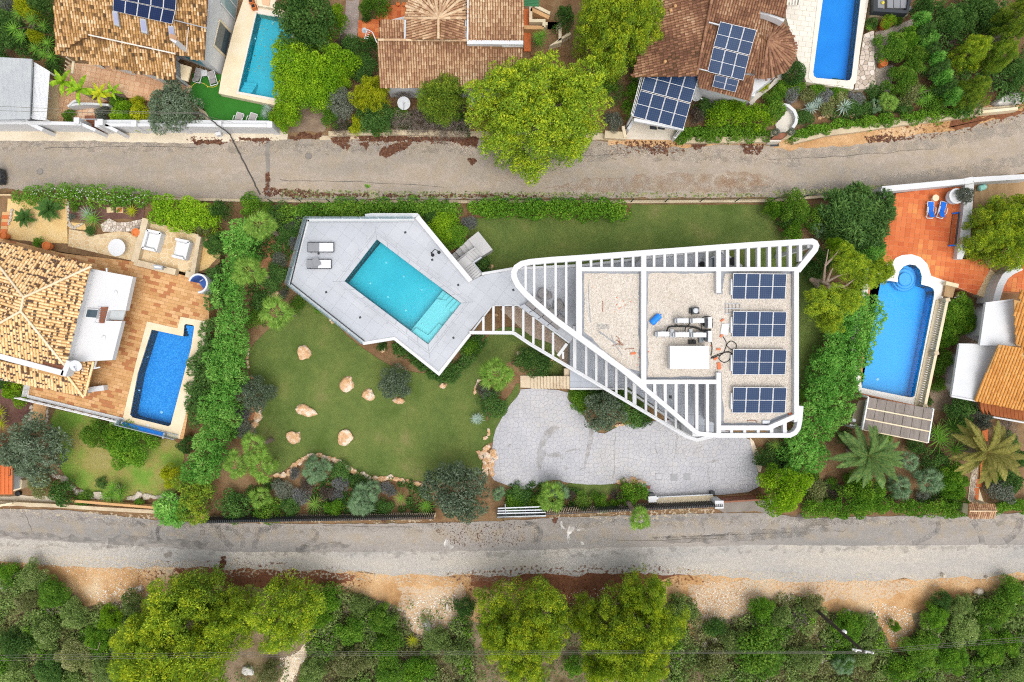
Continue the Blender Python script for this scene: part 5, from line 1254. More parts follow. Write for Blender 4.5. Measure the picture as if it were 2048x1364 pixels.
# boulders and rock edgings of the lawn
for i,(s,w,h,rot,lab) in enumerate([('537,18',27,26,0,'orange and white boulder on the lawn, nearest the pool terrace'),('828,237',25,31,-.4,'pale slab-sided boulder in the middle of the lawn'),('972,304',24,20,.1,'small boulder with a dark hollow between the slab boulder and the round olive'),('1187,345',20,13,0,'half hidden boulder under the round olive tree'),('543,410',38,20,-.35,'long orange-tipped boulder lying on the lawn'),('468,598',25,23,.2,'squarish white boulder near the fan palm cluster'),('815,603',28,27,.3,'white boulder with an orange flank near the flower bed'),('1484,242',13,11,0,'small orange rock at the tip of the terrace hedge')]):
    rock(L('J '+s)[0],w*1.08,h*1.08,.45,lab,rockm,3.3+i*2.1,rot)
RL('J 160,-10 150,40 155,80 160,110','short line of pale edging stones beside the conifer hedge',8,seed=1)
RL('J 170,180 185,200','two pale stones beside the round grey-green bush',9,seed=2);RL('J 245,385 235,440 215,500 190,530 165,560','chain of large pale stones edging the red soil bed',14,seed=3,gap=.7)
RL('J 345,860 385,850 430,840 465,800 500,770 520,745 580,720 640,712 700,740 740,745 790,770 850,810 890,840 930,850 980,875 1030,870 1080,880 1130,870 1200,885 1300,905 1400,935','long curved edging of orange and white stones below the lawn',11,seed=5,gap=.75)
RL('J 1750,680 1770,720 1800,690 1815,740 1790,770 1800,800 1795,840','stack of orange stones between lawn and paved drive',13,seed=7,gap=.55,dbl=True);RL('J 1790,540 1800,560 1780,595','three orange stones on the grass bank by the drive',11,seed=8)
RL('J 1735,200 1715,240 1700,275 1705,300','short line of pink stones beneath the fan palm by the drive',8,seed=9)
RL('Q 715,790 790,780 860,785 940,785 1030,800 1100,820 1160,860 1200,890','edging of orange stones above the small sloping lawn',9,seed=10)
RL('F 1575,1120 1545,1170 1510,1190 1480,1230 1400,1300 1390,1320','edging of orange stones below the terrace hedge',9,seed=11)
RL('K 970,905 1010,890 1070,880 1110,895 1150,905','rim of orange rocks behind the clipped shrub at the drive',12,seed=12);RL('K 960,520 1010,500 1060,492 1110,490','edging of small orange stones under the olive by the drive',8,seed=13)
RL('F 545,950 560,970','two small pale stones under the terrace wall',7,seed=14);RL('F 895,1160 920,1150','two orange stones below the terrace notch',8,seed=15)
for i,(s,w,lab) in enumerate([('F 158,768',22,'pale rock between two fan palms near the terrace'),('F 1640,595',12,'orange rock at the foot of the terrace stair'),('H 430,470',12,'pale rock beside the pergola tip'),('Q 422,268',8,'orange rock beneath the low pergola')]):rock(L(s)[0],w,w*.9,.4,lab,rockm,40+i)
# ============================================================ NORTH-WEST HOUSE (solar roof, sand terrace, pool)
h1=thing('tiled_house','white house with mottled clay tile roof, skylights and solar panels, behind the turf yard','house',tuple(P1('A 900,150',0)))
ZE=4.3
PR(P('A 640,-200 1640,-200 1592,168 1512,507 1290,412 1215,392 1190,430 800,330 640,300',.3),0,4.2).B('wall',white,h1)
R1=Roof(h1,rt_tl,channel,.21,.26)
def skew_noise(c):
    v=noise.noise(Vector((c.x*1.3,c.y*1.3,1)));return min(1,max(0,.55+v*.35+RND.uniform(-.4,.4)-(.35 if RND.random()<.11 else 0)))
R1.speck=skew_noise
dn1=(-.07,1)
R1.plane(PZ('A 350,-120,6.4 1425,-120,6.4 1385,408,4.55 1195,365,4.6 605,238,4.85 380,372,4.25 378,100,5.2'),dn1)
R1.plane(PZ('A 606,240,4.5 1196,372,4.3 1190,546,3.6 600,425,3.7 500,393,3.75 382,372,3.8'),dn1)
R1.ridges([(P1('A 605,238',4.9),P1('A 1195,367',4.7))],.06,.8,creampale)
R1.done()
BR(P1('A 1285,185',5.5),P1('A 1268,345',5.0),.04,.05).B('flashing',white,h1)
# porch pillars and arch
for s in ('560,408 590,415 720,468 700,470','722,450 760,455 930,508 905,512','930,490 1000,510 1150,566 1120,568'):
    PR(P('A '+s,.3),.3,2.0 if s[0]=='5' else 3.2).B('porch_wall',white,h1)
ar=[Vector(p) for p in P('A 1190,552 1285,592',.3)]
PR(P('A 1192,425 1235,438 1240,560 1285,575 1285,594 1190,548',.3),.3,2.9).B('arch_wall',white,h1)
PR(P('A 1235,440 1310,462 1285,560 1240,545',2.2),2.2,2.35).B('arch_soffit',cream,h1)
a,b=W(L('A 1512,507')[0],.3),W(L('A 1592,168')[0],.3)
facade_box(h1,'window_reveal',a,b,.32,.85,.5,2.7,cream,.02,.05);facade_box(h1,'window',a,b,.36,.8,.6,2.6,glassd,.08,.03)
a2,b2=W(L('A 1592,168')[0],.3),W(L('A 1640,-200')[0],.3)
for i in range(2):facade_box(h1,'window',a2,b2,.1+i*.22,.3+i*.22,.4,3.0,mat('blue_glass',['#86a4aa','#9ab4b8'],.6,5,.05,.08,0,spec=.6),.06,.03)
for i in range(3):facade_box(h1,'window_frame',a2,b2,.085+i*.22,.1+i*.22,.35,3.05,whitemet,.06,.06)
a3,b3=W(L('A 1290,412')[0],.3),W(L('A 1512,507')[0],.3)
shut=mat('blue_shutter',['#5a8f9c','#68a0aa'],3,14,.12,.6,.1)
for s0,s1 in ((.08,.36),(.36,.62)):facade_box(h1,'shutter',a3,b3,s0+.01,s1-.01,1.0,2.9,shut,.02,.05,1)
# chimney and skylights
PR(P('A 1225,330 1262,350 1270,325 1232,305',4.9),4.6,6.3).B('chimney',white,h1);PR(P('A 1150,250 1200,275 1212,250 1165,228',6.4),6.3,6.42).B('chimney_cap',rt_mid,h1)
for s,z in (('770,80 806,84 804,172 768,162',5.75),('958,130 998,134 996,222 954,212',5.55),('1150,180 1188,184 1186,246 1146,236',5.35)):
    q=P('A '+s,z);zz=[z+.12,z+.12,z-.18,z-.18];f=MB();top=[Vector((p.x,p.y,k)) for p,k in zip(q,zz)]
    f.add(top+[p-Vector((0,0,.2)) for p in top],[(3,2,1,0),(0,1,5,4),(1,2,6,5),(2,3,7,6),(3,0,4,7)]);sk=f.B('skylight',graymet,h1)
    c=sum(top,Vector())/4;MB().add([c+(p-c)*.72+Vector((0,0,.012)) for p in top],[(3,2,1,0)]).B('pane',mat('lilac_glass',['#8f93b4','#a2a4bc'],.6,5,.05,.1,0,spec=.5),sk)
for s in ('600,2 775,42','1180,135 1412,192','1190,12 1428,72'):BR(*P('A '+s,5.7),.06,.05).B('roof_rail',graymet,h1)
solar(PZ('A 772,-12,6.3 1196,75,6.2 1174,165,5.75 769,74,5.9'),5,1,'blue solar panel row on the mottled tile roof, lower row above the skylights',solard,False,group='panels on the mottled roof')
solar(PZ('A 776,-110,6.75 1204,-25,6.65 1198,72,6.22 773,-15,6.32'),5,1,'blue solar panel row on the mottled tile roof, higher row cut by the photo edge',solard,False,group='panels on the mottled roof')
pv=struct('sand_tile_patio',PR(P('A 480,430 700,440 1190,545 1312,588 1275,668 1050,690 830,660 700,700 700,850 300,850 380,560',.25),0,.27),orangej)
emit(pv,'tile',grid_tiles(P('A 480,430 700,440 1190,545 1312,588 1275,668 1050,690 830,660 700,700 700,850 300,850 380,560',.28),-.2,.42,.42,.012,lambda x,y:patchy(x,y,.4,.6)),.2,.29,pinktile)
GS('gravel_bed',P('A 300,520 400,560 400,830 295,830',.3),.3,flag)
t=thing('balustrade','small cream balustrade beside the mottled roof porch','balustrade',tuple(P1('A 515,460',.3)))
BR(P1('A 500,420',1.3),P1('A 490,500',1.3),.2,.1).B('rail',cream,t)
for k in range(4):c=P1('A 500,420',.3).lerp(P1('A 490,500',.3),k/3.);LA(tuple(c),[(.08,0),(.05,.2),(.09,.5),(.05,.9)],8).B('baluster',cream,t)
tf=struct('artificial_lawn',PR(rough(P('A 1318,498 1515,510 1492,640 1835,712 1852,850 1450,842 1390,740 1280,672',.25),.03,.4,2),0,.28),turf)
wp=P('A 1752,85 1885,112 2010,140 1960,420 1880,672 1626,625',1.0)
cp=P('A 1672,-40 1765,-40 1760,50 1900,60 2060,110 1990,440 1900,722 1490,636 1512,505 1600,170',1.0)
MB_=struct('pool_deck',PR(keyhole(cp,wp),-.02,.98),cream)
tqp=mat('sea_green_plaster',['#74d4e2','#7edae6','#88e0ea'],.4,10,.06,.5,.03)
p1=pool('swimming_pool','pale turquoise pool with leaves floating, next to the green creeper mound',wp,1.0,1.0,tqp,watermat('sea_green_water','#b4e4ec'),P('A 1742,72 1890,100 2025,125 1975,425 1895,690 1610,640',1.0),creampale)
for k in range(4):q=f'{1690 - 12 * k - 45},{540 + 25 * k} {1730 - 8 * k},{540 + 25 * k + 8} {1724 - 8 * k},{566 + 25 * k + 8} {1640 - 8 * k},{566 + 25 * k}';PR(P('A '+q,1.0),.0,.35+.14*k).B('step',tqp,p1)
PR(P('A 1760,58 1875,75 1870,110 1755,90',1.05),.9,1.02).B('spill_ledge',creampale,p1)
for i,s in enumerate(['1730,250','1690,350','1650,500','1850,140']):c=P1('A '+s,.9);LA((c.x,c.y,.5),[(.07,0),(.07,.05)],8).B('pool_light',lampm,p1)
litter('A 1800,200 1900,180 1890,400 1850,560 1700,520 1760,400',50,80,.885,.06,LEAF['scrub'],.2,'floating_leaves')
t=thing('planter_bench','tan stone ledge with clay pots at the head of the turquoise pool','ledge',tuple(P1('A 1810,20',1.0)));PR(P('A 1745,-40 1885,-40 1875,60 1760,40',1.3),1.0,1.35).B('slab',cream,t);PR(P('A 1780,-40 1850,-40 1835,40 1790,30',1.4),1.35,1.42).B('inner_shelf',pinktile,t)
for i,s in enumerate(['A 1712,5','A 1728,42']):
    c=P1(s,1.4);t=thing('square_pot',['square clay pot at the photo edge by the turquoise pool','square clay pot below its twin by the turquoise pool'][i],'plant pot',(c.x,c.y,1.0));BX((c.x,c.y,1.0),.38,.38,.45,.2).B('pot_body',pot,t);BX((c.x,c.y,1.46),.26,.26,.01,.2).B('potting_soil',black,t)
for i,(s,a,lab) in enumerate([('A 1350,515',-1.83,'taupe sun lounger under the blue shutters, nearer the arch'),('A 1448,533',-1.3,'taupe sun lounger under the blue shutters, beside the white pool wall'),('A 1628,812',-1.87,'taupe sun lounger on the turf by the street wall, nearer the cable'),('A 1720,815',-1.87,'taupe sun lounger on the turf by the street wall, nearer the green creeper')]):
    lounger(L(s)[0],-a+math.pi*0,1.0,.62,whitemet,taupe,lab,.28,.2,'taupe loungers on the turf') if False else lounger(L(s)[0],a+math.pi,1.05 if i>1 else 1.15,.58,whitemet,taupe,lab,.28,.22,'taupe loungers on the turf',arms=i>1)
c=P1('A 1392,498',.7);t=thing('side_table','small square white table between two loungers under the shutters','side table',(c.x,c.y,.28));BX((c.x,c.y,.66),.48,.48,.04,.1).B('tabletop',white,t)
for dx,dy in ((-.2,-.2),(.2,-.2),(.2,.2),(-.2,.2)):BX((c.x+dx,c.y+dy,.28),.04,.04,.38).B('leg',white,t)
hosem=mat('yellow_hose',['#d6c84a','#e0d05a'],1,9,.05,.5,0)
cable('A 1290,600 1340,565 1390,570 1420,600 1395,570 1420,590 1470,590 1500,545',.31,.025,hosem,'garden_hose','yellow garden hose curled on the turf','hose')
# carport and street wall
t=thing('carport','corrugated grey carport roof with a narrower lower lean-to beside it','carport',tuple(P1('A 120,600',0)))
def corrug(parent,s,z0,z1,m,along,n,name):
    a,b,c,d=P(s,z0);mb=MB();vs=[]                 # a-b top edge, d-c bottom edge; ribs run a->d
    for k in range(n*2+1):
        f=k/(n*2);h=.035 if k%2 else 0
        p,q=a.lerp(b,f),d.lerp(c,f);vs+=[(p.x,p.y,z0+h),(q.x,q.y,z1+h)]
    return mb.add(vs,[(2*k,2*k+1,2*k+3,2*k+2) for k in range(n*2)]).B(name,m,parent)
corrug(t,'A -300,375 216,402 195,812 -300,818',3.0,2.9,corr,0,60,'roof_sheet');corrug(t,'A 232,422 340,487 305,818 205,805',2.6,2.4,white2,0,12,'side_roof_sheet')
BR(P1('A 216,402',2.98),P1('A 196,812',2.88),.08,.12).B('edge_beam',graymet,t)
for x,y in ((214,420),(206,600),(200,790),(330,490),(300,810)):c=P1(f'A {x},{y}',2.7);BX((c.x,c.y,0),.1,.1,2.6).B('post',whitemet,t)
for y in (435,520,600,700,780):BR(P1(f'A {214 - y * .02},{y}',2.5),P1(f'A {236 - y * .02},{y + 6}',2.5),.05,.05).B('strut',whitemet,t)
GS('carport_floor',P('A -300,380 300,470 300,830 -300,830',0),.05,deckj)
t=thing('street_wall','long white rendered street wall with piers beside the turf yard and gateway','wall',tuple(P1('A 900,890',0)))
wl=P('A -300,885 290,885 650,893',0);wr=P('A 760,897 1000,897 1300,897 1560,900 1895,903',0)
for pl in (wl[:2],wl[1:]):BR(pl[0]+Vector((0,0,1.9)),pl[1]+Vector((0,0,1.9)),.28,1.9).B('wall_run',white,t)
for a,b in zip(wr,wr[1:]):
    BR(a+Vector((0,0,1.75)),b+Vector((0,0,1.75)),.25,1.75).B('wall_run',white,t)
    BR(a+Vector((0,.32,1.5)),b+Vector((0,.32,1.5)),.35,1.5).B('inner_ledge',white2,t)
for a in wr:BX((a.x,a.y+.05,0),.42,.5,1.95).B('pier',white,t)
BR(P1('A 170,825',2.0),P1('A 290,884',1.6),.3,1.6).B('wall_run',white,t);BR(P1('A -300,822',2.05),P1('A 170,825',2.05),.12,.3).B('wall_coping',white2,t)
t=thing('street_gate','brown slatted gate set back between white piers in the street wall','gate',tuple(P1('A 690,860',0)))
for k in range(6):a,b=P1(f'A {600 + k * 6},{812 + k * 14}',.3),P1(f'A {672 + k * 12},{812 + k * 14}',.3);BR(Vector((a.x,a.y,.75-k*.12)),Vector((b.x,b.y,.75-k*.12)),.3,.7-k*.1).B('step',wood,t)
for s in ('520,822','682,832'):c=P1('A '+s,2.1);BX((c.x,c.y,0),.42,.5,2.1).B('gate_pier',white,t)
for s in ('530,835 650,888','690,840 800,895'):BR(*P('A '+s,1.75),.25,1.75).B('wing_wall',white,t)
BR(P1('A 540,812',2.0),P1('A 665,812',2.0),.06,.06).B('top_rail',graymet,t)
t=thing('planter_wall','curved white planter wall under the banana plants','wall',tuple(P1('A 580,720',.3)));MB().ribbon([Vector(p) for p in P('A 460,722 510,712 570,706 640,708 740,716',1.2)],.18,.9).B('wall_body',white,t);MB().ribbon([Vector(p) for p in P('A 462,725 500,690 520,685',1.3)],.14,.9).B('wall_end',white,t)
c=P1('A 1488,912',.5);single('junction_box',BX((c.x,c.y,0),.4,.25,.5,.2).box((c.x,c.y,.5),.44,.28,.04,.2),white,'small white box at the foot of the street wall','utility box')
GS('stone_kerb_strip',P('A 1330,715 1400,760 1450,835 1420,838 1370,770',.3),.3,curbm)

# ============================================================ HOUSE WITH THE FAN-SHAPED ROOF
h2=thing('tiled_house','house with rust clay tile roofs and a radiating fan-shaped centre, behind the large pine','house',tuple(P1('B 1300,300',0)))
PR(P('B 905,300 1845,300 1845,560 910,560',3.4),0,3.4).B('wall',white,h2);PR(P('B 905,150 1845,-100 1845,330 905,330',3.7),3.3,3.7).B('wall',white,h2)
R2=Roof(h2,rt_mid,channel,.195,.28);R2.speck=lambda c:patchy(c.x,c.y,.35,.55)
R2.plane(PZ('B 873,278,5.0 1478,282,5.0 1480,310,4.9 1862,318,4.85 1862,610,3.9 885,598,3.9'),(0,1))
R2.plane(PZ('B 888,134,5.5 1056,134,5.5 1056,264,5.05 884,264,5.05'),(0,1))
R2.plane(PZ('B 1490,-130,6.4 1866,-130,6.4 1864,280,5.2 1482,280,5.2'),(0,1))
apx=PZ('B 1285,124,6.1')[0]
arc=[PZ(f'B {1285 - 232 * math.cos(math.radians(a)):.0f},{124 - 236 * math.sin(math.radians(a)):.0f},5.2')[0] for a in range(0,181,20)]
for i in range(9):m_=math.radians(10+20*i);R2.plane([apx,arc[i],arc[i+1]],(-math.cos(m_),-math.sin(m_)))
R2.plane([apx]+PZ('B 1285,264,6.0 1064,264,5.2 1058,128,5.2'),(-1,.12));R2.plane([apx]+PZ('B 1470,128,5.2 1458,264,5.2 1285,264,6.0'),(1,.12))
R2.ridges([(apx,q) for q in arc]+[(apx,PZ('B 1285,264,6.0')[0])]+[(PZ('B 873,272,5.1')[0],PZ('B 1478,275,5.1')[0])],.11,.9)
R2.done()
BR(P1('B 1480,286',5.25),P1('B 1864,290',5.25),.3,.6).B('parapet',white2,h2);BR(P1('B 1720,305',5.0),P1('B 1864,305',5.0),.25,.5).B('parapet',white2,h2)
BR(P1('B 1488,-130',6.4),P1('B 1484,275',5.3),.1,.3).B('gable_trim',white2,h2);BR(P1('B 1058,134',5.6),P1('B 1056,264',5.2),.12,.2).B('gutter',graymet,h2);BR(P1('B 1466,128',5.2),P1('B 1470,264',5.1),.22,.2).B('gutter',white2,h2)
t=thing('garden_wall','white rendered wall between two pines below the rust tile roof','wall',tuple(P1('B 1505,650',0)));PR(P('B 1480,615 1530,610 1530,690 1482,690',1.5),0,1.5).B('wall_body',white2,t)
tt=struct('terracotta_terrace',PR(P('B 890,40 1085,30 1050,140 880,140 880,270 760,310 735,260 740,140 860,130',.3),0,.3),orangej)
emit(tt,'tile',grid_tiles(P('B 890,40 1085,30 1050,140 880,140 880,270 760,310 735,260 740,140 860,130',.3),0,.36,.36,.01),.2,.325,orange)
GS('garden_path',rough(P('B 655,0 745,0 735,270 600,280 640,150',.02),.1,.4,3),.02,mat('worn_path',['#8a7c74','#9c8e86','#a69a90'],1,14,.3,.95,.4))
GS('bare_earth',rough(P('B 360,700 500,690 520,900 250,905 300,830',0),.2,.4,3),.014,mat('dry_earth',['#7a6654','#8a7664','#a08c74'],.8,14,.35,.95,.5))
GS('dark_earth',rough(P('B 1100,760 1490,700 1490,880 1050,880',0),.2,.4,3),.012,mat('dark_soil',['#4e4334','#5c4e3c'],.8,14,.35,.95,.5))  # bed of dark brown soil
t=thing('stone_wall','low cream rubble wall along the lane below the dry thicket','wall',tuple(P1('B 1000,915',0)))
pw=P('B 535,912 700,905 900,900 1100,903 1480,912',.35)
for a,b in zip(pw,pw[1:]):
    BR(a,b,.42,.35).B('wall_core',curbm,t)
    d=b-a;n_=int(d.length/.45)
    for k in range(n_):p=a+d*((k+.5)/n_);rock_mesh(MB(),(p.x,p.y+RND.uniform(-.06,.06),.33),.22,.18,.12,k*1.7+a.x,RND.uniform(-.3,.3),sub=1).B('stone',flagstone_single if 'flagstone_single' in globals() else curbm,t)
c=P1('B 1048,705',1.5);t=thing('satellite_dish','large round white satellite dish below the rust tile roof','satellite dish',(c.x,c.y,0))
def dish(t,c,r,m,tilt=(.25,-.25)):
    vs=[];fs=[];n=24;R_=4
    nrm=Vector((tilt[0],tilt[1],1)).normalized();e1=nrm.cross(Vector((0,1,0))).normalized();e2=nrm.cross(e1)
    for j in range(1,R_+1):
        rr=r*j/R_
        for k in range(n):a=2*math.pi*k/n;vs.append(c+(e1*math.cos(a)+e2*math.sin(a))*rr+nrm*(.25*rr*rr/r))
    vs.append(c);z0=len(vs)-1
    for k in range(n):fs.append((z0,k,(k+1)%n))
    for j in range(R_-1):fs+=[(j*n+k,(j+1)*n+k,(j+1)*n+(k+1)%n,j*n+(k+1)%n) for k in range(n)]
    MB().add(vs,fs).B('reflector',m,t);TU([c+e2*r*.95+nrm*.22*r,c+nrm*r*.8],.025).B('feed_arm',graymet,t);LA(tuple(c+nrm*r*.75-Vector((0,0,.05))),[(.06,0),(.06,.12)],8).B('feed_horn',graymet,t)
dish(t,c,.52,white2);TU([(c.x,c.y,0),tuple(c-Vector((0,0,.02)))],.05).B('mast',graymet,t)
t=thing('television_antenna','white television antenna with small dish beside the orange terrace','antenna',tuple(P1('B 860,290',5.2)))
TU(P('B 865,290 835,220 800,200',5.6),.035).B('mast',white,t);TU(P('B 800,200 780,265',5.7),.02).B('boom',white,t)
for k in range(5):TU(P(f'B {786 + k * 4},{258 - k * 14} {806 + k * 4},{265 - k * 14}',5.72),.015).B('element',white,t)
dish(t,P1('B 780,208',5.6),.2,graymet)
for i,(s,lf) in enumerate([('B 800,100','sage'),('B 795,130','dark')]):plant('spiky',lf,L(s)[0],8,.8,['spiky grey pot plant on the orange terrace by the fan roof','dark leafy pot plant on the orange terrace by the fan roof'][i])
for i,s in enumerate(['B 940,32','B 1010,28','B 1050,30','B 1078,32']):pot_(L(s)[0],.16,.3,pot,['small clay pot, first in the row at the terrace edge by the fan roof','small clay pot, second in the row at the terrace edge','small clay pot, third in the row at the terrace edge','small clay pot touching the fan roof eave'][i],.3)
# stepped planters beside the house
t=thing('planter_wall','stepped terracotta and cream planter walls beside the rust tile roof','wall',tuple(P1('B 1960,150',0)))
for s,m,zt in (('1868,60 1915,60 1915,350 1868,350',orange,.15),('1915,60 2100,60 2200,380 1915,380',soil,.1)):PR(P('B '+s,zt),0,zt).B('bed',m,t)
for s,w in (('1915,40 1915,140 2005,140 2005,185',.25),('1870,185 2005,188',.3),('1915,60 2040,120',.3),('2030,160 2100,160 2100,200',.25),('1945,40 2046,90',.25)):MB().ribbon([Vector(p) for p in P('B '+s,.9)],w,.8).B('wall_body',cream if w<.3 else terra,t)
MB().ribbon([Vector(p) for p in P('C 310,160 410,160 410,280 360,300 480,225',.9)],.25,.8).B('wall_body',cream,t)
t=thing('green_awning','small green striped awning at the photo edge by the rust tile roof','awning',tuple(P1('B 1920,15',2.5)))
gaw=mat('green_canvas',['#3f7a52','#4a865c'],1,20,.1)
for k in range(5):BR(*P(f'B 1870,{-10 + k * 11} 1972,{-2 + k * 10}',2.6-k*.05),.16,.03).B('slat',gaw,t)

# ============================================================ HOUSE WITH THE ROUND END
h3=thing('tiled_house','house with brown ribbed tile roofs ending in a round apse, below the blue pool','house',tuple(P1('C 1500,350',0)))
PR(P('C 1080,100 1900,20 1900,500 1700,660 1380,580 930,480',3.0),0,3.1).B('wall',white,h3)
R3=Roof(h3,rt_tr,channel,.205,.29);R3.speck=lambda c:patchy(c.x,c.y,.5,.6)
R3.plane(PZ('C 1120,-150,4.4 1460,-150,5.7 1445,0,5.7 1370,380,5.6 1335,520,5.3 900,520,4.0 1000,200,4.2'),(-1,.12))
R3.plane(PZ('C 1462,-150,6.2 1975,-150,6.2 1950,120,5.6 1775,70,5.55 1765,300,5.0 1735,500,4.5 1345,480,4.6 1420,150,5.4'),(-.22,1))
R3.plane(PZ('C 1345,470,4.5 1740,520,4.4 1708,690,3.7 1355,598,3.8'),(-.22,1))
ap=PZ('C 1828,275,5.0')[0];cc=(1828,322)
arc3=[PZ(f'C {1800 + 218 * math.cos(math.radians(a)):.0f},{325 - 214 * math.sin(math.radians(a)):.0f},3.9')[0] for a in range(78,-95,-19)]
for i in range(len(arc3)-1):
    m_=math.radians(78-19*i-9.5);R3.plane([ap,arc3[i],arc3[i+1]],(math.cos(m_),-math.sin(m_)))
R3.plane([ap]+PZ('C 1812,538,3.9 1745,530,3.95 1745,235,4.9'),(-.05,1));R3.plane([PZ('C 1772,95,4.7')[0],PZ('C 1850,115,4.2')[0],ap,PZ('C 1755,235,4.9')[0]],(-.3,1))
R3.ridges([(ap,q) for q in arc3]+[(PZ('C 1445,-10,5.9')[0],PZ('C 1342,510,5.4')[0])],.11,.6);R3.done()
MB().ribbon([Vector(p) for p in P('C 1776,78 1830,88 1890,110 1940,135',5.3)],.35,.7).B('parapet',white,h3);MB().ribbon([Vector(p) for p in P('C 1425,150 1500,170',5.6)],.08,.1).B('pipe_rail',white2,h3);MB().ribbon([Vector(p) for p in P('C 1358,468 1415,482',4.8)],.06,.08).B('pipe_rail',white2,h3)
PR(P('C 1370,640 1500,670 1680,715 1690,680 1380,600',.5),0,2.4).B('porch_wall',white2,h3);PR(P('C 1740,545 1830,545 1830,575 1740,580',.5),0,2.6).B('porch_wall',white,h3)
for i,s in enumerate(['1195,42','1165,70','1272,370','1128,415']):c=P1('C '+s,4.9+i*.05);LA((c.x,c.y,4.6),[(.1,0),(.12,.4),(.03,.5)],10).B('vent_pipe',terra,h3)
solar(PZ('C 1502,145,5.75 1752,204,5.75 1702,378,5.15 1455,316,5.15'),3,1,'upper block of three solar panels on the ridge of the brown ribbed roof',solarg,True,group='panels on the brown roof')
solar(PZ('C 1455,319,5.15 1701,381,5.15 1660,550,4.6 1415,490,4.6'),3,1,'lower block of three solar panels on the brown ribbed roof',solarg,True,group='panels on the brown roof')
solar(PZ('C 1467,508,4.62 1630,548,4.62 1607,630,4.3 1447,590,4.3'),2,1,'short pair of solar panels at the eave of the brown ribbed roof',solarg,True,group='panels on the brown roof')
# solar carport
t=thing('carport','white framed carport carrying a steep block of solar panels by the lane','carport',tuple(P1('C 1120,650',0)))
for s in ('1000,450','905,780','1340,540','1245,870'):c=P1('C '+s,3.2);BX((c.x,c.y,0),.14,.14,3.1).B('post',white,t)
for s in ('985,470 905,775','975,468 895,778'):BR(*P('C '+s,3.35),.05,.05).B('side_rail',white,t)
for k in range(6):BR(*P(f'C {985 - k * 16},{470 + k * 61} {973 - k * 16},{467 + k * 61}',3.36),.04,.04).B('rung',white,t)
BR(*P('C 915,815 1255,878',3.0),.25,.3).B('front_beam',white,t)
solar(PZ('C 1012,426,3.75 1358,520,3.75 1302,704,3.4 958,612,3.4'),4,1,'upper half of the big solar block over the white carport',solarg,True,group='panels on the white carport')
solar(PZ('C 957,615,3.4 1301,707,3.4 1250,885,3.1 905,795,3.1'),4,1,'lower half of the big solar block over the white carport',solarg,True,group='panels on the white carport')
struct('carport_floor',PR(P('C 900,800 1260,870 1190,955 855,950',.05),-.02,.05),mat('pale_concrete',['#cfc4b2','#d8cdbc','#ddd4c4'],.6,9,.12,.9,.2,mid=.12))
for s in ('875,880 915,815','1190,940 1235,880'):t2=P('C '+s,.9);BR(t2[0],t2[1],.25,.9).B('wing_wall',white,t)
t=thing('doormat','dark grated mat on the carport floor by the lane','grate',tuple(P1('C 1072,870',.05)))
for x0,x1 in ((1022,1070),(1076,1124)):PR(P(f'C {x0},{850 + (x0 - 1022) * .1} {x1},{855 + (x0 - 1022) * .1} {x1},{886} {x0},{880}',.06),.05,.075).B('grate_panel',darkmet,t)
c=P1('C 1345,640',2.2);t=thing('satellite_dish','white oval satellite dish beside the solar carport','satellite dish',(c.x,c.y,0));dish(t,c,.55,white2,(-1.3,-.5));TU([(c.x+.3,c.y,0),(c.x+.3,c.y,2.3)],.05).B('mast',graymet,t);TU(P('C 1355,660 1380,675',1.6),.05).B('stay',white,t)
t=thing('television_antenna','small white and orange antenna above the oval dish','antenna',tuple(P1('C 1385,600',2)));c=P1('C 1378,590',3.2);TU([(c.x,c.y,0),tuple(c)],.03).B('mast',graymet,t);TU(P('C 1362,575 1400,592',3.2),.03).B('boom',white,t);TU(P('C 1372,590 1380,600',3.22),.03).B('feed',pot,t)
for k in range(4):TU(P(f'C {1366 + k * 9},{570 + k * 4} {1362 + k * 9},{586 + k * 4}',3.22),.014).B('element',white,t)
# pool terrace of this house
td=P('D 430,-120 1010,-120 985,0 880,610 560,560 500,400 420,110',.95)
w3=P('D 688,-120 942,-120 930,0 870,520 858,545 838,550 630,532 612,518 608,490',1.0)
tdk=struct('travertine_terrace',PR(keyhole(td,w3),-.02,.96),flagj)
emit(tdk,'tile',grid_tiles(keyhole(td,P('D 660,-120 975,-120 960,0 895,560 870,585 610,560 580,530',1.0)),-.13,.62,.42,.012,lambda x,y:patchy(x,y,.5,.6),.5),.9,.985,creampale)
bl=mat('royal_blue_mosaic',['#3cb0ea','#44b6ee','#4ebcf2'],.6,22,.1,.4,.03)
p3=pool('swimming_pool','deep blue rectangular pool with rounded corner steps beside the travertine terrace',w3,1.0,1.0,bl,watermat('blue_water','#b4dcf8'),P('D 652,-120 985,-120 968,0 900,565 868,592 606,566 575,532',1.0),creampale)
c0=P1('D 612,524',1.0)
for k,r_ in enumerate((.75,.6,.45,.3)):
    pl=[c0]+[c0+Vector((math.cos(a),math.sin(a),0))*r_ for a in [math.radians(-8+100*q/8) for q in range(9)]];PR(pl,0,.3+k*.16,.5).B('step',bl,p3)
struct('path_paving',PR(P('C 1745,560 1840,580 1990,400 2000,470 1850,600 1750,680 1715,725 1700,700',.35),-.02,.35),mat('grey_path',['#c0b8ae','#ccc4b8','#d2ccc2'],.8,9,.15))
t=thing('curved_path_wall','white curved wall and path looping behind the brown street gate','wall',tuple(P1('D 450,820',0)))
MB().ribbon([Vector(p) for p in P('D 395,712 440,720 480,755 498,800 490,840 470,870',.7)],.25,.7).B('wall_body',white,t);PR(P('D 350,850 440,740 490,800 480,870 420,900 370,905',.15),0,.15).B('path_slab',creampale,t)
t=thing('street_gate','brown topped gate block with dark mat between the two ivy hedges','gate',tuple(P1('D 370,935',0)))
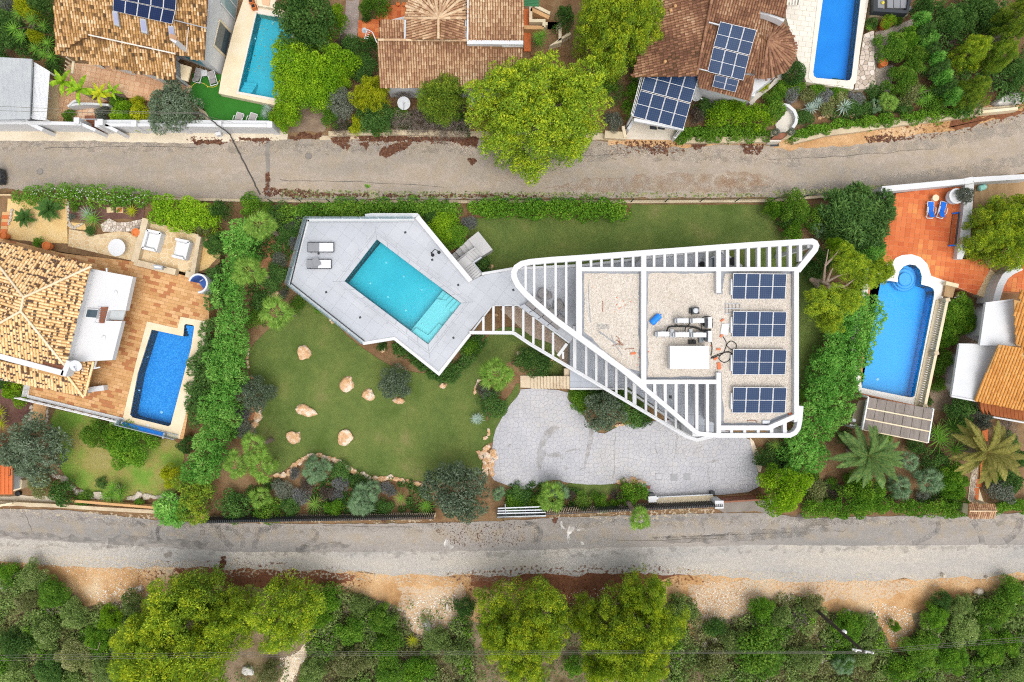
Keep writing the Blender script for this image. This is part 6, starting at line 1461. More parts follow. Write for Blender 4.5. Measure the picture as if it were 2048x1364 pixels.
PR(P('D 372,908 432,908 400,945 322,945',1.3),.05,1.3).B('gate_leaf',rt_tr if False else wood,t);PR(P('D 312,945 395,945 388,965 314,965',.9),0,.9).B('threshold_wall',creampale,t);PR(P('D 318,966 374,966 374,998 318,998',.05),.02,.05).B('mat',darkmet,t)
for s in ('D 348,905','D 452,905'):c=P1(s,1.4);BX((c.x,c.y,0),.4,.4,1.4).B('pier',cream,t);me,R_,H_=proto('ball',0);o=link('pier_plant',me,t,(0,0,0));o.location=(c.x-ORG[t.name][0],c.y-ORG[t.name][1],1.35);o.scale=(.3,.3,.3);set_mat(o,LEAF['sage'])
t=thing('stone_wall','cream stone retaining wall under the curved ivy hedge along the lane','wall',tuple(P1('D 900,880',0)))
pw=P('D 470,960 700,905 900,880 1200,835 1500,800 1700,770 1730,758 2000,735',.5)
for a,b in zip(pw,pw[1:]):BR(a,b,.5,.5).B('wall_run',curbm,t)
BR(P1('D 1735,765',.9),P1('D 2005,738',.9),.22,.9).B('wall_coping',cream,t)
t=thing('stone_wall','cream stone wall under the straight ivy hedge along the lane','wall',tuple(P1('C 1500,945',0)));BR(P1('C 1225,955',.45),P1('C 1850,948',.45),.5,.45).B('wall_run',curbm,t);BR(P1('C 715,915',.5),P1('C 860,925',.5),.6,.5).B('wall_run',curbm,t);BR(P1('C 840,860',.6),P1('C 855,935',.6),.25,.6).B('wall_run',cream,t)
rub=P('D 955,235 1022,205 1035,600 890,612',.7)
t=thing('rubble_wall','sloping rubble stone wall beside the deep blue pool','wall',tuple(P1('D 980,420',0)));PR(rub,0,.6).B('wall_core',flagj,t);emit(t,'stone',voronoi(rub,.4,.03,.8,lambda x,y:RND.random()),.5,.72,mat('rubble_stone',['#a89888','#bcac9c','#cbbcae','#ddd2c6'],1.5,12,.25,.9,.4,tone=True))
GS('gravel_path',rough(P('D 1030,220 1120,190 1290,130 1280,200 1120,300 1080,420 1160,450 1140,640 1040,650 1030,400',.03),.1,.4,5),.03,mat('pale_gravel',['#b0a496','#bfb3a4','#c8beb0'],.8,14,.35,.95,.5))
t=thing('garden_sofa','L-shaped charcoal garden sofa with grey cushions at the photo edge','sofa',tuple(P1('D 1140,40',.95)))
for s,h in (('1020,-60 1045,-60 1045,60 1240,75 1265,-60 1290,-60 1250,95 1015,80',.65),):PR(P('D '+s,1.5),.95,1.6).B('back_frame',darkmet,t)
for x in (1050,1115,1160,1205):PR(P(f'D {x},-50 {x + 42},-50 {x + 40},55 {x},52',1.4),.95,1.38).B('seat_cushion',greymesh,t)
struct('sofa_deck',PR(P('D 1000,-120 1300,-120 1250,110 1010,100',.9),0,.95),cream)
c=P1('D 1090,12',1.6);LA((c.x,c.y,1.38),[(.12,0),(.14,.1),(.05,.2)],10).B('fruit_bowl',MATS.get('yellow_hose'),None,label='small yellow-green bowl on the charcoal garden sofa',category='bowl')
for i,(s,r_,h,lab) in enumerate([('D 1102,165',.42,.95,'big tilted terracotta urn with a green plant near the garden sofa'),('D 1082,432',.34,.75,'round dark-mouthed terracotta jar beside the rubble wall'),('D 1155,110',.18,.4,'small clay pot below the garden sofa, nearest the big urn'),('D 1185,95',.16,.35,'small clay pot below the garden sofa, middle of the row')]):pot_(L(s)[0],r_,h,pot,lab,.05,'bush' if i==0 else None)
c=P1('D 1222,112',.4);single('blue_pot',LA((c.x,c.y,.05),[(.14,0),(.2,.2),(.16,.4),(.1,.41)],14),mat('blue_glaze',['#5a7a9a','#6a8aa8'],2,9,.05,.3,0),'glazed blue pot at the end of the clay pot row','plant pot');c=P1('D 1272,55',1.1);single('white_lantern',LA((c.x,c.y,.6),[(.15,0),(.22,.2),(.2,.4),(.08,.5)],14),white,'round white lantern at the corner of the garden sofa','lantern')
t=thing('slatted_bench','cream slatted bench at the photo edge on the travertine terrace','bench',tuple(P1('D 490,15',.98)))
for k in range(5):BR(*P(f'D {440 + k * 20},-20 {432 + k * 20},{40 - k * 2}',1.45),.12,.05).B('slat',creampale,t)
for s in ('445,0','520,0'):c=P1('D '+s,1.4);BX((c.x,c.y,.98),.1,.4,.42).B('leg',creampale,t)
rock(L('D 1955,675')[0],60,32,1.0,'large weathered white and grey rock at the lane bend',rockg,8.2,.1,name='boulder')
c=P1('D 1290,300',.3)
t=thing('timber_screen','grey wooden screen leaning behind the clipped cypress row','screen',tuple(P1('D 1520,560',0)))
for k in range(4):PR(P(f'D {1462 + k * 24},{445 + k * 58} {1478 + k * 26},{450 + k * 58} {1500 + k * 24},{503 + k * 58} {1484 + k * 24},{500 + k * 58}',1.2),0,1.3).B('board',graymet,t)

# ============================================================ WEST HOUSE (speckled tile roof)
h4=thing('tiled_house','white house with pale speckled tile hip roof and white flat roof beside the terracotta terrace','house',tuple(P1('E 200,900',0)))
R4=Roof(h4,rt_left,channel_l,.235,.33);R4.tip=.44
R4.speck=lambda c:(RND.uniform(0,.2) if RND.random()<.03 else RND.uniform(.5,1))
ra,rb=PZ('E 162,800,6.2')[0],PZ('E 143,895,6.2')[0]
c1,c2,c3,c4=PZ('E -160,385,4.3 622,590,4.3 440,1262,4.3 -330,1160,4.3')
R4.plane([ra,c1,c2],(.25,-1));R4.plane([ra,c2,c3,rb],(1,.25));R4.plane([rb,c3,c4],(-.25,1));R4.plane([ra,rb,c4,c1],(-1,-.25))
R4.ridges([(ra,rb),(ra,c1),(ra,c2),(rb,c3),(rb,c4)],.1,.95,cream)
R4.plane(PZ('I -200,40,3.3 0,75,3.3 455,175,3.3 570,325,2.7 0,190,2.7 -200,145,2.7'),(-.2,1));R4.plane(PZ('I 455,175,3.3 480,85,3.3 645,75,3.3 590,300,2.75 570,325,2.7'),(1,.25))
R4.ridges([(PZ('I 458,172,3.4')[0],PZ('I 572,322,2.8')[0]),(PZ('I 640,78,3.4')[0],PZ('I 580,310,2.8')[0])],.1,.95)
R4.done()
PR(P('E -200,430 600,620 450,1240 -300,1160',4.1),0,4.1).B('wall',white,h4);PR(P('I -300,60 460,150 560,300 -300,150',2.5),0,2.6).B('wall',white,h4)
MB().ribbon([Vector(p) for p in P('E -200,1155 0,1203 430,1318',4.5)],.42,.7).B('parapet',white,h4);MB().ribbon([Vector(p) for p in P('E 428,1335 470,1235',4.5)],.4,.9).B('parapet',white,h4)
BR(P1('E -200,1130',4.2),P1('E 440,1285',4.2),.5,.1).B('gutter',wood,h4)
PR(P('E 622,605 907,660 857,890 745,888 733,905 722,960 832,962 765,1228 462,1243 560,870',3.4),2.9,3.4).B('flat_roof',white,h4)
PR(P('E 600,640 740,665 610,1195 470,1230',3.0),0,2.9).B('lower_wall',white,h4)
PR(P('E 748,890 855,893 835,958 738,950',3.0),2.85,3.0).B('roof_window',mat('frosted_glass',['#b4b8b8','#c0c4c4'],1,9,.05,.2,0),h4)
PR(P('E 592,876 672,880 660,945 578,938',3.6),3.4,3.6).B('roof_hatch',white,h4);MB().sheet(P('E 597,882 668,886 656,940 585,933',3.61),3.612).B('hatch_glass',glassd,h4)
for k in range(7):PR(P(f'E {712 - k * 4.3:.1f},{866 + k * 16} {735 - k * 4:.1f},{866 + k * 16} {731 - k * 4:.1f},{880 + k * 16} {680 - k * 1.5:.1f},{880 + k * 16} {690 - k * 2:.1f},{866 + k * 16}',3.5),3.4,3.5).B('board',wood,h4)
for s in ('665,860 715,866','640,968 688,976','672,880 652,968'):TU([tuple(p) for p in P('E '+s,4.1)],.02).B('handrail',graymet,h4)
for s in ('787,768','705,1075'):c=P1('E '+s,3.5);LA((c.x,c.y,3.4),[(.17,0),(.15,.1),(.02,.14)],14).B('dome_vent',white,h4)
MB().ribbon([Vector(p) for p in P('E 725,600 727,625',3.9)],.1,.1).B('spout',white,h4)
PR(P('I 590,290 600,255 715,240 718,275',1.6),0,1.8).B('porch_wall',white,h4)
MB().ribbon([Vector(p) for p in P('E 655,1235 640,1285 680,1277',3.2)],.1,.1).B('gutter_pipe',white2,h4)
c=P1('I 520,105',4.4);t=thing('satellite_dish','white satellite dish mounted on the speckled lower roof','satellite dish',(c.x,c.y,3.0));dish(t,c,.45,white2,(.15,-.3));TU(P('I 555,95 570,150',3.4),.03).B('mast',graymet,t)
# terrace, pool
ZW=1.2
tw=P('E -200,350 0,395 430,500 910,555 1270,655 1340,640 1430,680 1425,965 1400,965 I 1250,610 1190,600 840,480 190,315 200,240 -200,150',ZW)
w4=P('E 1035,1020 1250,1066 1258,990 1268,982 1318,990 1326,1000 I 1305,-20 1165,510 1150,520 905,460 888,440 940,160',ZW)
c4p=P('E 1005,965 1212,1012 1232,932 1412,966 I 1395,-40 1225,605 830,500 930,80',ZW)
terw=struct('terracotta_terrace',PR(keyhole(tw,w4),-.02,ZW-.02),terraj)
def fleck(x,y):return 1.0 if RND.random()<.16 else RND.uniform(0,.72)
emit(terw,'tile',grid_tiles(keyhole(tw,c4p),-.24,.55,.28,.010,fleck,.5),ZW-.08,ZW,terra)
mos=bpy.data.materials.new('blue_mosaic')
def _mos():
    t,N,K=nodes_of(mos);out=N('OutputMaterial');b=N('BsdfPrincipled');K(b.outputs[0],out.inputs[0]);geo=N('NewGeometry')
    vo=N('TexVoronoi');vo.inputs['Scale'].default_value=14.0;K(geo.outputs['Position'],vo.inputs['Vector']);sp=N('SeparateColor');K(vo.outputs['Color'],sp.inputs[0])
    K(ramp_(t,sp.outputs[0],[lin(c,.95) for c in ('#2c98d8','#38a2e0','#48aee6','#68c0ee')],.1,.9),b.inputs['Base Color']);b.inputs['Roughness'].default_value=.4
_mos()
p4=pool('swimming_pool','mottled blue mosaic pool with a narrow entry notch in the terracotta terrace',w4,ZW,1.15,mos,watermat('clear_blue_water','#c0e4f8'),c4p,cream)
for k in range(4):PR(P(f'E {1262 - k * 1},{990 + 20 * k} {1326 - k * 1.5},{1000 + 20 * k} {1322 - k * 2},{1020 + 20 * k} {1257 - k * 1},{1010 + 20 * k}',ZW),.1,ZW-.25-.17*k).B('step',mos,p4)
for s in ('I 1102,425',):c=P1(s,.1);LA((c.x,c.y,.05),[(.12,0),(.12,.05)],12).B('pool_light',lampm,p4)
for s in ('I 1003,47','I 947,275','E 1003,1205'):c=P1(s,.9);LA((c.x,c.y,.75),[(.06,0),(.06,.12)],8).B('pool_nozzle',lampm,p4)
c=P1('I 1007,515',ZW);LA((c.x,c.y,ZW+.03),[(.13,0),(.12,.015)],14).B('skimmer_lid',white,p4)
a,b=P1('I 838,505',ZW+.25),P1('I 1125,582',ZW+.25);t=thing('pool_cover_roll','rolled bright blue pool cover along the end of the mosaic pool','pool cover',tuple(a-Vector((0,0,.2))));TU([a,b],.2,14).B('roll',blueplast,t)
for e in (a,b):BX((e.x,e.y,ZW),.12,.45,.5,-.25).B('reel_stand',graymet,t)
t=thing('glass_balustrade','glass and steel balustrade behind the blue cover roll','railing',tuple(P1('I 980,570',ZW)))
gp=P('I 785,512 1185,612',ZW+.9)
for k in range(5):BR(gp[0].lerp(gp[1],k/5+.004),gp[0].lerp(gp[1],(k+1)/5-.004),.02,.85).B('glass_pane',glasst,t)
BR(gp[0],gp[1],.05,.05).B('rail',graymet,t);BR(gp[0]+Vector((0,.25,-.7)),gp[1]+Vector((0,.25,-.7)),.06,.06).B('rail',graymet,t);BR(P1('I 785,512',ZW+.9),P1('I 800,478',ZW+.9),.05,.9).B('end_panel',glasst,t);PR(P('I 765,475 832,470 830,510 800,515 765,500',ZW),ZW,ZW+.35).B('planter',white2,t)
t=thing('white_railing','white metal railing with posts along the south edge of the terracotta terrace','railing',tuple(P1('I 500,390',ZW)))
rl=P('I 185,315 840,475',ZW+.12)
BR(rl[0],rl[1],.25,.3).B('kerb',white,t)
for zz in (.35,.6,.85):BR(*[p+Vector((0,0,zz)) for p in P('I 150,322 832,485',ZW)],.05,.04).B('rail',whitemet,t)
for k in range(12):p=P1('I 150,322',ZW).lerp(P1('I 832,485',ZW),k/11);BX((p.x,p.y,ZW-.2),.07,.07,1.05).B('post',whitemet,t)
for k in range(7):BR(P1(f'I {148 + k * 7},{318 - 0 * k}',ZW+.9),P1(f'I {165 + k * 6},238',ZW+.9),.03,.03).B('corner_bar',whitemet,t)
PR(P('I 232,348 320,372 300,480 215,470',.2),0,.2).B('garden_step',terra,None,kind='structure')
# shower niche
t=thing('shower_niche','round white shower niche lined with blue tiles at the terrace edge','shower',tuple(P1('E 1350,700',ZW)))
cN=P1('E 1350,705',ZW+1.6);pl=[cN+Vector((math.cos(a),math.sin(a),0))*.72 for a in [math.radians(x) for x in range(165,-105,-15)]]
MB().ribbon(pl,.14,1.6).B('curved_wall',white,t);MB().ribbon([cN+(p-cN)*.9+Vector((0,0,-.03)) for p in pl],.05,1.5).B('tile_lining',mat('cobalt_tile',['#3c5a9c','#4a6ab0','#6484c4'],2,12,.15),t);PR([cN+(p-cN)*.88 for p in pl],ZW,ZW+.05).B('shower_tray',MATS['cobalt_tile'],t);TU([cN+Vector((.45,.3,.1)),cN+Vector((.2,.15,.12))],.04).B('shower_head',graymet,t)
# crazy paved patio and the raised white-furnished patio
cz=P('E 470,335 590,355 650,375 840,345 950,385 908,552 465,452',ZW-.1)
cpz=struct('flagstone_patio',PR(cz,-.02,ZW-.1),flagj);emit(cpz,'flagstone',voronoi(cz,.36,.05,.85,lambda x,y:patchy(x,y,.6,.6)),ZW-.15,ZW-.08,flag)
rp=P('E 990,270 1352,372 1305,640 925,548',ZW+.25)
rps=struct('raised_patio',PR(rp,-.02,ZW+.2),flagj);emit(rps,'flagstone',voronoi(rp,.42,.05,.85,lambda x,y:patchy(x,y,.6,.6)),ZW+.15,ZW+.22,flag)
t=thing('patio_wall','low sand coloured wall edging the raised flagstone patio','wall',tuple(P1('E 1100,600',ZW)))
for s,w_ in (('992,262 915,560',.5),('915,560 1195,628',.5),('1265,640 1310,650',.5),('1310,650 1355,385',.35)):BR(*P('E '+s,ZW+.6+w_*.01+len(s)*.002+int(s[0])*.003+int(s[1])*.004),w_,.6).B('wall_run',curbm,t)
t=thing('garden_chair','white square armchair on the raised patio, nearer the round table','armchair',tuple(P1('E 1043,415',ZW+.2)))
def armchair(t,s,back,z):
    q=P('E '+s,z+.45);PR(q,z,z+.42).B('seat',white,t);c=centroid(q);c.z=z+.45;n=len(q)
    for k in range(4):
        a,b=q[k],q[(k+1)%4]
        if k!=back:BR(Vector((a.x,a.y,z+.72)),Vector((b.x,b.y,z+.72)),.2,.7).B('arm' if k%2==back%2-0 else 'backrest',white,t)
    PR([c+(p-c)*.72 for p in q],z+.42,z+.5).B('seat_cushion',whitemet,t)
armchair(t,'1015,345 1105,365 1072,485 982,465',9,ZW+.2)
t=thing('garden_bench','white two-seat garden bench on the raised patio, nearer the conifer hedge','bench',tuple(P1('E 1245,470',ZW+.2)));armchair(t,'1205,405 1298,425 1268,540 1182,520',3,ZW+.2)
round_table(L('E 795,460')[0],.70,.74,white,'round white table on the flagstone patio',ZW-.08)
t=thing('garden_barbecue','small grey barbecue on the wall of the raised patio','barbecue',tuple(P1('E 1075,592',ZW)));PR(P('E 1042,575 1108,585 1102,612 1046,605',ZW+1),ZW+.6,ZW+.95).B('firebox',graymet,t);c=P1('E 1125,598',ZW+.9);TU([P1('E 1112,592',ZW+.9),P1('E 1135,600',ZW+.9)],.03).B('handle',darkmet,t);PR(P('E 1052,585 1098,592 1095,602 1054,597',ZW+.98),ZW+.95,ZW+.985).B('grill',whitemet,t)
LA(tuple(P1('E 855,478',ZW)),[(.05,0),(.05,.4)],8).B('folded_stool',white,None,label='thin white stick leaning by the round table',category='stick') if False else None
GS('yellow_gravel',rough(P('E 60,130 465,130 470,435 280,430 40,395',.9),.08,.4,3),ZW-.15,yellowgravel);GS('bark_mulch',rough(P('E 475,140 995,140 985,270 740,265 680,300 560,280 480,240',.9),.1,.4,3),ZW-.13,mulch)
GS('yellow_gravel',rough(P('E 1360,395 1420,400 1510,510 1430,600 1330,640 1320,600',.9),.08,.4,3),ZW-.15,yellowgravel);GS('yellow_gravel',rough(P('E 480,290 590,300 600,345 480,335',.9),.08,.4,3),ZW-.12,yellowgravel)
struct('garden_terrace_base',PR(P('E -200,120 40,110 1000,130 1480,330 1510,560 1420,640 -200,400',.8),-.02,ZW-.18),soil)
rk=P('E 685,305 745,262 800,290 870,288 988,262 980,305 930,345 850,352 700,352',ZW);t=thing('rock_bank','bank of pale rubble stones below the mulch bed','rockery',tuple(centroid(rk)));PR(rk,.9,ZW-.06).B('bank_soil',flagj,t);emit(t,'stone',voronoi(rk,.26,.03,.95),ZW-.1,ZW+.02,MATS['rubble_stone'])
RL('E 465,150 465,240 475,300','line of white stones between yellow gravel and mulch bed',6,rockw,z=ZW-.1,seed=24);RL('E 470,300 510,330 560,300','cluster of white stones at the flagstone corner',7,rockw,z=ZW-.1,seed=25);RL('E 85,200 60,300','line of white stones beside the orange side steps',6,rockw,z=ZW-.1,seed=26)
c=P1('E 815,203',ZW);t=thing('garden_tray','square pale pink planter set in the mulch bed','planter',(c.x,c.y,ZW-.13));BX((c.x,c.y,ZW-.13),.55,.5,.12).B('rim',pinktile,t);BX((c.x,c.y,ZW-.01),.35,.32,.012).B('soil_fill',pot,t)
c=P1('E 748,203',ZW);single('stone_slab',BX((c.x,c.y,ZW-.13),.55,.45,.1,.1).box((c.x,c.y,ZW-.03),.5,.4,.02,.1),flag,'sand coloured slab beside the pink planter in the mulch bed','slab')
for i,(s,r_,h,lf,lab) in enumerate([('E 30,380',.30,.7,None,'clay jar at the photo edge beside the yellow gravel'),('E 325,450',.34,.7,None,'clay pot with banana leaves beside the speckled roof'),('E 935,360',.34,.75,None,'bright orange clay jar at the flagstone corner')]):pot_(L(s)[0],r_,h,pot,lab,ZW-.05,lf)
ss=struct('side_steps',PR(P('E -60,100 90,100 70,200 30,390 -60,390',.8),0,ZW-.2),flag)
for k in range(7):PR(P(f'E {10 - k * 2},{215 + k * 24} {62 - k * 4},{215 + k * 24} {60 - k * 4},{238 + k * 24} {6 - k * 2},{238 + k * 24}',ZW),ZW-.3,ZW-.1+(.02*(k%2))).B('tile',orange if k%2 else terra,ss)
# south-west garden of this house
struct('lawn',MB().sheet(rough(smooth(P('I 325,390 560,440 780,510 1050,600 1240,620 1260,760 1220,990 1000,1005 700,990 540,950 490,890 420,840 400,700',0),1),.12,.5,5),.012),grass2)
GS('bark_mulch',rough(P('I -200,230 0,240 210,340 230,470 120,500 0,520 -200,500',0),.12,.4,5),.012,mulch);GS('sand_strip',rough(P('I 0,1000 180,990 370,1000 700,1040 1050,1050 1100,1100 700,1090 370,1070 0,1060',0),.1,.4,6),.016,vergem)
RL('I 360,850 430,870 490,930 540,975 620,1000 690,1000 760,1010','curved edging of white rocks round the small lawn, olive tree end',14,rockw,seed=31,gap=.8);RL('I 880,1005 930,1000 990,990 1040,1000 1100,1000 1170,1005 1230,1010','edging of white rocks round the small lawn, conifer hedge end',14,rockw,seed=32,gap=.75);RL('I 320,380 320,480','short line of white stones beside the terracotta garden step',8,rockw,seed=33);RL('I 218,380 212,470','short line of white stones on the mulch side of the garden step',8,rockw,seed=34)
t=thing('low_wall','low cream concrete wall along the road beside the small lawn','wall',tuple(P1('I 600,1070',0)))
for s in ('-300,1040 0,1045','0,1045 370,1062','370,1062 720,1085','720,1085 1080,1105'):BR(*P('I '+s,.6),.3,.6).B('wall_run',curbm,t)
BR(P1('I 380,1020',.8),P1('I 1100,1080',.8),.2,.6).B('inner_kerb',terra,t);PR(P('I -100,1070 80,1040 80,1050 -100,1095',1.0),0,1.0).B('gate_wing',cream,t)
t=thing('shed','small shed with bright orange profiled roof at the photo edge','shed',tuple(P1('I 40,850',0)))
corrug(t,'I -200,620 0,640 88,870 85,985',2.2,2.2,orange,0,6,'roof_hatch') if False else None
q=P('I -200,640 10,640 85,800 85,985 -200,985',2.2);PR(q,2.1,2.2).B('roof_slab',orange,t)
for k in range(11):x=-190+27*k;BR(*P(f'I {x},{645 if x < 10 else 660 + (x - 10) * 1.8} {x},980',2.26),.1,.08).B('roof_rib',orange,t)
PR(P('I 88,830 160,890 150,945 88,965',.8),0,.9).B('side_wall',cream,t);PR(P('I -200,700 70,830 70,960 -200,960',2),0,2.05).B('wall',white2,t);c=P1('I 118,980',.3);LA((c.x,c.y,0),[(.2,0),(.22,.3),(.1,.35)],12).B('drum',black,t);TU(P('I 70,810 72,855 58,858',2.3),.025).B('drain_pipe',darkmet,t)

# ============================================================ EAST HOUSE (orange terrace, blue pool)
ZO=1.2
ot=P('H 1045,595 1175,160 1640,100 1700,80 1700,470 1600,610 1755,598 1812,680 1722,852 1500,765 1440,900 L 1340,395 930,300 H 1000,800',ZO)
w5=P('H 1000,735 1185,765 1184,738 1195,690 1225,656 1265,643 1305,650 1335,680 1348,725 1344,780 1400,795 1425,808 1434,835 1428,880 L 1300,310 1285,322 1260,322 940,258 H 900,1200',ZO)
otd=struct('orange_terrace',PR(keyhole(ot,w5),-.02,ZO-.02),orangej)
cop5=P('H 980,660 1140,640 1170,600 1215,580 1280,575 1340,595 1385,640 1412,722 1515,758 1500,830 L 1345,385 1140,340 920,290 H 860,1200',ZO)
tl5=P('H 1045,595 1175,160 1640,100 1640,470 1600,610 1755,598 1812,680 1722,852 1515,762 1412,722 1385,640 1340,595 1280,575 1215,580 1170,600 1140,640',ZO)
emit(otd,'tile',grid_tiles(tl5,-.12,.40,.40,.013,lambda x,y:patchy(x,y,.4,.7)),ZO-.08,ZO,orange)
bl2=mat('bright_blue_liner',['#50c6fa','#58cafc','#60cefc'],.4,9,.04,.4,.02)
p5=pool('swimming_pool','long bright blue pool with round stepped bay beside the orange terrace',w5,ZO,1.15,bl2,watermat('bright_blue_water','#c4e8fa'),cop5,mat('white_coping',['#ece6dc','#f2ece4','#f4f0ea'],.8,9,.06,.8,.05))
cb=P1('H 1266,735',ZO)
for k,(r_,dx) in enumerate(((1.0,0),(.78,-.05),(.52,-.15))):
    pl=[cb+Vector((dx+math.cos(a)*r_,math.sin(a)*r_*1.05-.05*k,0)) for a in [2*math.pi*q/24 for q in range(24)]]
    PR(pl,.05,ZO-.75+.2*k).B('step',mat('pale_blue_step',['#84ccf6','#90d2f8','#9cd8fa'],.6,9,.05,.4,.02),p5)
    MB().ribbon([p+Vector((0,0,-.73+.2*k)) for p in pl],.06,.05,True).B('step_edge',bl,p5)
for s in ('L 1048,200',):c=P1(s,.1);LA((c.x,c.y,.05),[(.13,0),(.12,.05)],12).B('pool_light',lampm,p5)
t=thing('garden_wall','white garden wall running round two sides of the orange terrace','wall',tuple(P1('H 1500,100',ZO)))
for s,w_ in (('1080,130 1640,78',.45),('1640,78 1700,66',.5),('1700,66 2100,42',.4),('1085,125 1100,190',.35)):BR(*P('H '+s,ZO+1.0),w_,2.2).B('wall_run',white,t)
PR(P('H 1645,80 1708,75 1680,460 1625,610 1588,605 1630,300',ZO+.5),0,ZO+.5).B('broad_wall',white,t)
for i,(s,a,lab) in enumerate([('H 1408,272',1.5,'blue cushioned white lounger, nearer the small round table'),('H 1486,272',1.3,'blue cushioned white lounger, nearer the white pot')]):lounger(L(s)[0],a,1.35,.5,whitemet,bluecloth,lab,ZO,.3,'blue loungers on the orange terrace',arms=True)
for i,(s,a,lab) in enumerate([]):pass
round_table(L('H 1445,190')[0],.27,.5,cream,'small round beige table above the blue loungers',ZO)
pot_(L('H 1572,182')[0],.62,1.0,white,'very large white tub with a grey shrub on the orange terrace',ZO);plant('olive','sage',L('H 1648,175')[0],17,1.3,'grey-leaved shrub spilling from the large white tub',z=ZO+.5)
a,b=P1('H 1605,290',ZO+.5),P1('H 1578,512',ZO+.5);t=thing('pool_cover_reel','long dark pool cover reel with blue ends along the white wall','pool reel',tuple((a+b)/2));TU([a,b],.07,10).B('roller',darkmet,t)
for e in (a,b):TU([e+Vector((-.3,.0,-.4)),e,e+Vector((.15,0,-.45))],.06).B('reel_stand',bluecloth,t);
BR(a+Vector((-.22,0,-.4)),b+Vector((-.22,0,-.4)),.06,.06).B('tie_bar',wood,t)
GS('weathered_deck',P('H 1712,88 2300,50 2300,640 2000,640 1940,720 1880,750 1770,600 1680,470',.8),.85,deckwood)
struct('garden_terrace_base',PR(P('H 1700,80 2300,50 2300,700 1900,740 1760,600 1680,460',.8),-.02,.84),soil)
a,b=P1('H 1735,128',1.2),P1('H 1785,112',1.2);t=thing('gas_bottle','turquoise gas bottle lying on the weathered boards','gas bottle',tuple((a+b)/2-Vector((0,0,.25))));TU([a,a.lerp(b,.1),a.lerp(b,.85),b,b+(b-a)*.1],[.14,.24,.24,.16,.08],12).B('cylinder',mat('turquoise_paint',['#8cc8bc','#9ad2c6'],2,9,.05,.4,0),t);TU([b+(b-a)*.08,b+(b-a)*.16],.05,8).B('valve',graymet,t)
st_=P('H 1640,465 1740,460 1800,600 1640,605',.9);t=thing('stone_bed','bed of pale rounded stones round a low green plant below the white wall','stone bed',tuple(P1('H 1700,530',.85)));PR(st_,0,.86).B('bed_base',soil,t);emit(t,'stone',voronoi(st_,.28,.04,.9),.8,.95,mat('bed_stone',['#b09878','#ccb494','#e0ccb0','#8a7660'],1.5,12,.25,.9,.4,tone=True))
c=P1('H 1634,485',ZO+.8);single('paint_box',BX((c.x,c.y,ZO+.5),.3,.5,.25,-.15).box((c.x,c.y,ZO+.75),.22,.4,.03,-.15),mat('mint_box',['#b8c8b8','#d0c0a8','#c49a70'],6,14,.1),'mint and tan box standing on the broad white wall','box')
pth=P('H 1815,675 1890,740 1800,880 1720,850 1760,770',.9);fpp=struct('flagstone_path',PR(pth,-.02,.9),flagj);emit(fpp,'flagstone',voronoi(pth,.4,.05,.85),.85,.93,flag)
GS('worn_boards_path',P('H 1745,590 1800,560 1950,700 1880,750',.88),.88,deckwood)
c=P1('H 1795,865',.6);t=thing('rubber_ring','black open tub beside the flagstone path','tub',(c.x,c.y,.05));LA((c.x,c.y,.05),[(.28,0),(.34,.4),(.34,.42),(.26,.42),(.24,.15)],18).B('tub_body',black,t);TU([(c.x+.34,c.y,.4),(c.x+.45,c.y,.42),(c.x+.34,c.y+.12,.4)],.03,6).B('handle',black,t)
GS('bare_earth',rough(P('H 1720,860 1800,880 1790,1000 1750,1190 1610,1190 1560,1364 L 1550,315 1700,350 1850,450 1700,470 1420,400 1400,300 H 1500,1364 1600,1150 1690,1000',0),.12,.4,3),.013,mat('brown_gravel',['#7c6a58','#8e7c68','#9c8a76'],.9,14,.35,.95,.5))
t=thing('balustrade','long sand coloured stone balustrade between the bright blue pool and the hedge','balustrade',tuple(P1('H 1480,1100',ZO)))
B0,B1=P1('H 1525,885',ZO+.9),P1('L 1372,385',ZO+.9)
BR(B0,B1,.22,.12).B('rail',cream,t);BR(B0+Vector((-.28,0,-.78)),B1+Vector((-.28,0,-.78)),.25,.12).B('plinth',cream,t)
for k in range(46):
    p=B0.lerp(B1,(k+.5)/46);q=Vector((p.x,p.y,ZO));
    LA(tuple(q),[(.07,.1),(.05,.18),(.1,.4),(.05,.7),(.07,.78)],7).B('baluster',cream,t)
for k in (0,.5,1):p=B0.lerp(B1,k);BX((p.x,p.y,ZO),.36,.3,.95,.25).B('pier',curbm,t)
t=thing('timber_step','weathered wooden step block at the head of the balustrade','step',tuple(P1('H 1545,820',ZO)));PR(P('H 1515,770 1580,795 1560,870 1498,860',ZO+.3),0,ZO+.3).B('box_step',deckwood,t);BR(*P('H 1515,770 1600,790',ZO+.6),.3,.35).B('kerb',cream,t)
t=thing('garden_tap','white pipe tap stand on tan ground beside the wooden step','tap',tuple(P1('H 1610,860',.8)));TU(P('H 1570,870 1630,860 1635,835',1.0),.04).B('pipe',whitemet,t);LA(tuple(P1('H 1590,855',.9)),[(.1,0),(.08,.15)],10).B('valve_box',cream,t)
t=thing('pergola','pool pergola roofed with grey reed mats and two pale battens','pergola',tuple(P1('L 1190,470',0)))
ZP=3.0
A_,B_,C_,D_=P('L 985,320 1428,402 1390,632 943,542',ZP)
for i in range(7):
    for j in range(3):
        u0,u1,v0,v1=i/7+.003,(i+1)/7-.003,j/3+.006,(j+1)/3-.006
        f=lambda u,v:A_.lerp(B_,u).lerp(D_.lerp(C_,u),v)
        PR([f(u0,v0),f(u1,v0),f(u1,v1),f(u0,v1)],ZP-.06,ZP+RND.uniform(-.015,.02)).B('reed_mat',reed,t)
for v in (.34,.67):BR(A_.lerp(D_,v)+Vector((0,0,.06)),B_.lerp(C_,v)+Vector((0,0,.06)),.1,.05).B('batten',cream,t)
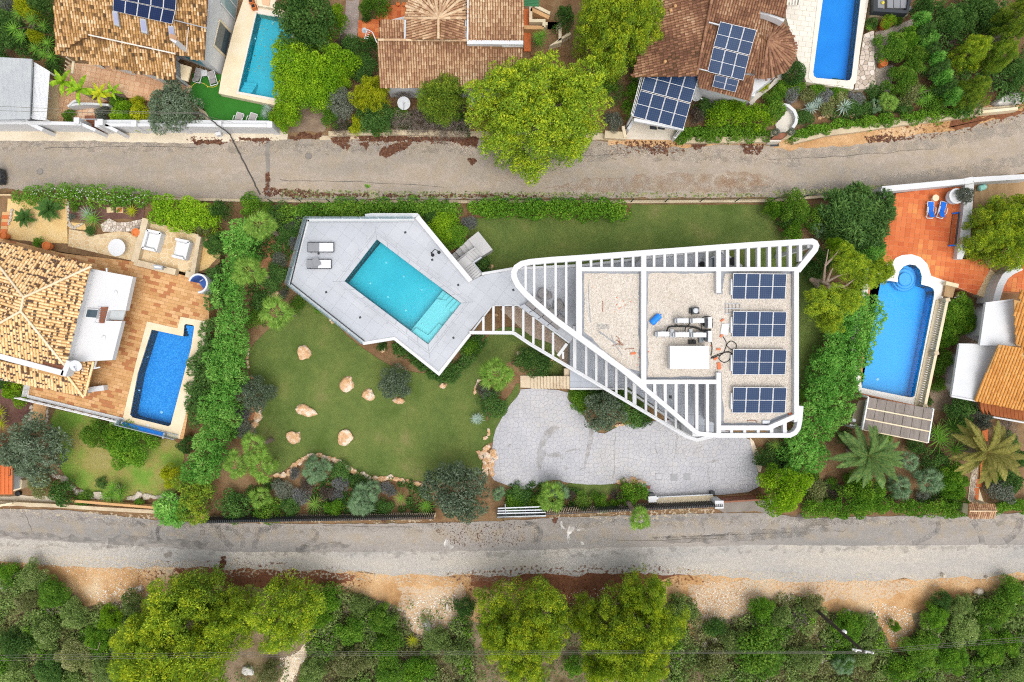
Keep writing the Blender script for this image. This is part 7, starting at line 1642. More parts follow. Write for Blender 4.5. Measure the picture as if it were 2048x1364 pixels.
for a,b in ((A_,D_),(B_,C_)):BR(a+Vector((0,0,.05)),b+Vector((0,0,.05)),.1,.12).B('edge_beam',whitemet,t)
BR(D_,C_,.08,.12).B('edge_beam',cream,t)
for p in (A_,B_,C_,D_):BX((p.x,p.y,0),.12,.12,ZP-.1).B('post',whitemet,t)
t=thing('glass_lean_to','lean-to with dark glass roof in a white frame beside the reed pergola','lean-to',tuple(P1('L 910,440',0)));q=P('L 918,345 972,340 935,520 855,515 880,440',2.2);PR(q,2.12,2.2).B('roof_pane',mat('smoked_glass',['#6a6250','#7c7460'],.8,9,.15,.2,0),t);MB().ribbon([Vector(p) for p in P('L 975,338 940,525 860,510',2.3)],.09,.1).B('frame_rail',whitemet,t);c=P1('L 890,480',2.3);LA((c.x,c.y,2.2),[(.15,0),(.15,.06),(.08,.1)],14).B('vent',white,t)
h5=thing('tiled_house','house with orange tile roof and white flat annexes behind the pool hedge','house',tuple(P1('L 1850,200',0)))
R5=Roof(h5,rt_right,channel_l,.23,.34);R5.speck=lambda c:patchy(c.x,c.y,.5,.5)
R5.plane(PZ('H 1868,1192,4.4 2030,1215,4.6 2046,1260,4.6 2300,1320,4.8 L 2300,470,3.6 2046,408,3.5 1716,346,3.4'),(-.2,1));R5.plane(PZ('H 1976,885,4.6 2020,895,4.7 2025,815,4.9 2300,870,5.4 2300,1300,4.6 2046,1250,4.3 2040,1210,4.2 1990,1195,4.1'),(-.2,1));R5.done(200)
for s,z in (('H 1785,910 1976,886 1990,1200 1745,1195',3.6),('H 1605,1190 1868,1194 L 1716,346 1552,315',3.0)):
    q=P(s,z);PR(q,z-.25,z).B('flat_roof_annexe',white2,h5);c=q[1].lerp(q[2],.5);PR([c+(p-c)*(.55 if p in (q[0],q[3]) else .97) for p in q],0,z-.25).B('wall',white2,h5)
if 0:pass;PR(P('H 1850,905 1840,890 1865,830 2020,818 2025,890',3.0),0,3.1).B('annexe_wall',white2,h5);PR(P('L 1840,60 2200,60 2200,420 1760,330',3.3),0,3.2).B('wall',white2,h5)
for p in ('H 1785,908 1975,884','H 1603,1188 1868,1192','L 1552,316 1716,347'):BR(*P(p,3.72 if '1785' in p else 3.12),.12,.14).B('parapet',white,h5)
brn=mat('rust_panel',['#8a4a24','#9a5830','#a8643a'],.8,12,.2)
for k in range(12):x=1745+26*k;PR(P(f'L {x},{352 + k * 5.5} {x + 24},{356 + k * 5.5} {x + 24 + 7},{440 + k * 4} {x + 7},{432 + k * 4 - (30 if k < 3 else 0)}',2.4),2.2,2.4-.0).B('porch_panel',brn,h5)
BR(*P('L 1838,458 2100,505',2.4),.12,.15).B('porch_gutter',white,h5)
q=P('H 1890,825 1950,705 2046,640 2300,600 2300,850',1.2);ot2=struct('orange_terrace',PR(q,-.02,ZO-.02),orangej);emit(ot2,'tile',grid_tiles(q,-.12,.40,.40,.013,lambda x,y:patchy(x,y,.4,.7)),ZO-.08,ZO,orange)
t=thing('curved_wall','curved white wall sweeping round the second orange terrace','wall',tuple(P1('H 1900,780',ZO)));MB().ribbon([Vector(p) for p in P('H 1855,905 1868,850 1890,780 1920,725 1965,690 2030,660',ZO+.9)],.55,2.0).B('wall_body',white,t)
GS('garden_path',P('L 1690,560 1740,560 1730,700 1725,900 1770,1035 1660,1035 1690,800',.0),.02,flagj)
gpth=struct('slab_path',PR(P('L 1625,670 1650,680 1655,720 1630,720',.05),0,.06),terra)
for s in ('1760,545 1800,540 1800,620 1765,625','1750,740 1785,760 1780,880 1745,880','1725,880 1758,880 1758,935 1722,935','1708,940 1740,940 1738,985 1712,985','1712,988 1738,988 1735,1025 1710,1025'):PR(P('L '+s,.06),0,.07).B('slab',orange,gpth)
pbl=P('L 1695,720 1735,720 1725,880 1715,935 1705,1030 1672,1030 1685,900',.04);emit(gpth,'pebble',voronoi(pbl,.22,.04,.9),.02,.07,mat('path_pebble',['#a08c7c','#b8a898','#cabcae'],2,12,.25,.9,.4,tone=True))
gh=thing('gate_house','small tiled gate roof set in the flat hedge on the road','gate',tuple(P1('L 1760,1095',0)));R6=Roof(gh,rt_mid,channel_l,.17,.24)
R6.plane(PZ('L 1672,1048,2.3 1848,1048,2.3 1855,1098,2.55 1672,1098,2.55'),(0,-1));R6.plane(PZ('L 1672,1098,2.55 1855,1098,2.55 1845,1143,2.3 1670,1143,2.3'),(0,1));R6.speck=lambda c:RND.uniform(.6,1);R6.ridges([(PZ('L 1672,1098,2.57')[0],PZ('L 1855,1098,2.57')[0])],.07,1);R6.done()
for x in (1685,1835):PR(P(f'L {x - 12},1060 {x + 12},1060 {x + 12},1125 {x - 12},1125',2.2),0,2.25).B('pier',cream,gh)
t=thing('garden_wall','pale end wall of the villa garden beside the orange terrace shrubs','wall',tuple(P1('H 1040,560',0)));BR(P1('H 1058,480',1.4),P1('H 1020,600',1.4),.3,1.4).B('wall_body',white2,t);BR(P1('H 1010,600',1.35),P1('H 1000,640',1.35),.25,1.35).B('wall_end',white2,t)
# ============================================================ VEGETATION
def V(kind,leaf,s,r,h,label,cat='shrub',trunk=None,z=0.,**kw):
    k=FR[s.split()[0]][2]
    return plant(kind,leaf,L(s)[0],r/k,h,label,cat,trunk=(cat=='tree') if trunk is None else trunk,z=z,**kw)
def PL(s,r,h,label,**kw):return palm(L(s)[0],r/FR[s.split()[0]][2],h,label,**kw)
def YU(s,r,h,label,**kw):return yucca(L(s),r/FR[s.split()[0]][2],h,label,**kw)
# ---------------------------------------------- pines
V('pine','pine','C 258,752',525,9.5,'huge bright pine overhanging the upper lane beside the rust tile roof','tree',sy=.85)
V('pine','pine','C 800,150',340,9,'tall bright pine between the rust roof and the brown ribbed roof','tree')
V('pinem','pine','C 750,440',110,6,'small pine bough mass below the tall pine, by the dark gap','tree')
V('pinem','yel','B 830,650',140,4.5,'small yellow-green pine next to the satellite dish','tree')
V('pinem','pinem','B 1300,630',205,5.5,'feathery mid-green pine against the rust tile eave','tree')
V('pine','pine','M 690,600',275,9,'broad bright pine below the lower road, largest of the roadside group','tree')
V('pinem','pinem','M 770,390',130,6.5,'mid-green pine rising behind the broad roadside pine','tree')
V('pinem','pine','M 1135,460',155,7.5,'upright bright pine at the end of the red earth bank','tree')
V('pinem','pine','M 930,480',120,7,'bright pine crown filling the gap between two roadside pines','tree')
V('pine','pine','N 40,530',215,9,'bright pine standing alone by the road opposite the olive tree','tree')
V('pine','pine','N 490,560',215,9,'bright pine opposite the leaning fan palm, beside a bare branch','tree')
V('pinem','pine','N 300,470',65,7,'small round pine crown between two large roadside pines','tree')
V('pinem','pine','N 350,650',95,7,'low pine crown at the photo edge between two roadside pines','tree')
V('pinem','pine','N 540,390',100,8,'topmost pine crown reaching toward the red bank','tree')
V('pinem','pine','D 1690,350',120,5,'light green pine in the dark woodland beyond the cypress row','tree')
V('pinem','pinem','D 1880,370',105,5,'light green pine beside its paler neighbour in the dark woodland','tree')
V('pinem','pinem','D 1700,630',120,4.5,'soft green pine near the weathered rock at the lane bend','tree')
V('pinem','pinem','D 1990,140',140,6,'mid-green pine at the photo edge above the lane bend','tree')
V('pine','pine','H 1960,400',265,6,'bright pine shading the weathered boards beside the broad white wall','tree',sy=1.15)
# gnarled pine with bare limbs
t=thing('pine_tree','gnarled pine with bare grey limbs leaning over the villa hedge','tree',tuple(P1('H 690,790',0)))
c0=P1('H 600,745',2.6)
for i,pts_ in enumerate([['640,790,0.3','600,748,2.2','680,760,3.2','735,800,3.6'],['680,760,3.2','690,660,3.8','712,540,4.4'],['690,650,3.8','740,600,4.2','785,545,4.5'],['690,770,3.2','770,725,3.8','840,705,4.2'],['735,800,3.6','830,790,4.0','890,745,4.3'],['720,790,3.5','700,860,3.8','690,930,4.0'],['700,765,3.3','730,690,3.9','742,670,4.2'],['800,795,3.9','835,815,4.0','830,830,4.0']]):
    pts2=PZ('H '+' '.join(pts_));TU(pts2,[.22,.2,.16,.1][:len(pts2)] if i==0 else [.12,.075,.03][:len(pts2)],7).B('trunk' if i==0 else 'limb',bark,t)
for i,(s,r) in enumerate([('H 850,640',115),('H 700,930',150),('H 840,890',110),('H 960,720',120),('H 725,1040',90),('H 740,500',45),('H 1070,690',90),('H 800,560',80)]):
    me,R_,H_=proto('pinem',i%4);c=P1(s,3.9);o=link('crown',me,t,(0,0,0));rr=r/3.41*mpp(3.9);o.location=(c.x-ORG[t.name][0],c.y-ORG[t.name][1],2.6);o.scale=(rr/R_,rr/R_,2.4/H_);o.rotation_euler.z=i;set_mat(o,LEAF['pine'] if i!=5 else LEAF['bush'])
# ---------------------------------------------- olives and garden trees
V('olive','olive','I 205,680',230,4.5,'big round grey-green olive tree beside the orange shed roof','tree')
V('olive','olive','J 1590,980',200,5.0,'large grey-green olive tree overhanging the lower road by the bin shelter','tree',sy=1.15)
V('olive','olive','J 1165,220',118,2.6,'round dark olive tree standing on the villa lawn','tree')
V('olive','olive','K 880,420',140,3.4,'olive tree growing under the pergola edge beside the paved drive','tree')
V('olive','olive','A 1190,740',180,3.2,'grey olive bush between the sand patio and the street wall','tree')
V('olive','olive','J 205,290',125,2.8,'round grey-green olive at the lawn edge by the conifer hedge','tree')
V('big','bush','L 400,940',175,4.5,'yellow-green leafy tree at the hinge side of the sliding gate','tree')
V('big','dark','B 370,110',210,5.5,'dark feathery tree shading the end of the turquoise pool','tree')
V('big','ivy','L 970,970',150,3.2,'dark glossy green tree beside the flat roadside hedge','tree')
V('ball','dark','D 490,490',72,2.4,'clipped round dark topiary ball by the brown tiled apse','tree')
# ---------------------------------------------- creeper mound and its neighbours
for i,(s,r,h,lab) in enumerate([('B 300,420',180,3.4,'bright green creeper mound over the pool end, upper lobe'),('B 540,440',170,3.6,'bright green creeper mound, lobe nearest the dry earth'),('B 300,640',170,3.2,'bright green creeper mound, central lobe'),('B 240,790',105,2.8,'bright green creeper mound, lobe touching the white wall end'),('B 480,590',150,3.2,'bright green creeper mound, lobe above the dry earth'),('B 620,520',90,3.0,'bright green creeper mound, outer lobe beside the grey shrub')]):
    V('big','bush',s,r,h,lab,'creeper',name='creeper')
for a in [
 ('bush','bush','B 600,110',75,3.2,'bright leafy bush between the dark feathery tree and the worn path'),('bush','bush','B 470,230',110,3.0,'bright leafy bush under the dark feathery tree'),
 ('bush','green','B 800,60',60,2.2,'green bush beside the worn path at the orange terrace'),('bush','green','B 880,20',90,2.2,'wide green bush along the top of the orange terrace'),('bush','purple','B 640,290',55,1.4,'small bougainvillea with purple flowers beside the worn path'),('bush','purple','B 760,310',25,1.2,'tuft of purple bougainvillea below the antenna'),
 ('bush','dark','B 700,330',90,2.0,'dark shrub between the creeper mound and the rust roof'),('bush','dark','B 820,310',70,2.4,'dark shrub against the corner of the rust tile roof'),('olive','dark','B 770,450',100,2.0,'dark olive shrub beside the rust tile roof'),('bush','green','B 740,420',60,2.0,'green shrub at the outer edge of the creeper mound'),
 ('olive','sage','B 620,690',115,2.6,'pale grey-green shrub between creeper mound and small yellow pine'),('bush','green','B 540,800',70,2.0,'green shrub on the stone wall beside the dry earth'),('big','dark','B 850,790',130,2.6,'dark green shrub in front of the small yellow pine'),('bush','yel','B 740,850',70,1.4,'yellowish shrub on the low rubble wall'),('bush','yel','B 860,865',55,1.2,'small yellowish shrub at the start of the dry thicket'),
 ('twig','dry','B 1010,830',95,1.4,'dry grey thicket on the rubble wall, nearest the satellite dish'),('twig','dry','B 1160,850',100,1.3,'dry grey thicket in the middle of the rubble wall'),('twig','dry','B 1310,860',100,1.3,'dry grey thicket below the feathery pine'),('twig','dry','B 1430,870',80,1.2,'dry grey thicket running under the huge pine'),('twig','dry','B 1050,620',70,1.6,'bare twiggy shrub between dish and tile eave'),('twig','purple','B 620,850',75,1.2,'brownish dry shrub at the corner of the rubble wall'),
 ('bush','green','B 1010,770',60,1.2,'green weeds at the foot of the satellite dish'),('bush','dark','C 440,120',75,3.0,'dark shrub hidden behind the stepped planters'),('bush','dark','C 880,420',50,2.0,'dark shrub in the gap beside the solar carport'),('bush','green','C 740,560',70,1.6,'green yucca-like shrub beyond the huge pine in the dark garden'),('bush','sage','C 770,830',70,1.4,'grey shrub beside the carport wing wall'),
 ('twig','dark','C 760,640',90,1.0,'low dark brushwood in the sunken garden by the carport'),
 # solar carport garden
 ('bush','ivy','C 905,620',60,2.2,'ivy hanging along the carport side, middle part'),('bush','ivy','C 880,740',55,2.0,'ivy hanging along the carport side, lower part'),('bush','ivy','C 935,530',45,2.2,'ivy hanging along the carport side, top part'),
 ('bush','purple','C 1340,790',60,1.6,'bougainvillea with magenta flowers beside the solar carport'),('bush','dark','C 1400,730',70,1.6,'olive drab shrub below the oval dish'),('bush','bush','C 1500,770',105,2.0,'bright shrub behind the straight ivy hedge, nearest the bougainvillea'),('bush','bush','C 1640,770',100,2.0,'bright shrub behind the straight ivy hedge, middle'),('bush','bush','C 1780,790',95,2.0,'bright shrub behind the straight ivy hedge, nearest the curved path'),('bush','green','C 1860,740',90,2.0,'pale green shrub overhanging the curved white path'),('bush','bush','C 1600,710',70,2.0,'bright shrub against the porch wall of the ribbed roof house'),
 ('bush','yel','D 260,585',50,1.0,'small ochre shrub at the eave of the round apse'),('bush','yel','D 330,632',18,.6,'tuft of bright yellow flowers in the lavender bank'),
 ]:V(*a)
for i,(x,y,lf,lab) in enumerate([(400,610,'ivy','dark edging shrub at the head of the lavender bank'),(330,660,'green','green edging shrub near the yellow flowers'),(470,640,'lav','dry lavender mass, path end of the bank'),(570,650,'scrub','dry brown lavender mass, second along the bank'),(680,660,'lav','dry lavender mass, middle of the bank'),(790,665,'scrub','dry brown lavender mass below the pool corner'),(900,670,'lav','dry lavender mass at the rubble wall end'),(500,600,'ivy','low hedge along the travertine terrace, topiary end'),(640,605,'ivy','low hedge along the travertine terrace, middle'),(780,612,'ivy','low hedge along the travertine terrace, pool corner'),(770,590,'green','small shrub growing over the pool coping'),(1020,610,'dark','dark shrub at the foot of the rubble wall'),(560,810,'dark','dark shrub between path wall and agaves'),(700,740,'scrub','grey brushy shrub between the two agaves'),(880,730,'dark','dark spiky shrub beside the second agave'),(960,740,'dark','dark low shrub near the round palm shrub'),(1240,720,'dark','dark shrub behind the curved ivy hedge, centre'),(1400,690,'green','green shrub under the yucca pair')]):
    V('bush',lf,f'D {x},{y}',62,1.0,lab)
for a in [('big','green','D 1150,320',110,2.6,'rounded green shrub on the gravel slope, upper one'),('big','ivy','D 1250,260',90,2.8,'rounded green shrub touching the cypress row, upper one'),('big','green','D 1300,390',95,2.6,'rounded olive-green shrub beside the cypress row'),('big','green','D 1210,540',105,2.6,'wide green shrub below the dark-mouthed jar'),('bush','scrub','D 1250,630',90,1.8,'dull green shrub between the wide shrub and the curved hedge'),('bush','dark','D 1350, 60'.replace(' 60','60'),80,2.8,'dusky shrub beside the charcoal sofa at the photo edge'),('bush','green','D 1185,135',40,1.0,'small green shrub below the clay pot row'),('bush','dark','D 1010,160',42,1.2,'small dark palm-like shrub by the big urn'),('twig','purple','D 1130,430',40,.6,'brown dry plant beside the dark-mouthed jar'),('bush','green','D 1440,690',75,1.6,'green shrub at the end of the leaning cypress row')]:V(*a)
# leaning cypress row and the dark woodland behind
for i in range(9):
    x,y=1330+i*27,150+i*64;V('thuja','thujad' if i%2 else 'thuja',f'D {x},{y}',62,3.4,['slim dark cypress at the head of the row, by the sofa','second cypress in the row from the sofa','third cypress in the row from the sofa','fourth cypress in the row, above the timber screen','middle cypress of the row','cypress at the top of the timber screen','cypress halfway along the timber screen','cypress at the foot of the timber screen','last cypress of the row, by the curved hedge'][i],'tree',trunk=False,name='cypress_tree',group='leaning cypress row')
mass=rough(P('D 1400,-100 2300,-100 2300,700 2000,690 1860,640 1760,740 1640,740 1560,600 1480,420 1420,200',2),.4,.6,5)
def dn(f,lo):return lambda a,b,rng:noise.noise(Vector((a*f,b*f,4.)))>lo
VV,TT=clump_field(mass,.85,.62,1.9,300,.22,.13,77,0,.85,.25,.7,dn(.35,-.35));cM=centroid(mass)
link('woodland_undergrowth',quad_mesh('woodland_undergrowth',VV-np.array([cM.x,cM.y,0]),TT,LEAF['dark']),None,(cM.x,cM.y,0),kind='stuff')
for a in [('big','dark','D 1560,120',130,3,'dark woodland shrub above the cypress row'),('big','dark','D 1720,60',140,3.2,'dark woodland shrub at the photo edge, centre'),('bush','dry','D 1530,250',70,1.5,'bare brown shrub beside the cypress row'),('big','scrub','D 1560,580',85,1.6,'dull green shrub beside the timber screen'),('big','dark','D 1850,180',120,3,'dark woodland shrub above the two light pines'),('big','dark','D 1980,520',110,2.4,'dark shrub above the weathered rock'),('twig','dry','D 1830,560',60,1.4,'bare twigs between the light pines and the rock'),('bush','sage','D 1940,590',55,1.2,'greyish scrub touching the weathered rock'),('big','green','D 1390,280',60,2.2,'green shrub caught in the cypress row')]:V(*a)
V('twig','dry','D 1790,310',40,3.6,'white bare branch between the two light pines')
YU('D 1330,440 1300,475 1360,470',48,1.6,'bright yucca with several heads beside the cypress row');YU('D 1340,620 1420,610 1390,670 1340,700',50,1.4,'many-headed yucca above the curved ivy hedge');PL('D 1110,700',80,1.0,'round fan palm shrub behind the curved ivy hedge',n=34,elmax=1.3,leaf='palm');PL('D 1030,720',55,.7,'darker fan palm shrub beside the round one',n=24,leaf='palmb')
YU('D 590,740',65,.5,'large blue-grey agave by the curved white path',leaf='agave',name='agave',cat='agave',w=.16);YU('D 820,730',60,.5,'blue-grey agave between dry lavender and palm shrub',leaf='agave',name='agave',cat='agave',w=.16);YU('D 990,190',32,.7,'green agave-like plant by the big urn',w=.12);YU('D 640,700',45,.6,'smaller grey agave behind the large one',leaf='agave',name='agave',cat='agave',w=.14)
hedge('D 470,925 500,890 700,835 900,805 1100,790 1300,770 1480,745 1640,715 1720,735 1700,765 1500,790 1300,810 1100,835 900,850 700,885 560,920',0,1.1,'ivy','clipped ivy hedge curving along the lane from gate to bend',301,.42,.36,1900,.13,.09,tip=.3)
hedge('C 1245,860 1500,850 1870,855 1875,930 1500,935 1235,940',0,1.1,'ivy','straight clipped ivy hedge between solar carport and brown gate',302,.42,.36,1900,.13,.09)
RL('D 640,810 700,790 760,800','scatter of pink stones under the agaves',10,seed=51);RL('D 860,790 960,770','pink stones before the round palm shrub',9,seed=52);RL('D 1180,750 1260,700','pale stones beside the round palm shrub',10,seed=53)
# ---------------------------------------------- north-west garden
YU('A 130,95 225,140 300,180 150,250 100,200 200,60',62,2.6,'cluster of tall yucca heads beside the mottled roof, upper group');YU('A 245,335 330,300 355,390 300,370',62,1.8,'cluster of lower yucca heads beside the carport roof')
for a in [('bush','yel','A 195,55',75,3.4,'yellow-green bush at the photo edge above the yuccas'),('big','dark','A 50,180',110,2.8,'dark bush behind the corrugated carport'),('big','dark','A 30,300',120,2.6,'dark bush touching the carport roof'),('bush','dark','A 290,60',80,3,'dark bush squeezed between the yuccas and roof'),('bush','sage','A 60,30',55,2.2,'greyish bush in the photo corner'),('bush','dark','A 380,440',70,1.4,'dark undergrowth below the mottled roof corner'),('bush','yel','A 250,255',50,2.4,'patch of yellow flowers among the yuccas'),
  ('bush','bush','A 830,775',85,1.8,'bright bush on the street wall, first from the gate'),('bush','yel','A 960,790',90,1.8,'yellow bush on the street wall beside the olive'),('bush','yel','A 930,690',45,1.2,'small yellow bush at the patio edge'),('bush','sage','A 710,780',60,1.6,'silvery bush at the gate wing wall'),('bush','green','A 800,690',55,1.4,'green bush below the banana plants'),('bush','green','A 470,790',48,1.2,'dark green cycad-like bush in the gateway yard'),('bush','dark','A 880,760',70,1.2,'olive drab bush between the yellow bushes'),('olive','olive','A 1180,660',75,2.6,'upper tuft of the grey olive bush')]:V(*a)
PL('A 430,560',105,2.2,'banana plant with broad torn leaves near the porch',kind='ban',leaf='bush',n=9,name='banana_plant',cat='banana plant');PL('A 545,610',110,2.2,'banana plant with yellowing leaves in the curved planter',kind='ban',leaf='bush',n=9,name='banana_plant',cat='banana plant');PL('A 680,640',85,1.8,'banana plant standing upright beside the sand patio',kind='ban',leaf='yel',n=9,name='banana_plant',cat='banana plant');PL('A 770,620',70,1.8,'smallest banana plant at the end of the curved planter',kind='ban',leaf='bush',n=8,name='banana_plant',cat='banana plant')
YU('A 1810,780 1830,740',50,.7,'grey-green yucca on the turf beside the creeper mound',leaf='agave');YU('C 250,250 290,240 270,290',55,1.6,'green yucca clump beside the stepped planters')
# ---------------------------------------------- west garden
PL('E 335,200',88,.5,'larger cycad on the yellow gravel',kind='cyc',leaf='dark',n=30,name='cycad',cat='cycad',z=1.05);PL('E 172,258',72,.5,'smaller cycad on the yellow gravel near the side steps',kind='cyc',leaf='dark',n=26,name='cycad',cat='cycad',z=1.05)
YU('E 640,265',95,.6,'wide spiky yucca at the edge of the mulch bed',z=1.05,leaf='yucca',w=.05);YU('E 600,230',70,.5,'pale spiky yucca beside the wide one',z=1.05,leaf='agave',w=.05);YU('E 903,210',52,.5,'bright yellow-green yucca in the mulch bed',z=1.05,leaf='yel',w=.09)
V('bush','green','E 265,425',38,.9,'small banana-leaved shrub beside the clay pot',z=1.1);V('bush','dark','E 615,350',38,.4,'low dark ground plant on the flagstone edge',z=1.1);V('bush','sage','E 490,250',25,.5,'grey cactus clump by the white stone line',z=1.05);V('bush','green','E 510,180',35,.8,'green shrub at the corner of the mulch bed',z=1.05);V('bush','dark','E 915,360',22,.5,'dark sprig behind the orange jar',z=1.1)
hedge('E 20,130 80,80 250,30 400,20 600,40 850,50 1010,75 1030,150 900,165 740,180 560,175 480,150 300,140 130,135',.6,1.5,'green','loose hedge with tiny white flowers along the upper lane',311,.5,.42,560,.2,.09,amp=.25,spike=.9)
fl=rough(P('E 120,100 300,60 500,60 800,90 1000,100 1000,150 700,150 400,120',2.1),.2,.5,4);r=random.Random(5);VV=[];TT=[]
x0,x1=min(p.x for p in fl),max(p.x for p in fl);y0,y1=min(p.y for p in fl),max(p.y for p in fl)
while len(TT)<100:
    x,y=r.uniform(x0,x1),r.uniform(y0,y1)
    if inside(x,y,fl):
        l=.035;z=2.15+r.uniform(-.12,.08);VV+=[(x-l,y,z),(x,y-l,z+.01),(x+l,y,z),(x,y+l,z+.01)];TT.append(.5)
link('white_blossom',quad_mesh('white_blossom',np.array(VV),np.array(TT),white),None,(0,0,0),kind='stuff')
hedge('E 985,240 1010,160 1060,110 1200,120 1350,130 1470,200 1480,280 1400,335 1280,335 1100,300',.9,1.7,'bush','bright green clipped hedge behind the white garden chairs',312,.48,.44,1300,.13,.09,tip=.3)
V('bush','dark','E 1510,210',75,2.4,'dark grey shrub between bright hedge and conifer row',z=.5);V('olive','dark','E 1470,440',85,2.2,'dark rounded shrub on the second yellow gravel',z=.5);V('bush','scrub','E 1390,330',50,1.8,'dull green shrub at the corner of the raised patio',z=.5);V('bush','dark','E 1300,640',20,.6,'small dark plant at the foot of the shower niche',z=1.1)
for a in [('big','green','I 660,575',105,2.4,'rounded olive-green shrub on the small lawn under the railing'),('big','ivy','I 880,650',160,2.6,'big rounded bright green shrub on the small lawn under the glass railing'),('big','ivy','I 800,580',95,2.5,'rounded shrub squeezed between its two neighbours under the railing'),('bush','bush','I 115,290',95,1.6,'bright shrub beside the corner of the white railing'),('bush','dark','I 0,220',60,1.4,'dark shrub under the speckled eave at the photo edge'),('bush','dark','I 430,970',95,2.2,'dark green shrub between olive tree and road wall'),('bush','scrub','I 270,930',90,1.6,'greyish shrub below the big olive tree'),('bush','green','I 570,1020',65,.7,'low green groundcover at the rock edging'),('bush','yel','I 1170,860',75,2.2,'yellow shrub at the end of the small lawn'),('bush','dark','I 690,910',40,.6,'low dark plant beside the yucca on the small lawn'),('bush','green','I 950,1045',35,.7,'small green shrub on the road wall'),('thuja','thuja','I 1180,1090',120,2.4,'feathery dark green conifer bush hanging over the road'),('olive','thujad','I 1270,650',60,2.0,'bluish shrub at the corner of the mosaic pool deck'),('bush','dark','I 1240,560',30,.8,'dark foliage under the pool deck corner')]:V(*a)
YU('I 770,930 830,960 760,985 820,1000 730,990',62,1.2,'many-headed bright yucca on the rock edging of the small lawn',leaf='yucca');YU('I 0,420 10,500',60,.9,'bright yucca at the photo edge beside the mulch bed',leaf='yel')
# conifer hedge between the west garden and the villa lawn
hk=dict(sp=.55,rc=.42,nper=1000,ll=.27,lw=.075,amp=.3,spike=1.1,tip=.32,flat=1.0,zvar=.3,tonef=.7)
hedge('E 1560,250 1680,240 1740,300 1730,420 1680,500 1690,560 1600,560 1520,500 1530,400',0,3.0,'thuja','feathery conifer hedge, head section beside the first fan palm',321,**hk)
hedge('E 1520,560 1600,540 1620,700 1640,850 1650,1000 1640,1130 1620,1364 1380,1364 1430,1150 1460,1000 1450,850 1430,700',0,3.2,'thuja','feathery conifer hedge, long middle section facing the mosaic pool',322,**hk)
hedge('I 1400,0 1610,0 1590,150 1600,350 1540,560 1490,700 1480,850 1400,900 1200,900 1270,750 1340,560 1350,350 1390,150',0,3.2,'thuja','feathery conifer hedge, lower section beside the fan palm cluster',323,**hk)
hedge('I 1200,880 1400,880 1410,1000 1380,1140 1310,1190 1200,1190 1210,1050',0,2.8,'pinem','yellowing conifer hedge end leaning over the lower road',324,**hk)
hedge('E 1400,620 1480,580 1500,700 1480,850 1440,900 1400,880 1380,760',0,2.8,'thujad','dark conifer row behind the shower niche',325,**hk)
hedge('I 1290,50 1400,0 1420,150 1380,350 1350,480 1290,520 1240,450 1225,350 1260,200',0,2.8,'thujad','dark conifer row along the mosaic pool',326,**hk);hedge('E 1370,970 1430,960 1440,1100 1400,1364 1270,1364 1330,1180',0,2.8,'thujad','dark conifer row at the head of the mosaic pool',327,**hk)
# ---------------------------------------------- villa beds
PL('E 1765,310',125,4.6,'fan palm nearest the upper lane by the pool terrace',n=34);PL('E 1695,625',125,4.6,'fan palm between its two neighbours beside the conifer hedge',n=34);PL('E 1885,905',140,4.4,'fan palm with yellow flower beside the terrace corner and lawn',n=36)
for s,a in (('E 1925,395',0),('E 1860,650',0),('E 2015,915',0)):pass
PL('J 195,660',120,4.0,'fan palm of the pair cluster, closer to the lawn boulders',n=32);PL('J 90,780',120,3.6,'fan palm of the pair cluster, closer to the conifer hedge',n=32);PL('J 250,800',120,3.2,'fan palm of the pair cluster, at the rock edging',n=30)
PL('J 1855,160',138,3.6,'fan palm with yellow flower stalk by the entrance steps',n=36);PL('K 1120,1150',102,6.2,'single tall fan palm leaning over the lower road from the louvred fence',n=30)
PL('J 625,810',112,1.2,'round blue-green fan palm inside the rock edging',n=40,leaf='palmb',elmax=1.3);PL('J 930,1020',120,1.4,'wide blue-green fan palm by the road fence',n=40,leaf='palmb',elmax=1.25);PL('J 1000,950',75,1.2,'blue-green fan palm behind the wide one',n=28,leaf='palmb',elmax=1.25);PL('J 250,1000',95,1.2,'mid-green fan palm at the start of the road bed',n=30);PL('J 1860,980',62,1.2,'small blue-green fan palm beside the large olive',n=26,leaf='palmb',elmax=1.3);PL('K 520,1000',125,1.6,'fan palm spreading over the drive edge',n=34,leaf='palm');PL('K 570,960',85,1.5,'upper head of the fan palm at the drive edge',n=24,leaf='palmb')
YU('J 615,1045',72,1.0,'bright round spiky dasylirion by the road fence',leaf='palm',name='dasylirion',cat='spiky plant',w=.045);YU('J 1200,1010',70,1.0,'bright round spiky dasylirion nearer the large olive',leaf='palm',name='dasylirion',cat='spiky plant',w=.045);YU('J 1370,1060',72,1.0,'spiky dasylirion touching the large olive tree',leaf='yucca',name='dasylirion',cat='spiky plant',w=.045);YU('L 345,650',62,.9,'round bright spiky plant below the rounded villa corner',leaf='palm',name='dasylirion',cat='spiky plant',w=.045);YU('J 1720,468',55,.5,'blue-grey agave at the lawn edge by the drive',leaf='agave',name='agave',cat='agave',w=.16)
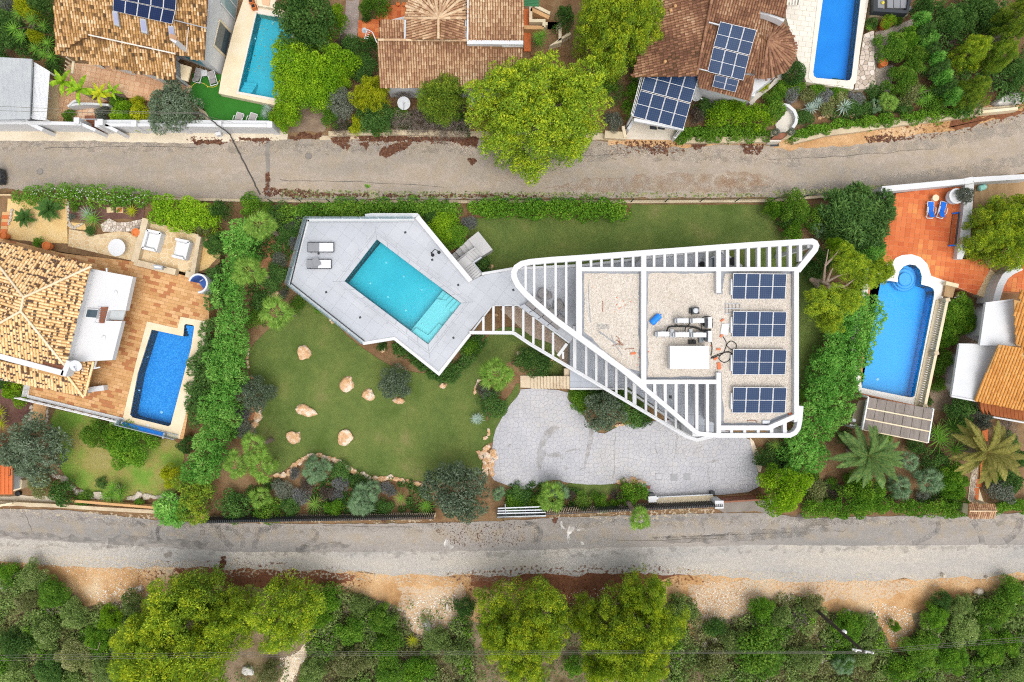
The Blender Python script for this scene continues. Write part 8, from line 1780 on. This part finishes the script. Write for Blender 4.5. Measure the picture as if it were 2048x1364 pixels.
for a in [('bush','dark','J 60,1070',110,1.6,'dark shrub at the hedge end of the road bed'),('spiky','sage','J 400,950',72,.9,'silvery brush plant in the road bed, nearest the rock edging'),('spiky','lav','J 510,1000',66,.8,'grey lavender in the road bed between palm and dasylirion'),('spiky','purple','J 700,980',55,.8,'dark purple shrub beside the round blue-green palm'),('spiky','lav','J 760,990',45,.7,'grey lavender beside the dark purple shrub'),('spiky','lav','J 790,910',60,.7,'grey-mauve lavender under the rock edging'),('bush','dark','J 790,830',75,.9,'dark green clump against the round blue-green palm'),('spiky','lav','J 475,840',40,.7,'small lavender by the round blue-green palm'),('spiky','purple','J 560,930',55,.6,'reddish low shrub below the round palm'),('bush','ivy','J 740,1075',65,1.2,'bright green shrub against the road fence'),('bush','green','J 290,1100',95,1.4,'green shrub hanging over the road fence'),('bush','dark','J 440,1075',75,1.1,'dark shrub by the fence between palm and dasylirion'),('bush','dark','J 1090,1060',60,1.0,'dark fern-like shrub between palm and dasylirion'),('spiky','lav','J 1100,940',45,.6,'mauve lavender spike below the rock edging'),('spiky','lav','J 1140,960',40,.6,'mauve lavender beside the bright dasylirion'),('bush','dark','J 900,890',60,.8,'dark agapanthus clump under the rock edging, middle'),('bush','green','J 880,1040',55,.9,'green clump on the hedge side of the wide palm'),
  ('bush','dark','J 1830,360',105,1.2,'dark agapanthus clump between fan palm and grass bank'),('spiky','purple','J 1750,260',40,.6,'reddish plant beside the pink stones'),('bush','sage','J 1790,290',60,1.0,'bluish shrub under the entrance fan palm'),('spiky','sage','J 130,540',70,.8,'silvery brush plant in the red soil bed'),('spiky','lav','J 110,420',60,.7,'mauve-grey shrub in the red soil bed'),('bush','green','J 70,230',55,1.0,'green ground shrub between conifer hedge and round olive'),('spiky','dark','J 30,560',60,1.0,'dark ground shrub at the foot of the conifer hedge'),
  ('bush','dark','Q 800,880',150,1.3,'dark green clump beside the entrance palm, nearer the palm'),('bush','dark','Q 1000,960',170,1.2,'dark green clump above the entrance steps'),('bush','dark','Q 900,830',130,1.0,'dark green clump below the orange edging stones'),('bush','dark','Q 1080,880',110,1.0,'dark green clump beside the sloping grass patch'),
  ('bush','ivy','K 720,310',75,1.2,'bright shrub under the front terrace edge'),('bush','dark','K 830,300',70,1.2,'dark shrub under the front terrace edge'),('bush','ivy','K 720,370',60,.9,'bright shrub beside the grass verge of the drive'),('bush','dark','K 1080,440',95,1.2,'dark agapanthus clump behind the drive olive'),('bush','dark','K 1160,480',60,1.0,'dark clump at the end of the olive bed'),('bush','dark','K 980,340',80,1.0,'dark clump in the bed below the pergola bars'),('bush','ivy','K 1080,975',98,1.5,'clipped rounded shrub beside the white meter box'),('spiky','purple','K 968,985',42,.8,'purple shrub beside the clipped rounded shrub'),('spiky','purple','K 650,990',38,.8,'dull purple shrub beside the drive palm'),('bush','green','K 440,1050',70,1.3,'olive-yellow shrub next to the bin shelter'),('bush','ivy','K 280,1040',80,.9,'low bright shrub above the bin shelter'),('bush','dark','K 300,990',80,.9,'low dark shrub at the drive curve'),('spiky','palm','K 740,1030',60,.8,'bright fern-like clump on the grass strip'),('bush','ivy','K 870,1045',60,.8,'low bright shrub along the louvred fence'),('spiky','green','K 820,1000',42,.6,'tan and green tuft on the grass strip'),('bush','ivy','K 950,1050',45,.8,'low shrub beside the leaning palm trunk'),
  ('bush','dark','L 300,750',90,1.2,'brown-green shrub between drive end and gate tree'),('bush','dark','L 430,680',75,1.2,'dark shrub below the rounded villa corner'),('bush','green','L 530,310',48,.9,'bright little shrub against the villa east wall'),('bush','scrub','L 620,960',90,1.6,'dull shrub between gate tree and flat hedge'),('bush','green','L 600,880',60,1.2,'dull green shrub behind the gate tree'),
  ('bush','dark','F 300,330',60,.9,'low dark shrub outside the terrace glass, upper'),('spiky','lav','F 330,260',50,.9,'grey lavender at the terrace corner'),('spiky','lav','F 300,430',45,.7,'mauve lavender beside the terrace glass'),('spiky','sage','F 200,540',50,.7,'silvery brush plant between two fan palms'),('bush','dark','F 240,390',60,.8,'dark ground shrub below the first fan palm'),('bush','dark','F 180,640',80,.7,'dark groundcover beside the palm trunk'),('bush','dark','F 150,710',70,.7,'dark groundcover near the terrace corner'),('bush','dark','F 80,840',80,1.2,'dark shrub between palm and conifer hedge'),('bush','green','F 320,840',60,.8,'green shrub beneath the terrace corner'),('spiky','sage','F 230,780',35,.6,'silvery tuft beneath the terrace corner'),('bush','green','F 30,950',70,1.2,'green shrub at the hedge foot by the lawn'),('bush','dark','F 250,640',40,.6,'dark groundcover at the glass balustrade'),
  ('big','bush','F 1310,330',120,1.8,'bright leafy shrub beside the terrace white wall'),('big','ivy','F 1400,380',95,1.6,'leafy shrub above the terrace stair'),('bush','dark','F 1240,270',65,1.4,'dark shrub at the terrace wall corner'),('spiky','lav','F 1500,290',50,.7,'pale lavender at the end of the upper hedge'),('bush','dark','F 1590,580',55,.9,'dark rounded shrub at the foot of the terrace stair'),('spiky','sage','F 1380,270',40,.8,'bluish plant between hedge and bright shrub'),('bush','green','F 1330,430',60,1.2,'green shrub over the stair side wall'),
  ('spiky','dark','F 900,1140',40,.7,'dark tuft below the terrace notch'),('bush','ivy','F 1490,1130',75,1.1,'bright shrub at the terrace edge below the low pergola'),
  ]:V(*a)
hedge('F 990,1110 1050,1130 1120,1200 1290,1335 1420,1230 1500,1100 1580,1060 1600,1090 1540,1180 1440,1290 1390,1364 J 1480,235 1400,200 1340,130 1240,60 1160,20',0,1.0,'dark','low dark shrub hedge wrapping the tip of the pool terrace',331,.45,.38,1100,.3,.06,spike=1.0);hedge('F 430,870 560,965 720,1090 760,1120 740,1110 660,1060 540,950 430,890',0,.8,'green','low planting strip under the terrace balustrade beside the lawn',332,.4,.34,1200,.2,.08)
hedge('F 540,160 620,110 700,150 800,130 1000,140 1200,130 1440,160 1450,210 1250,215 1050,210 850,220 720,240 560,250 430,250 300,250 190,240 200,190 400,160',0,1.4,'green','leafy hedge along the upper lane fence behind the pool terrace',333,.5,.46,1000,.18,.11,amp=.3,tonef=.8)
hedge('F 1490,160 1600,135 1800,135 2046,130 G 750,-110 B 2580,1364 2570,1450 G 770,-30 700,-25 F 2046,230 1800,240 1600,240 1500,230',0,1.5,'ivy','leafy hedge along the upper lane fence beside the north lawn',334,.5,.46,1000,.17,.11,amp=.25,tonef=.7)
for a in [('bush','dark','E 1900,240',90,1.4,'dark shrub between first fan palm and hedge'),('bush','ivy','E 1700,170',85,1.6,'bright shrub behind the fence above the first fan palm'),('bush','green','E 1830,200',60,1.2,'green shrub by the fence above the first fan palm'),('spiky','sage','E 1990,300',55,.8,'silvery shrub near the terrace corner'),('bush','dark','E 1930,350',60,.8,'dark ground shrub by the first palm trunk')]:V(*a)
GS('red_earth',rough(P('E 1760,420 1860,390 1870,480 1830,600 1770,600',.02),.12,.3,3),.015,mat('red_garden_earth',['#a06c48','#b07c56','#bc8c66'],.8,14,.3,.95,.5));GS('red_earth',rough(P('J 160,390 230,395 220,470 160,480',.02),.12,.3,3),.015,MATS['red_garden_earth'])
# villa east corner planting
for a in [('big','ivy','H 350,260',75,2.2,'bright shrub at the north lawn corner, first by the fence'),('big','green','H 480,260',110,2.6,'bright shrub between lawn corner and dark conifers'),('bush','ivy','H 470,420',80,2.0,'bright shrub above the pergola tip'),('bush','dark','H 430,350',60,1.6,'bluish shrub at the lawn corner'),('thuja','thujad','H 760,260',130,3.4,'dark feathery conifer at the fence, middle of the corner group'),('thuja','thujad','H 900,250',150,3.6,'dark feathery conifer nearest the upper lane'),('thuja','thujad','H 1040,270',140,3.6,'dark feathery conifer overhanging the orange terrace'),('thuja','thujad','H 900,400',150,3.6,'dark feathery conifer at the centre of the corner group'),('thuja','thujad','H 1010,450',120,3.4,'dark feathery conifer beside the garden end wall'),('big','dark','H 780,430',110,2.8,'dusky shrub above the gnarled pine'),('bush','green','H 620,330',90,2.0,'mid-green shrub inside the corner group'),('bush','dark','H 690,590',80,2.2,'dark shrub behind the bare pine limbs'),('bush','dark','H 640,690',70,1.8,'dark shrub beside the pergola tip and pine trunk'),('big','thuja','H 1010,560',95,3.0,'conifer lobe above the white pool bay'),('bush','dark','H 560,640',55,1.2,'dark low shrub against the villa wall corner')]:V(*a)
PL('H 640,400',70,1.0,'green fan palm shrub inside the corner planting',n=24,leaf='palmb')
hedge('H 880,850 1010,830 1115,870 1112,1000 1080,1070 1045,1200 1020,1364 680,1364 700,1200 760,1080 830,980',0,3.0,'thuja','tall feathery hedge beside the bright blue pool, upper section',341,**hk)
hedge('L 680,20 1020,0 960,200 940,310 900,420 840,500 780,520 560,520 600,350 640,220',0,3.0,'thuja','tall feathery hedge beside the bright blue pool, lower section',342,**hk)
hedge('L 560,500 780,510 740,620 720,760 660,860 560,880 480,850 450,720 470,620',0,2.8,'thuja','feathery hedge end beside the paved drive corner',343,**hk)
# ---------------------------------------------- south-east garden
PL('L 985,720',275,3.0,'green date palm with arching fronds below the reed pergola',kind='fea',leaf='date',n=30,name='date_palm',trunk_r=.3,elmax=1.0,elmin=-.25);PL('L 1790,700',270,3.2,'yellowing date palm beside the orange slab path',kind='fea',leaf='datey',n=30,name='date_palm',trunk_r=.3,elmax=1.0,elmin=-.25)
PL('L 1195,940',105,1.4,'blue-green fan palm between the date palm and flat hedge',n=34,leaf='palmb',elmax=1.25);PL('L 1385,890',108,1.4,'blue-green fan palm nearest the slab path',n=36,leaf='palmb',elmax=1.25);PL('L 1250,760',80,1.6,'blue-green fan palm under the date palm fronds',n=26,leaf='palmb')
YU('L 1470,610 1570,680 1560,530 1450,560 1640,560',100,1.8,'large many-headed yucca beside the reed pergola',w=.06)
for a in [('big','dark','L 1620,430',115,2.0,'dark green shrub at the corner of the orange tile house'),('bush','sage','L 1770,430',70,1.8,'blue-grey shrub against the rust porch panels'),('bush','sage','L 1760,500',60,1.4,'blue-grey shrub at the path head'),('big','ivy','L 1570,880',110,2.4,'glossy green shrub beside the slab path'),('bush','ivy','L 1560,960',75,1.8,'glossy green shrub with white flowers above the hedge'),('bush','dark','L 1440,760',95,1.6,'dark spiky shrub between yucca and fan palms'),('bush','dark','L 1310,640',70,1.4,'dark shrub at the pergola post'),('bush','sage','L 1900,980',95,1.6,'greyish shrub inside the hedge beside the gate roof'),('bush','dark','L 1960,900',90,1.6,'dark shrub under the yellowing date palm'),('bush','green','L 1860,880',60,1.0,'flowering dark shrub beside the slab path'),('bush','dark','L 1940,640',80,1.2,'dark shrub behind the yellowing date palm'),('twig','dry','L 1930,540',85,.8,'dry tan brush below the rust porch panels'),('bush','green','L 860,900',55,.8,'low green plant in the brown bed below the date palm'),('twig','purple','L 750,960',70,.6,'brown dry bed plants beside the flat hedge'),('bush','green','L 740,910',40,.7,'small green plant in the brown bed'),('bush','dark','L 830,600',60,.8,'dark fern below the glass lean-to'),('bush','sage','L 1360,1000',50,.8,'grey groundcover behind the flat hedge'),('bush','green','L 1090,600',60,.8,'green plant at the foot of the reed pergola'),('bush','dark','L 2010,740',70,1.4,'dark shrub at the photo edge under the date palm'),
  ('big','ivy','H 1600,960',120,1.8,'bright rounded hedge shrub beside the balustrade, upper'),('big','ivy','H 1640,1030',95,1.8,'bright rounded hedge shrub near the white annexe'),('big','ivy','H 1540,1120',90,1.6,'bright hedge shrub beside the middle balustrade pier'),('bush','green','H 1490,1290',70,1.4,'green shrub along the lower balustrade'),('bush','green','L 1450,120',70,1.4,'green shrub between balustrade and white annexe'),('bush','green','L 1460,240',55,1.2,'green shrub at the lower balustrade pier'),('bush','dark','L 1390,350',35,.8,'dark plant at the pergola corner post'),('bush','green','H 1700,535',32,.5,'low round green plant in the stone bed',None,None)]:V(*a[:6],z=.9 if 'stone bed' in a[5] else 0)
hedge('L 590,1045 800,1030 1000,1040 1100,1050 1300,1040 1670,1045 1670,1135 1500,1135 1350,1130 1250,1115 1100,1095 1040,1100 1000,1130 880,1140 600,1140 540,1110',0,1.5,'ivy','flat topped green hedge along the lower road from gate tree to tiled gate',351,.42,.34,2200,.12,.08,tip=.2,zvar=.06,amp=.08);hedge('L 1858,1050 2200,1040 2200,1120 2046,1105 1980,1100 1860,1110',0,1.5,'ivy','flat topped green hedge along the road beyond the tiled gate',352,.42,.34,2200,.12,.08,tip=.2,zvar=.06,amp=.08)
# ---------------------------------------------- scrubland along the lower road
def scrubmass(s,leaf,seed,h=.9,sp=.62,rc=.48,lo=-.3,nper=520):
    poly=rough(P(s,h*.7),.4,.7,seed);Vv,Tt=clump_field(poly,sp,rc,h,nper,.2,.1,seed,0,.8,.2,.8,dn(.42,lo),.5,.9);c=centroid(poly)
    link('undergrowth',quad_mesh('undergrowth',Vv-np.array([c.x,c.y,0]),Tt,LEAF[leaf]),None,(c.x,c.y,0),kind='stuff')
B1_='M -200,268 45,268 190,318 318,450 500,440 620,470 640,560 600,800 -200,800';B2_='M 1250,392 1400,375 1595,458 1695,590 1830,480 1880,480 1900,800 1180,800 1230,600'
B3_='N 640,385 735,420 755,535 970,455 1095,382 1240,432 1295,478 1440,475 1525,620 1635,540 1660,460 1725,420 1900,370 2300,312 2300,850 640,850';B4_='M 560,420 1250,420 1250,560 1100,800 480,800 N 0,420 640,420 640,800 0,800 M 1900,800 1900,420'
for i,b in enumerate((B1_,B2_,B3_)):
    scrubmass(b,'scrub',401+i,.8,.46,.35,-.6,620);scrubmass(b,'maquis',411+i,1.2,.5,.37,-.1,620);scrubmass(b,'ivy',421+i,1.2,.55,.36,.08,620);scrubmass(b,'dry',431+i,1.0,.7,.36,.1,320)
for i,b in enumerate(('J 0,1000 330,880 480,830 560,740 680,740 900,860 1200,900 1400,940 1450,1110 0,1125','F 20,200 300,260 240,700 300,780 250,900 60,900 -60,700','L 300,640 460,640 470,760 900,840 1150,960 1640,960 1640,1040 560,1040 480,880 300,830','Q 640,830 1150,830 1230,930 1080,1090 760,1090','K 200,940 480,900 620,960 1000,950 1100,1040 640,1080 200,1070','B 560,860 900,760 1480,700 1480,890 560,900','A -60,-60 380,-60 380,380 -60,370','D 300,600 1000,640 1250,650 1500,720 1000,780 560,850 300,680')):
    scrubmass(b,'dark',451+i,.5,.42,.26,-.05,900)
scrubmass(B4_,'maquis',441,.9,.8,.5,-.3,260)
scr=[('M 25,280',45,'ivy','bright green bush at the photo edge below the gravel shoulder'),('M 130,310',75,'maquis','dark bush on the bank, first from the photo edge'),('M 210,370',80,'green','green bush spreading over the ochre bank'),('M 100,400',60,'scrub','dull green bush behind the two pale rocks'),('M 180,530',80,'maquis','grey dead-looking bush in the scrub near the photo edge'),('M 60,570',80,'dark','olive drab bush above the power wires at the photo edge'),('M 290,460',75,'maquis','dark bush below the ochre bank'),('M 440,470',65,'bush','bright green bush beside the broad roadside pine'),('M 390,560',70,'ivy','dark bush between the bright bush and dead branches'),('M 520,410',60,'maquis','dark bush at the foot of the mid-green pine'),('M 560,520',75,'green','dark bush shaded by the broad roadside pine'),('M 300,620',90,'scrub','wide dull bush under the power wires'),('M 430,680',80,'maquis','dark bush at the photo edge below the wires'),('M 200,680',80,'dark','dark bush under the wires, near the corner'),('M 60,690',70,'maquis','silvery bush in the photo corner'),
  ('M 1320,385',75,'ivy','glossy dark green bush beside the upright pine'),('M 1280,470',60,'ivy','dull bush beside the upright pine foot'),('M 1440,420',55,'maquis','dark bush at the rubble edge'),('M 1530,480',75,'green','green bush below the rubble slope'),('M 1400,520',80,'green','wide green bush in the scrub between the pines'),('M 1560,580',80,'green','olive drab bush above the wires'),('M 1400,640',90,'scrub','bright bush crossed by the power wires'),('M 1740,560',70,'maquis','dark bush at the foot of the pale rubble'),('M 1860,430',55,'dark','dark dense bush beside the lone bright pine'),('M 1820,600',75,'maquis','green bush beside the lone bright pine'),('M 1680,680',85,'ivy','dull bush at the photo edge between pines'),('M 1250,690',70,'maquis','dark bush along the rubble path'),('M 1560,690',80,'green','green bush at the photo edge below the wires'),('M 1080,690',55,'scrub','bluish bush beside the rubble path'),
  ('N 690,430',75,'maquis','dark dense bush beside the bare-branch pine'),('N 815,510',55,'dark','bright ferny bush at the edge of the pale rubble'),('N 880,560',70,'maquis','dark bush below the pale rubble'),('N 1000,440',65,'ivy','dull bush beside the white litter'),('N 1080,470',60,'maquis','dark bush near the pale dead shrub'),('N 1000,600',140,'green','big grey-green tree-like bush under the power wires'),('N 1150,470',55,'dry','pale dead shrub beside the utility pole'),('N 1210,420',55,'scrub','brownish bush at the foot of the utility pole'),('N 1350,510',85,'ivy','glossy green bush beside the utility pole lamp'),('N 1400,620',70,'maquis','dark bush under the pole crossarm'),('N 1330,640',60,'dark','grey bush beside the pole crossarm'),('N 1420,500',55,'maquis','grey-green bush at the orange gully'),('N 1530,505',28,'ivy','small green tuft in the orange gully'),('N 1690,470',70,'ivy','glossy round bush beside the orange gully'),('N 1800,520',90,'maquis','wide grey-green bush above the wires'),('N 1940,450',90,'green','dark bush on the bank, near the photo edge'),('N 1990,360',65,'green','green bush at the top of the bank'),('N 1640,600',90,'green','bright round bush below the orange gully'),('N 1760,630',85,'ivy','bright round bush crossed by the wires'),('N 1900,600',90,'ivy','glossy bush near the photo corner'),('N 1560,680',80,'ivy','bright bush at the photo edge below the pole'),('N 800,650',80,'scrub','dark bush crossed by the wires beside the bare-branch pine'),('N 1180,640',80,'maquis','dark bush beside the rubble gap under the wires'),('N 1720,400',50,'dark','olive bush on top of the orange bank'),('N 1800,420',55,'maquis','pale dry bush beside white stones'),('N 1980,580',70,'ivy','dark bush by the wires at the photo edge'),('N 2010,680',70,'maquis','green bush in the photo corner'),('N 250,660',60,'green','dull bush between the two large roadside pines'),('N 230,480',50,'scrub','dark bush under the lone bright pine')]
for i,(s,r,lf,lab) in enumerate(scr):
    k=['bush','big','olive','big','bush'][i%5];V(k if lf!='dry' else 'twig',lf,s,r*.78,(1.0+r/80) if lf!='dry' else 1.2,lab)
YU('N 800,520 830,500',40,.7,'bright dwarf palm clump on the pale rubble edge',leaf='palm',w=.05);PL('N 1330,650',55,1.0,'grey dwarf fan palm beside the pole crossarm',n=26,leaf='palmb');YU('M 1650,560',36,.6,'yellowish dwarf palm in the scrub between the pines',leaf='yel',w=.06);YU('M 420,480',50,.8,'spiky green clump beside the bright bush',leaf='palm',w=.05)
for i,(s,w,h,m,lab) in enumerate([('M 22,355',30,26,rockg,'pale round rock at the photo edge in the scrub'),('M 58,385',18,14,rockg,'smaller pale rock beside the round one'),('M 560,357',18,16,rockw,'white rock on the ochre bank below the road'),('M 1455,480',60,30,rockg,'flat grey outcrop in the scrub between pines'),('M 1790,430',30,10,rockw,'pale slab on the rubble slope'),('M 1710,510',50,26,rockg,'grey outcrop at the foot of the rubble'),('M 990,685',36,34,rockg,'bluish grey rock beside the rubble path'),('N 1440,465',24,34,rockw,'white standing rock at the edge of the orange gully'),('N 1345,455',28,22,rockw,'rounded tan rock beside the glossy bush'),('N 1690,435',34,30,rockw,'white and orange rock on the bank'),('N 1725,300',14,12,rockw,'lone white stone on the gravel shoulder'),('N 770,580',26,18,rockw,'white rubble below the pale rubble edge'),('N 810,560',22,20,rockw,'tan rock below the pale rubble edge'),('N 1245,640',16,40,rockw,'pale stones in the rubble gap'),('N 1870,370',24,30,rockw,'pale rock at the top of the bank'),('M 640,460',46,14,rockg,'grey ledge below the mid-green pine'),('M 1300,465',34,14,rockg,'pale ledge beside the glossy dark bush'),('N 1900,310',10,8,rockw,'tiny white stone on the road edge')]):rock(L(s)[0],w/2*1.3,h/2*1.3,.5,lab,m,60+i*1.9,i*.4)
TU(PZ('N 345,470,1.0 380,430,3 430,412,4.2'),[.2,.16,.06],7).B('bare_branch',bark,None,label='thick bare grey branch between two roadside pines',category='branch');TU(PZ('N 395,440,3.2 410,420,3.9 420,400,4.4'),[.07,.05,.02],6).B('bare_branch',bark,None,label='thin forked twig on the thick bare branch',category='branch')
for i,(s,lab) in enumerate([('M 350,590 390,600 400,570','dead white twig in the dark scrub'),('M 480,330 520,380','thin dead twig by the ochre bank')]):TU(P(s,1.6),.03,4).B('dead_twig',bark,None,label=lab,category='twig')
# ---------------------------------------------- utility pole, wires
pb,pt=W(L('N 1195,390')[0],0),W(L('N 1408,608')[0],8.6)
base=W((1024+(pt.x)/mpp(0),682-pt.y/mpp(0)),0);base.z=0
t=thing('utility_pole','dark wooden utility pole with crossarm and small white lamp in the scrub','utility pole',tuple(base))
poleM=mat('pole_wood',['#3f3a34','#4c463e'],2,16,.2)
TU([base,(base+pt)/2,pt],[.15,.13,.1],8).B('pole',poleM,t);TU([pt+Vector((-.75,.12,-.15)),pt+Vector((.75,-.12,-.15))],.07,6).B('crossarm',whitemet,t)
for d in (-.6,.1,.6):LA(tuple(pt+Vector((d,-.12*d,-.1))),[(.06,0),(.08,.08),(.04,.2)],8).B('insulator',whitemet,t)
lp=base.lerp(pt,.62);LA(tuple(lp+Vector((.12,.1,0))),[(.05,0),(.16,.08),(.16,.25),(.06,.3)],10).B('lamp_head',whitemet,t)
wirem=mat('wire',['#6e6b62','#78756c'],2,9,.05,.5,0)
def wire(a,b,sag,label,r=.011):
    a,b=Vector(a),Vector(b);pl=[a.lerp(b,k/14)-Vector((0,0,sag*4*(k/14)*(1-k/14))) for k in range(15)];single('power_line',TU(pl,r,4),wirem,label,'power line')
for i,(d,lx,ly,rx,ry,la,lb) in enumerate([(-.6,-400,1317,2500,1245,'power line on the road side, from the pole toward the west scrub','power line on the road side, from the pole toward the east scrub'),(.1,-400,1323,2500,1252,'middle power line, from the pole toward the west scrub','middle power line, from the pole toward the east scrub'),(.6,-400,1329,2500,1257,'outer power line, from the pole toward the west scrub','outer power line, from the pole toward the east scrub')]):
    p=pt+Vector((d,-.12*d,.08));wire(p,W((lx,ly),8.4),.5,la);wire(p,W((rx,ry),8.4),.3,lb)
wire(PZ('A -100,720,5.5')[0],PZ('A 1320,768,5.5')[0],.2,'thin overhead wire above the street wall, upper one',.015);wire(PZ('A -100,752,5.4')[0],PZ('A 1320,772,5.4')[0],.2,'thin overhead wire above the street wall, lower one',.015);wire(PZ('A 1320,768,5.4')[0],PZ('A 1590,835,2.2')[0],.15,'thin overhead wire dropping to the turf loungers',.015)
cb_=PZ('A 1310,768,2.6 1385,775,2.55 1430,810,2.4 1500,866,2.15 1545,895,1.9 1570,920,.35 1600,985,.06 1650,1080,.05 1700,1180,.05 1745,1270,.05 1785,1345,.06')
o=[]
for a,b in zip(cb_,cb_[1:]):
    for k in range(4):o.append(a.lerp(b,k/4)+Vector((RND.uniform(-.03,.03),RND.uniform(-.02,.02),0)))
single('thick_cable',TU(o,.055,6),mat('cable_sheath',['#4a4846','#58544f'],3,14,.15),'thick dark cable crossing the street wall and the upper road','cable')
TU([cb_[0],cb_[0]-Vector((0,0,2.5))],.05,6).B('cable_post',poleM,None,label='short post holding the thick cable inside the street wall',category='post')
t=thing('parked_car','dark edge of a parked vehicle at the photo border on the upper road','vehicle',tuple(P1('A -40,1200',0)))
PR(P('A -400,1150 2,1148 8,1200 4,1250 -400,1250',.9),.3,.95).B('body',darkmet,t);PR(P('A -330,1160 -90,1160 -90,1240 -330,1240',1.4),.95,1.45).B('cabin',glassd,t)
for x in (-60,-330):
    for y in (1155,1245):c=P1(f'A {x},{y}',.3);TU([(c.x,c.y-.1,.32),(c.x,c.y+.1,.32)],.32,12).B('wheel',black,t)
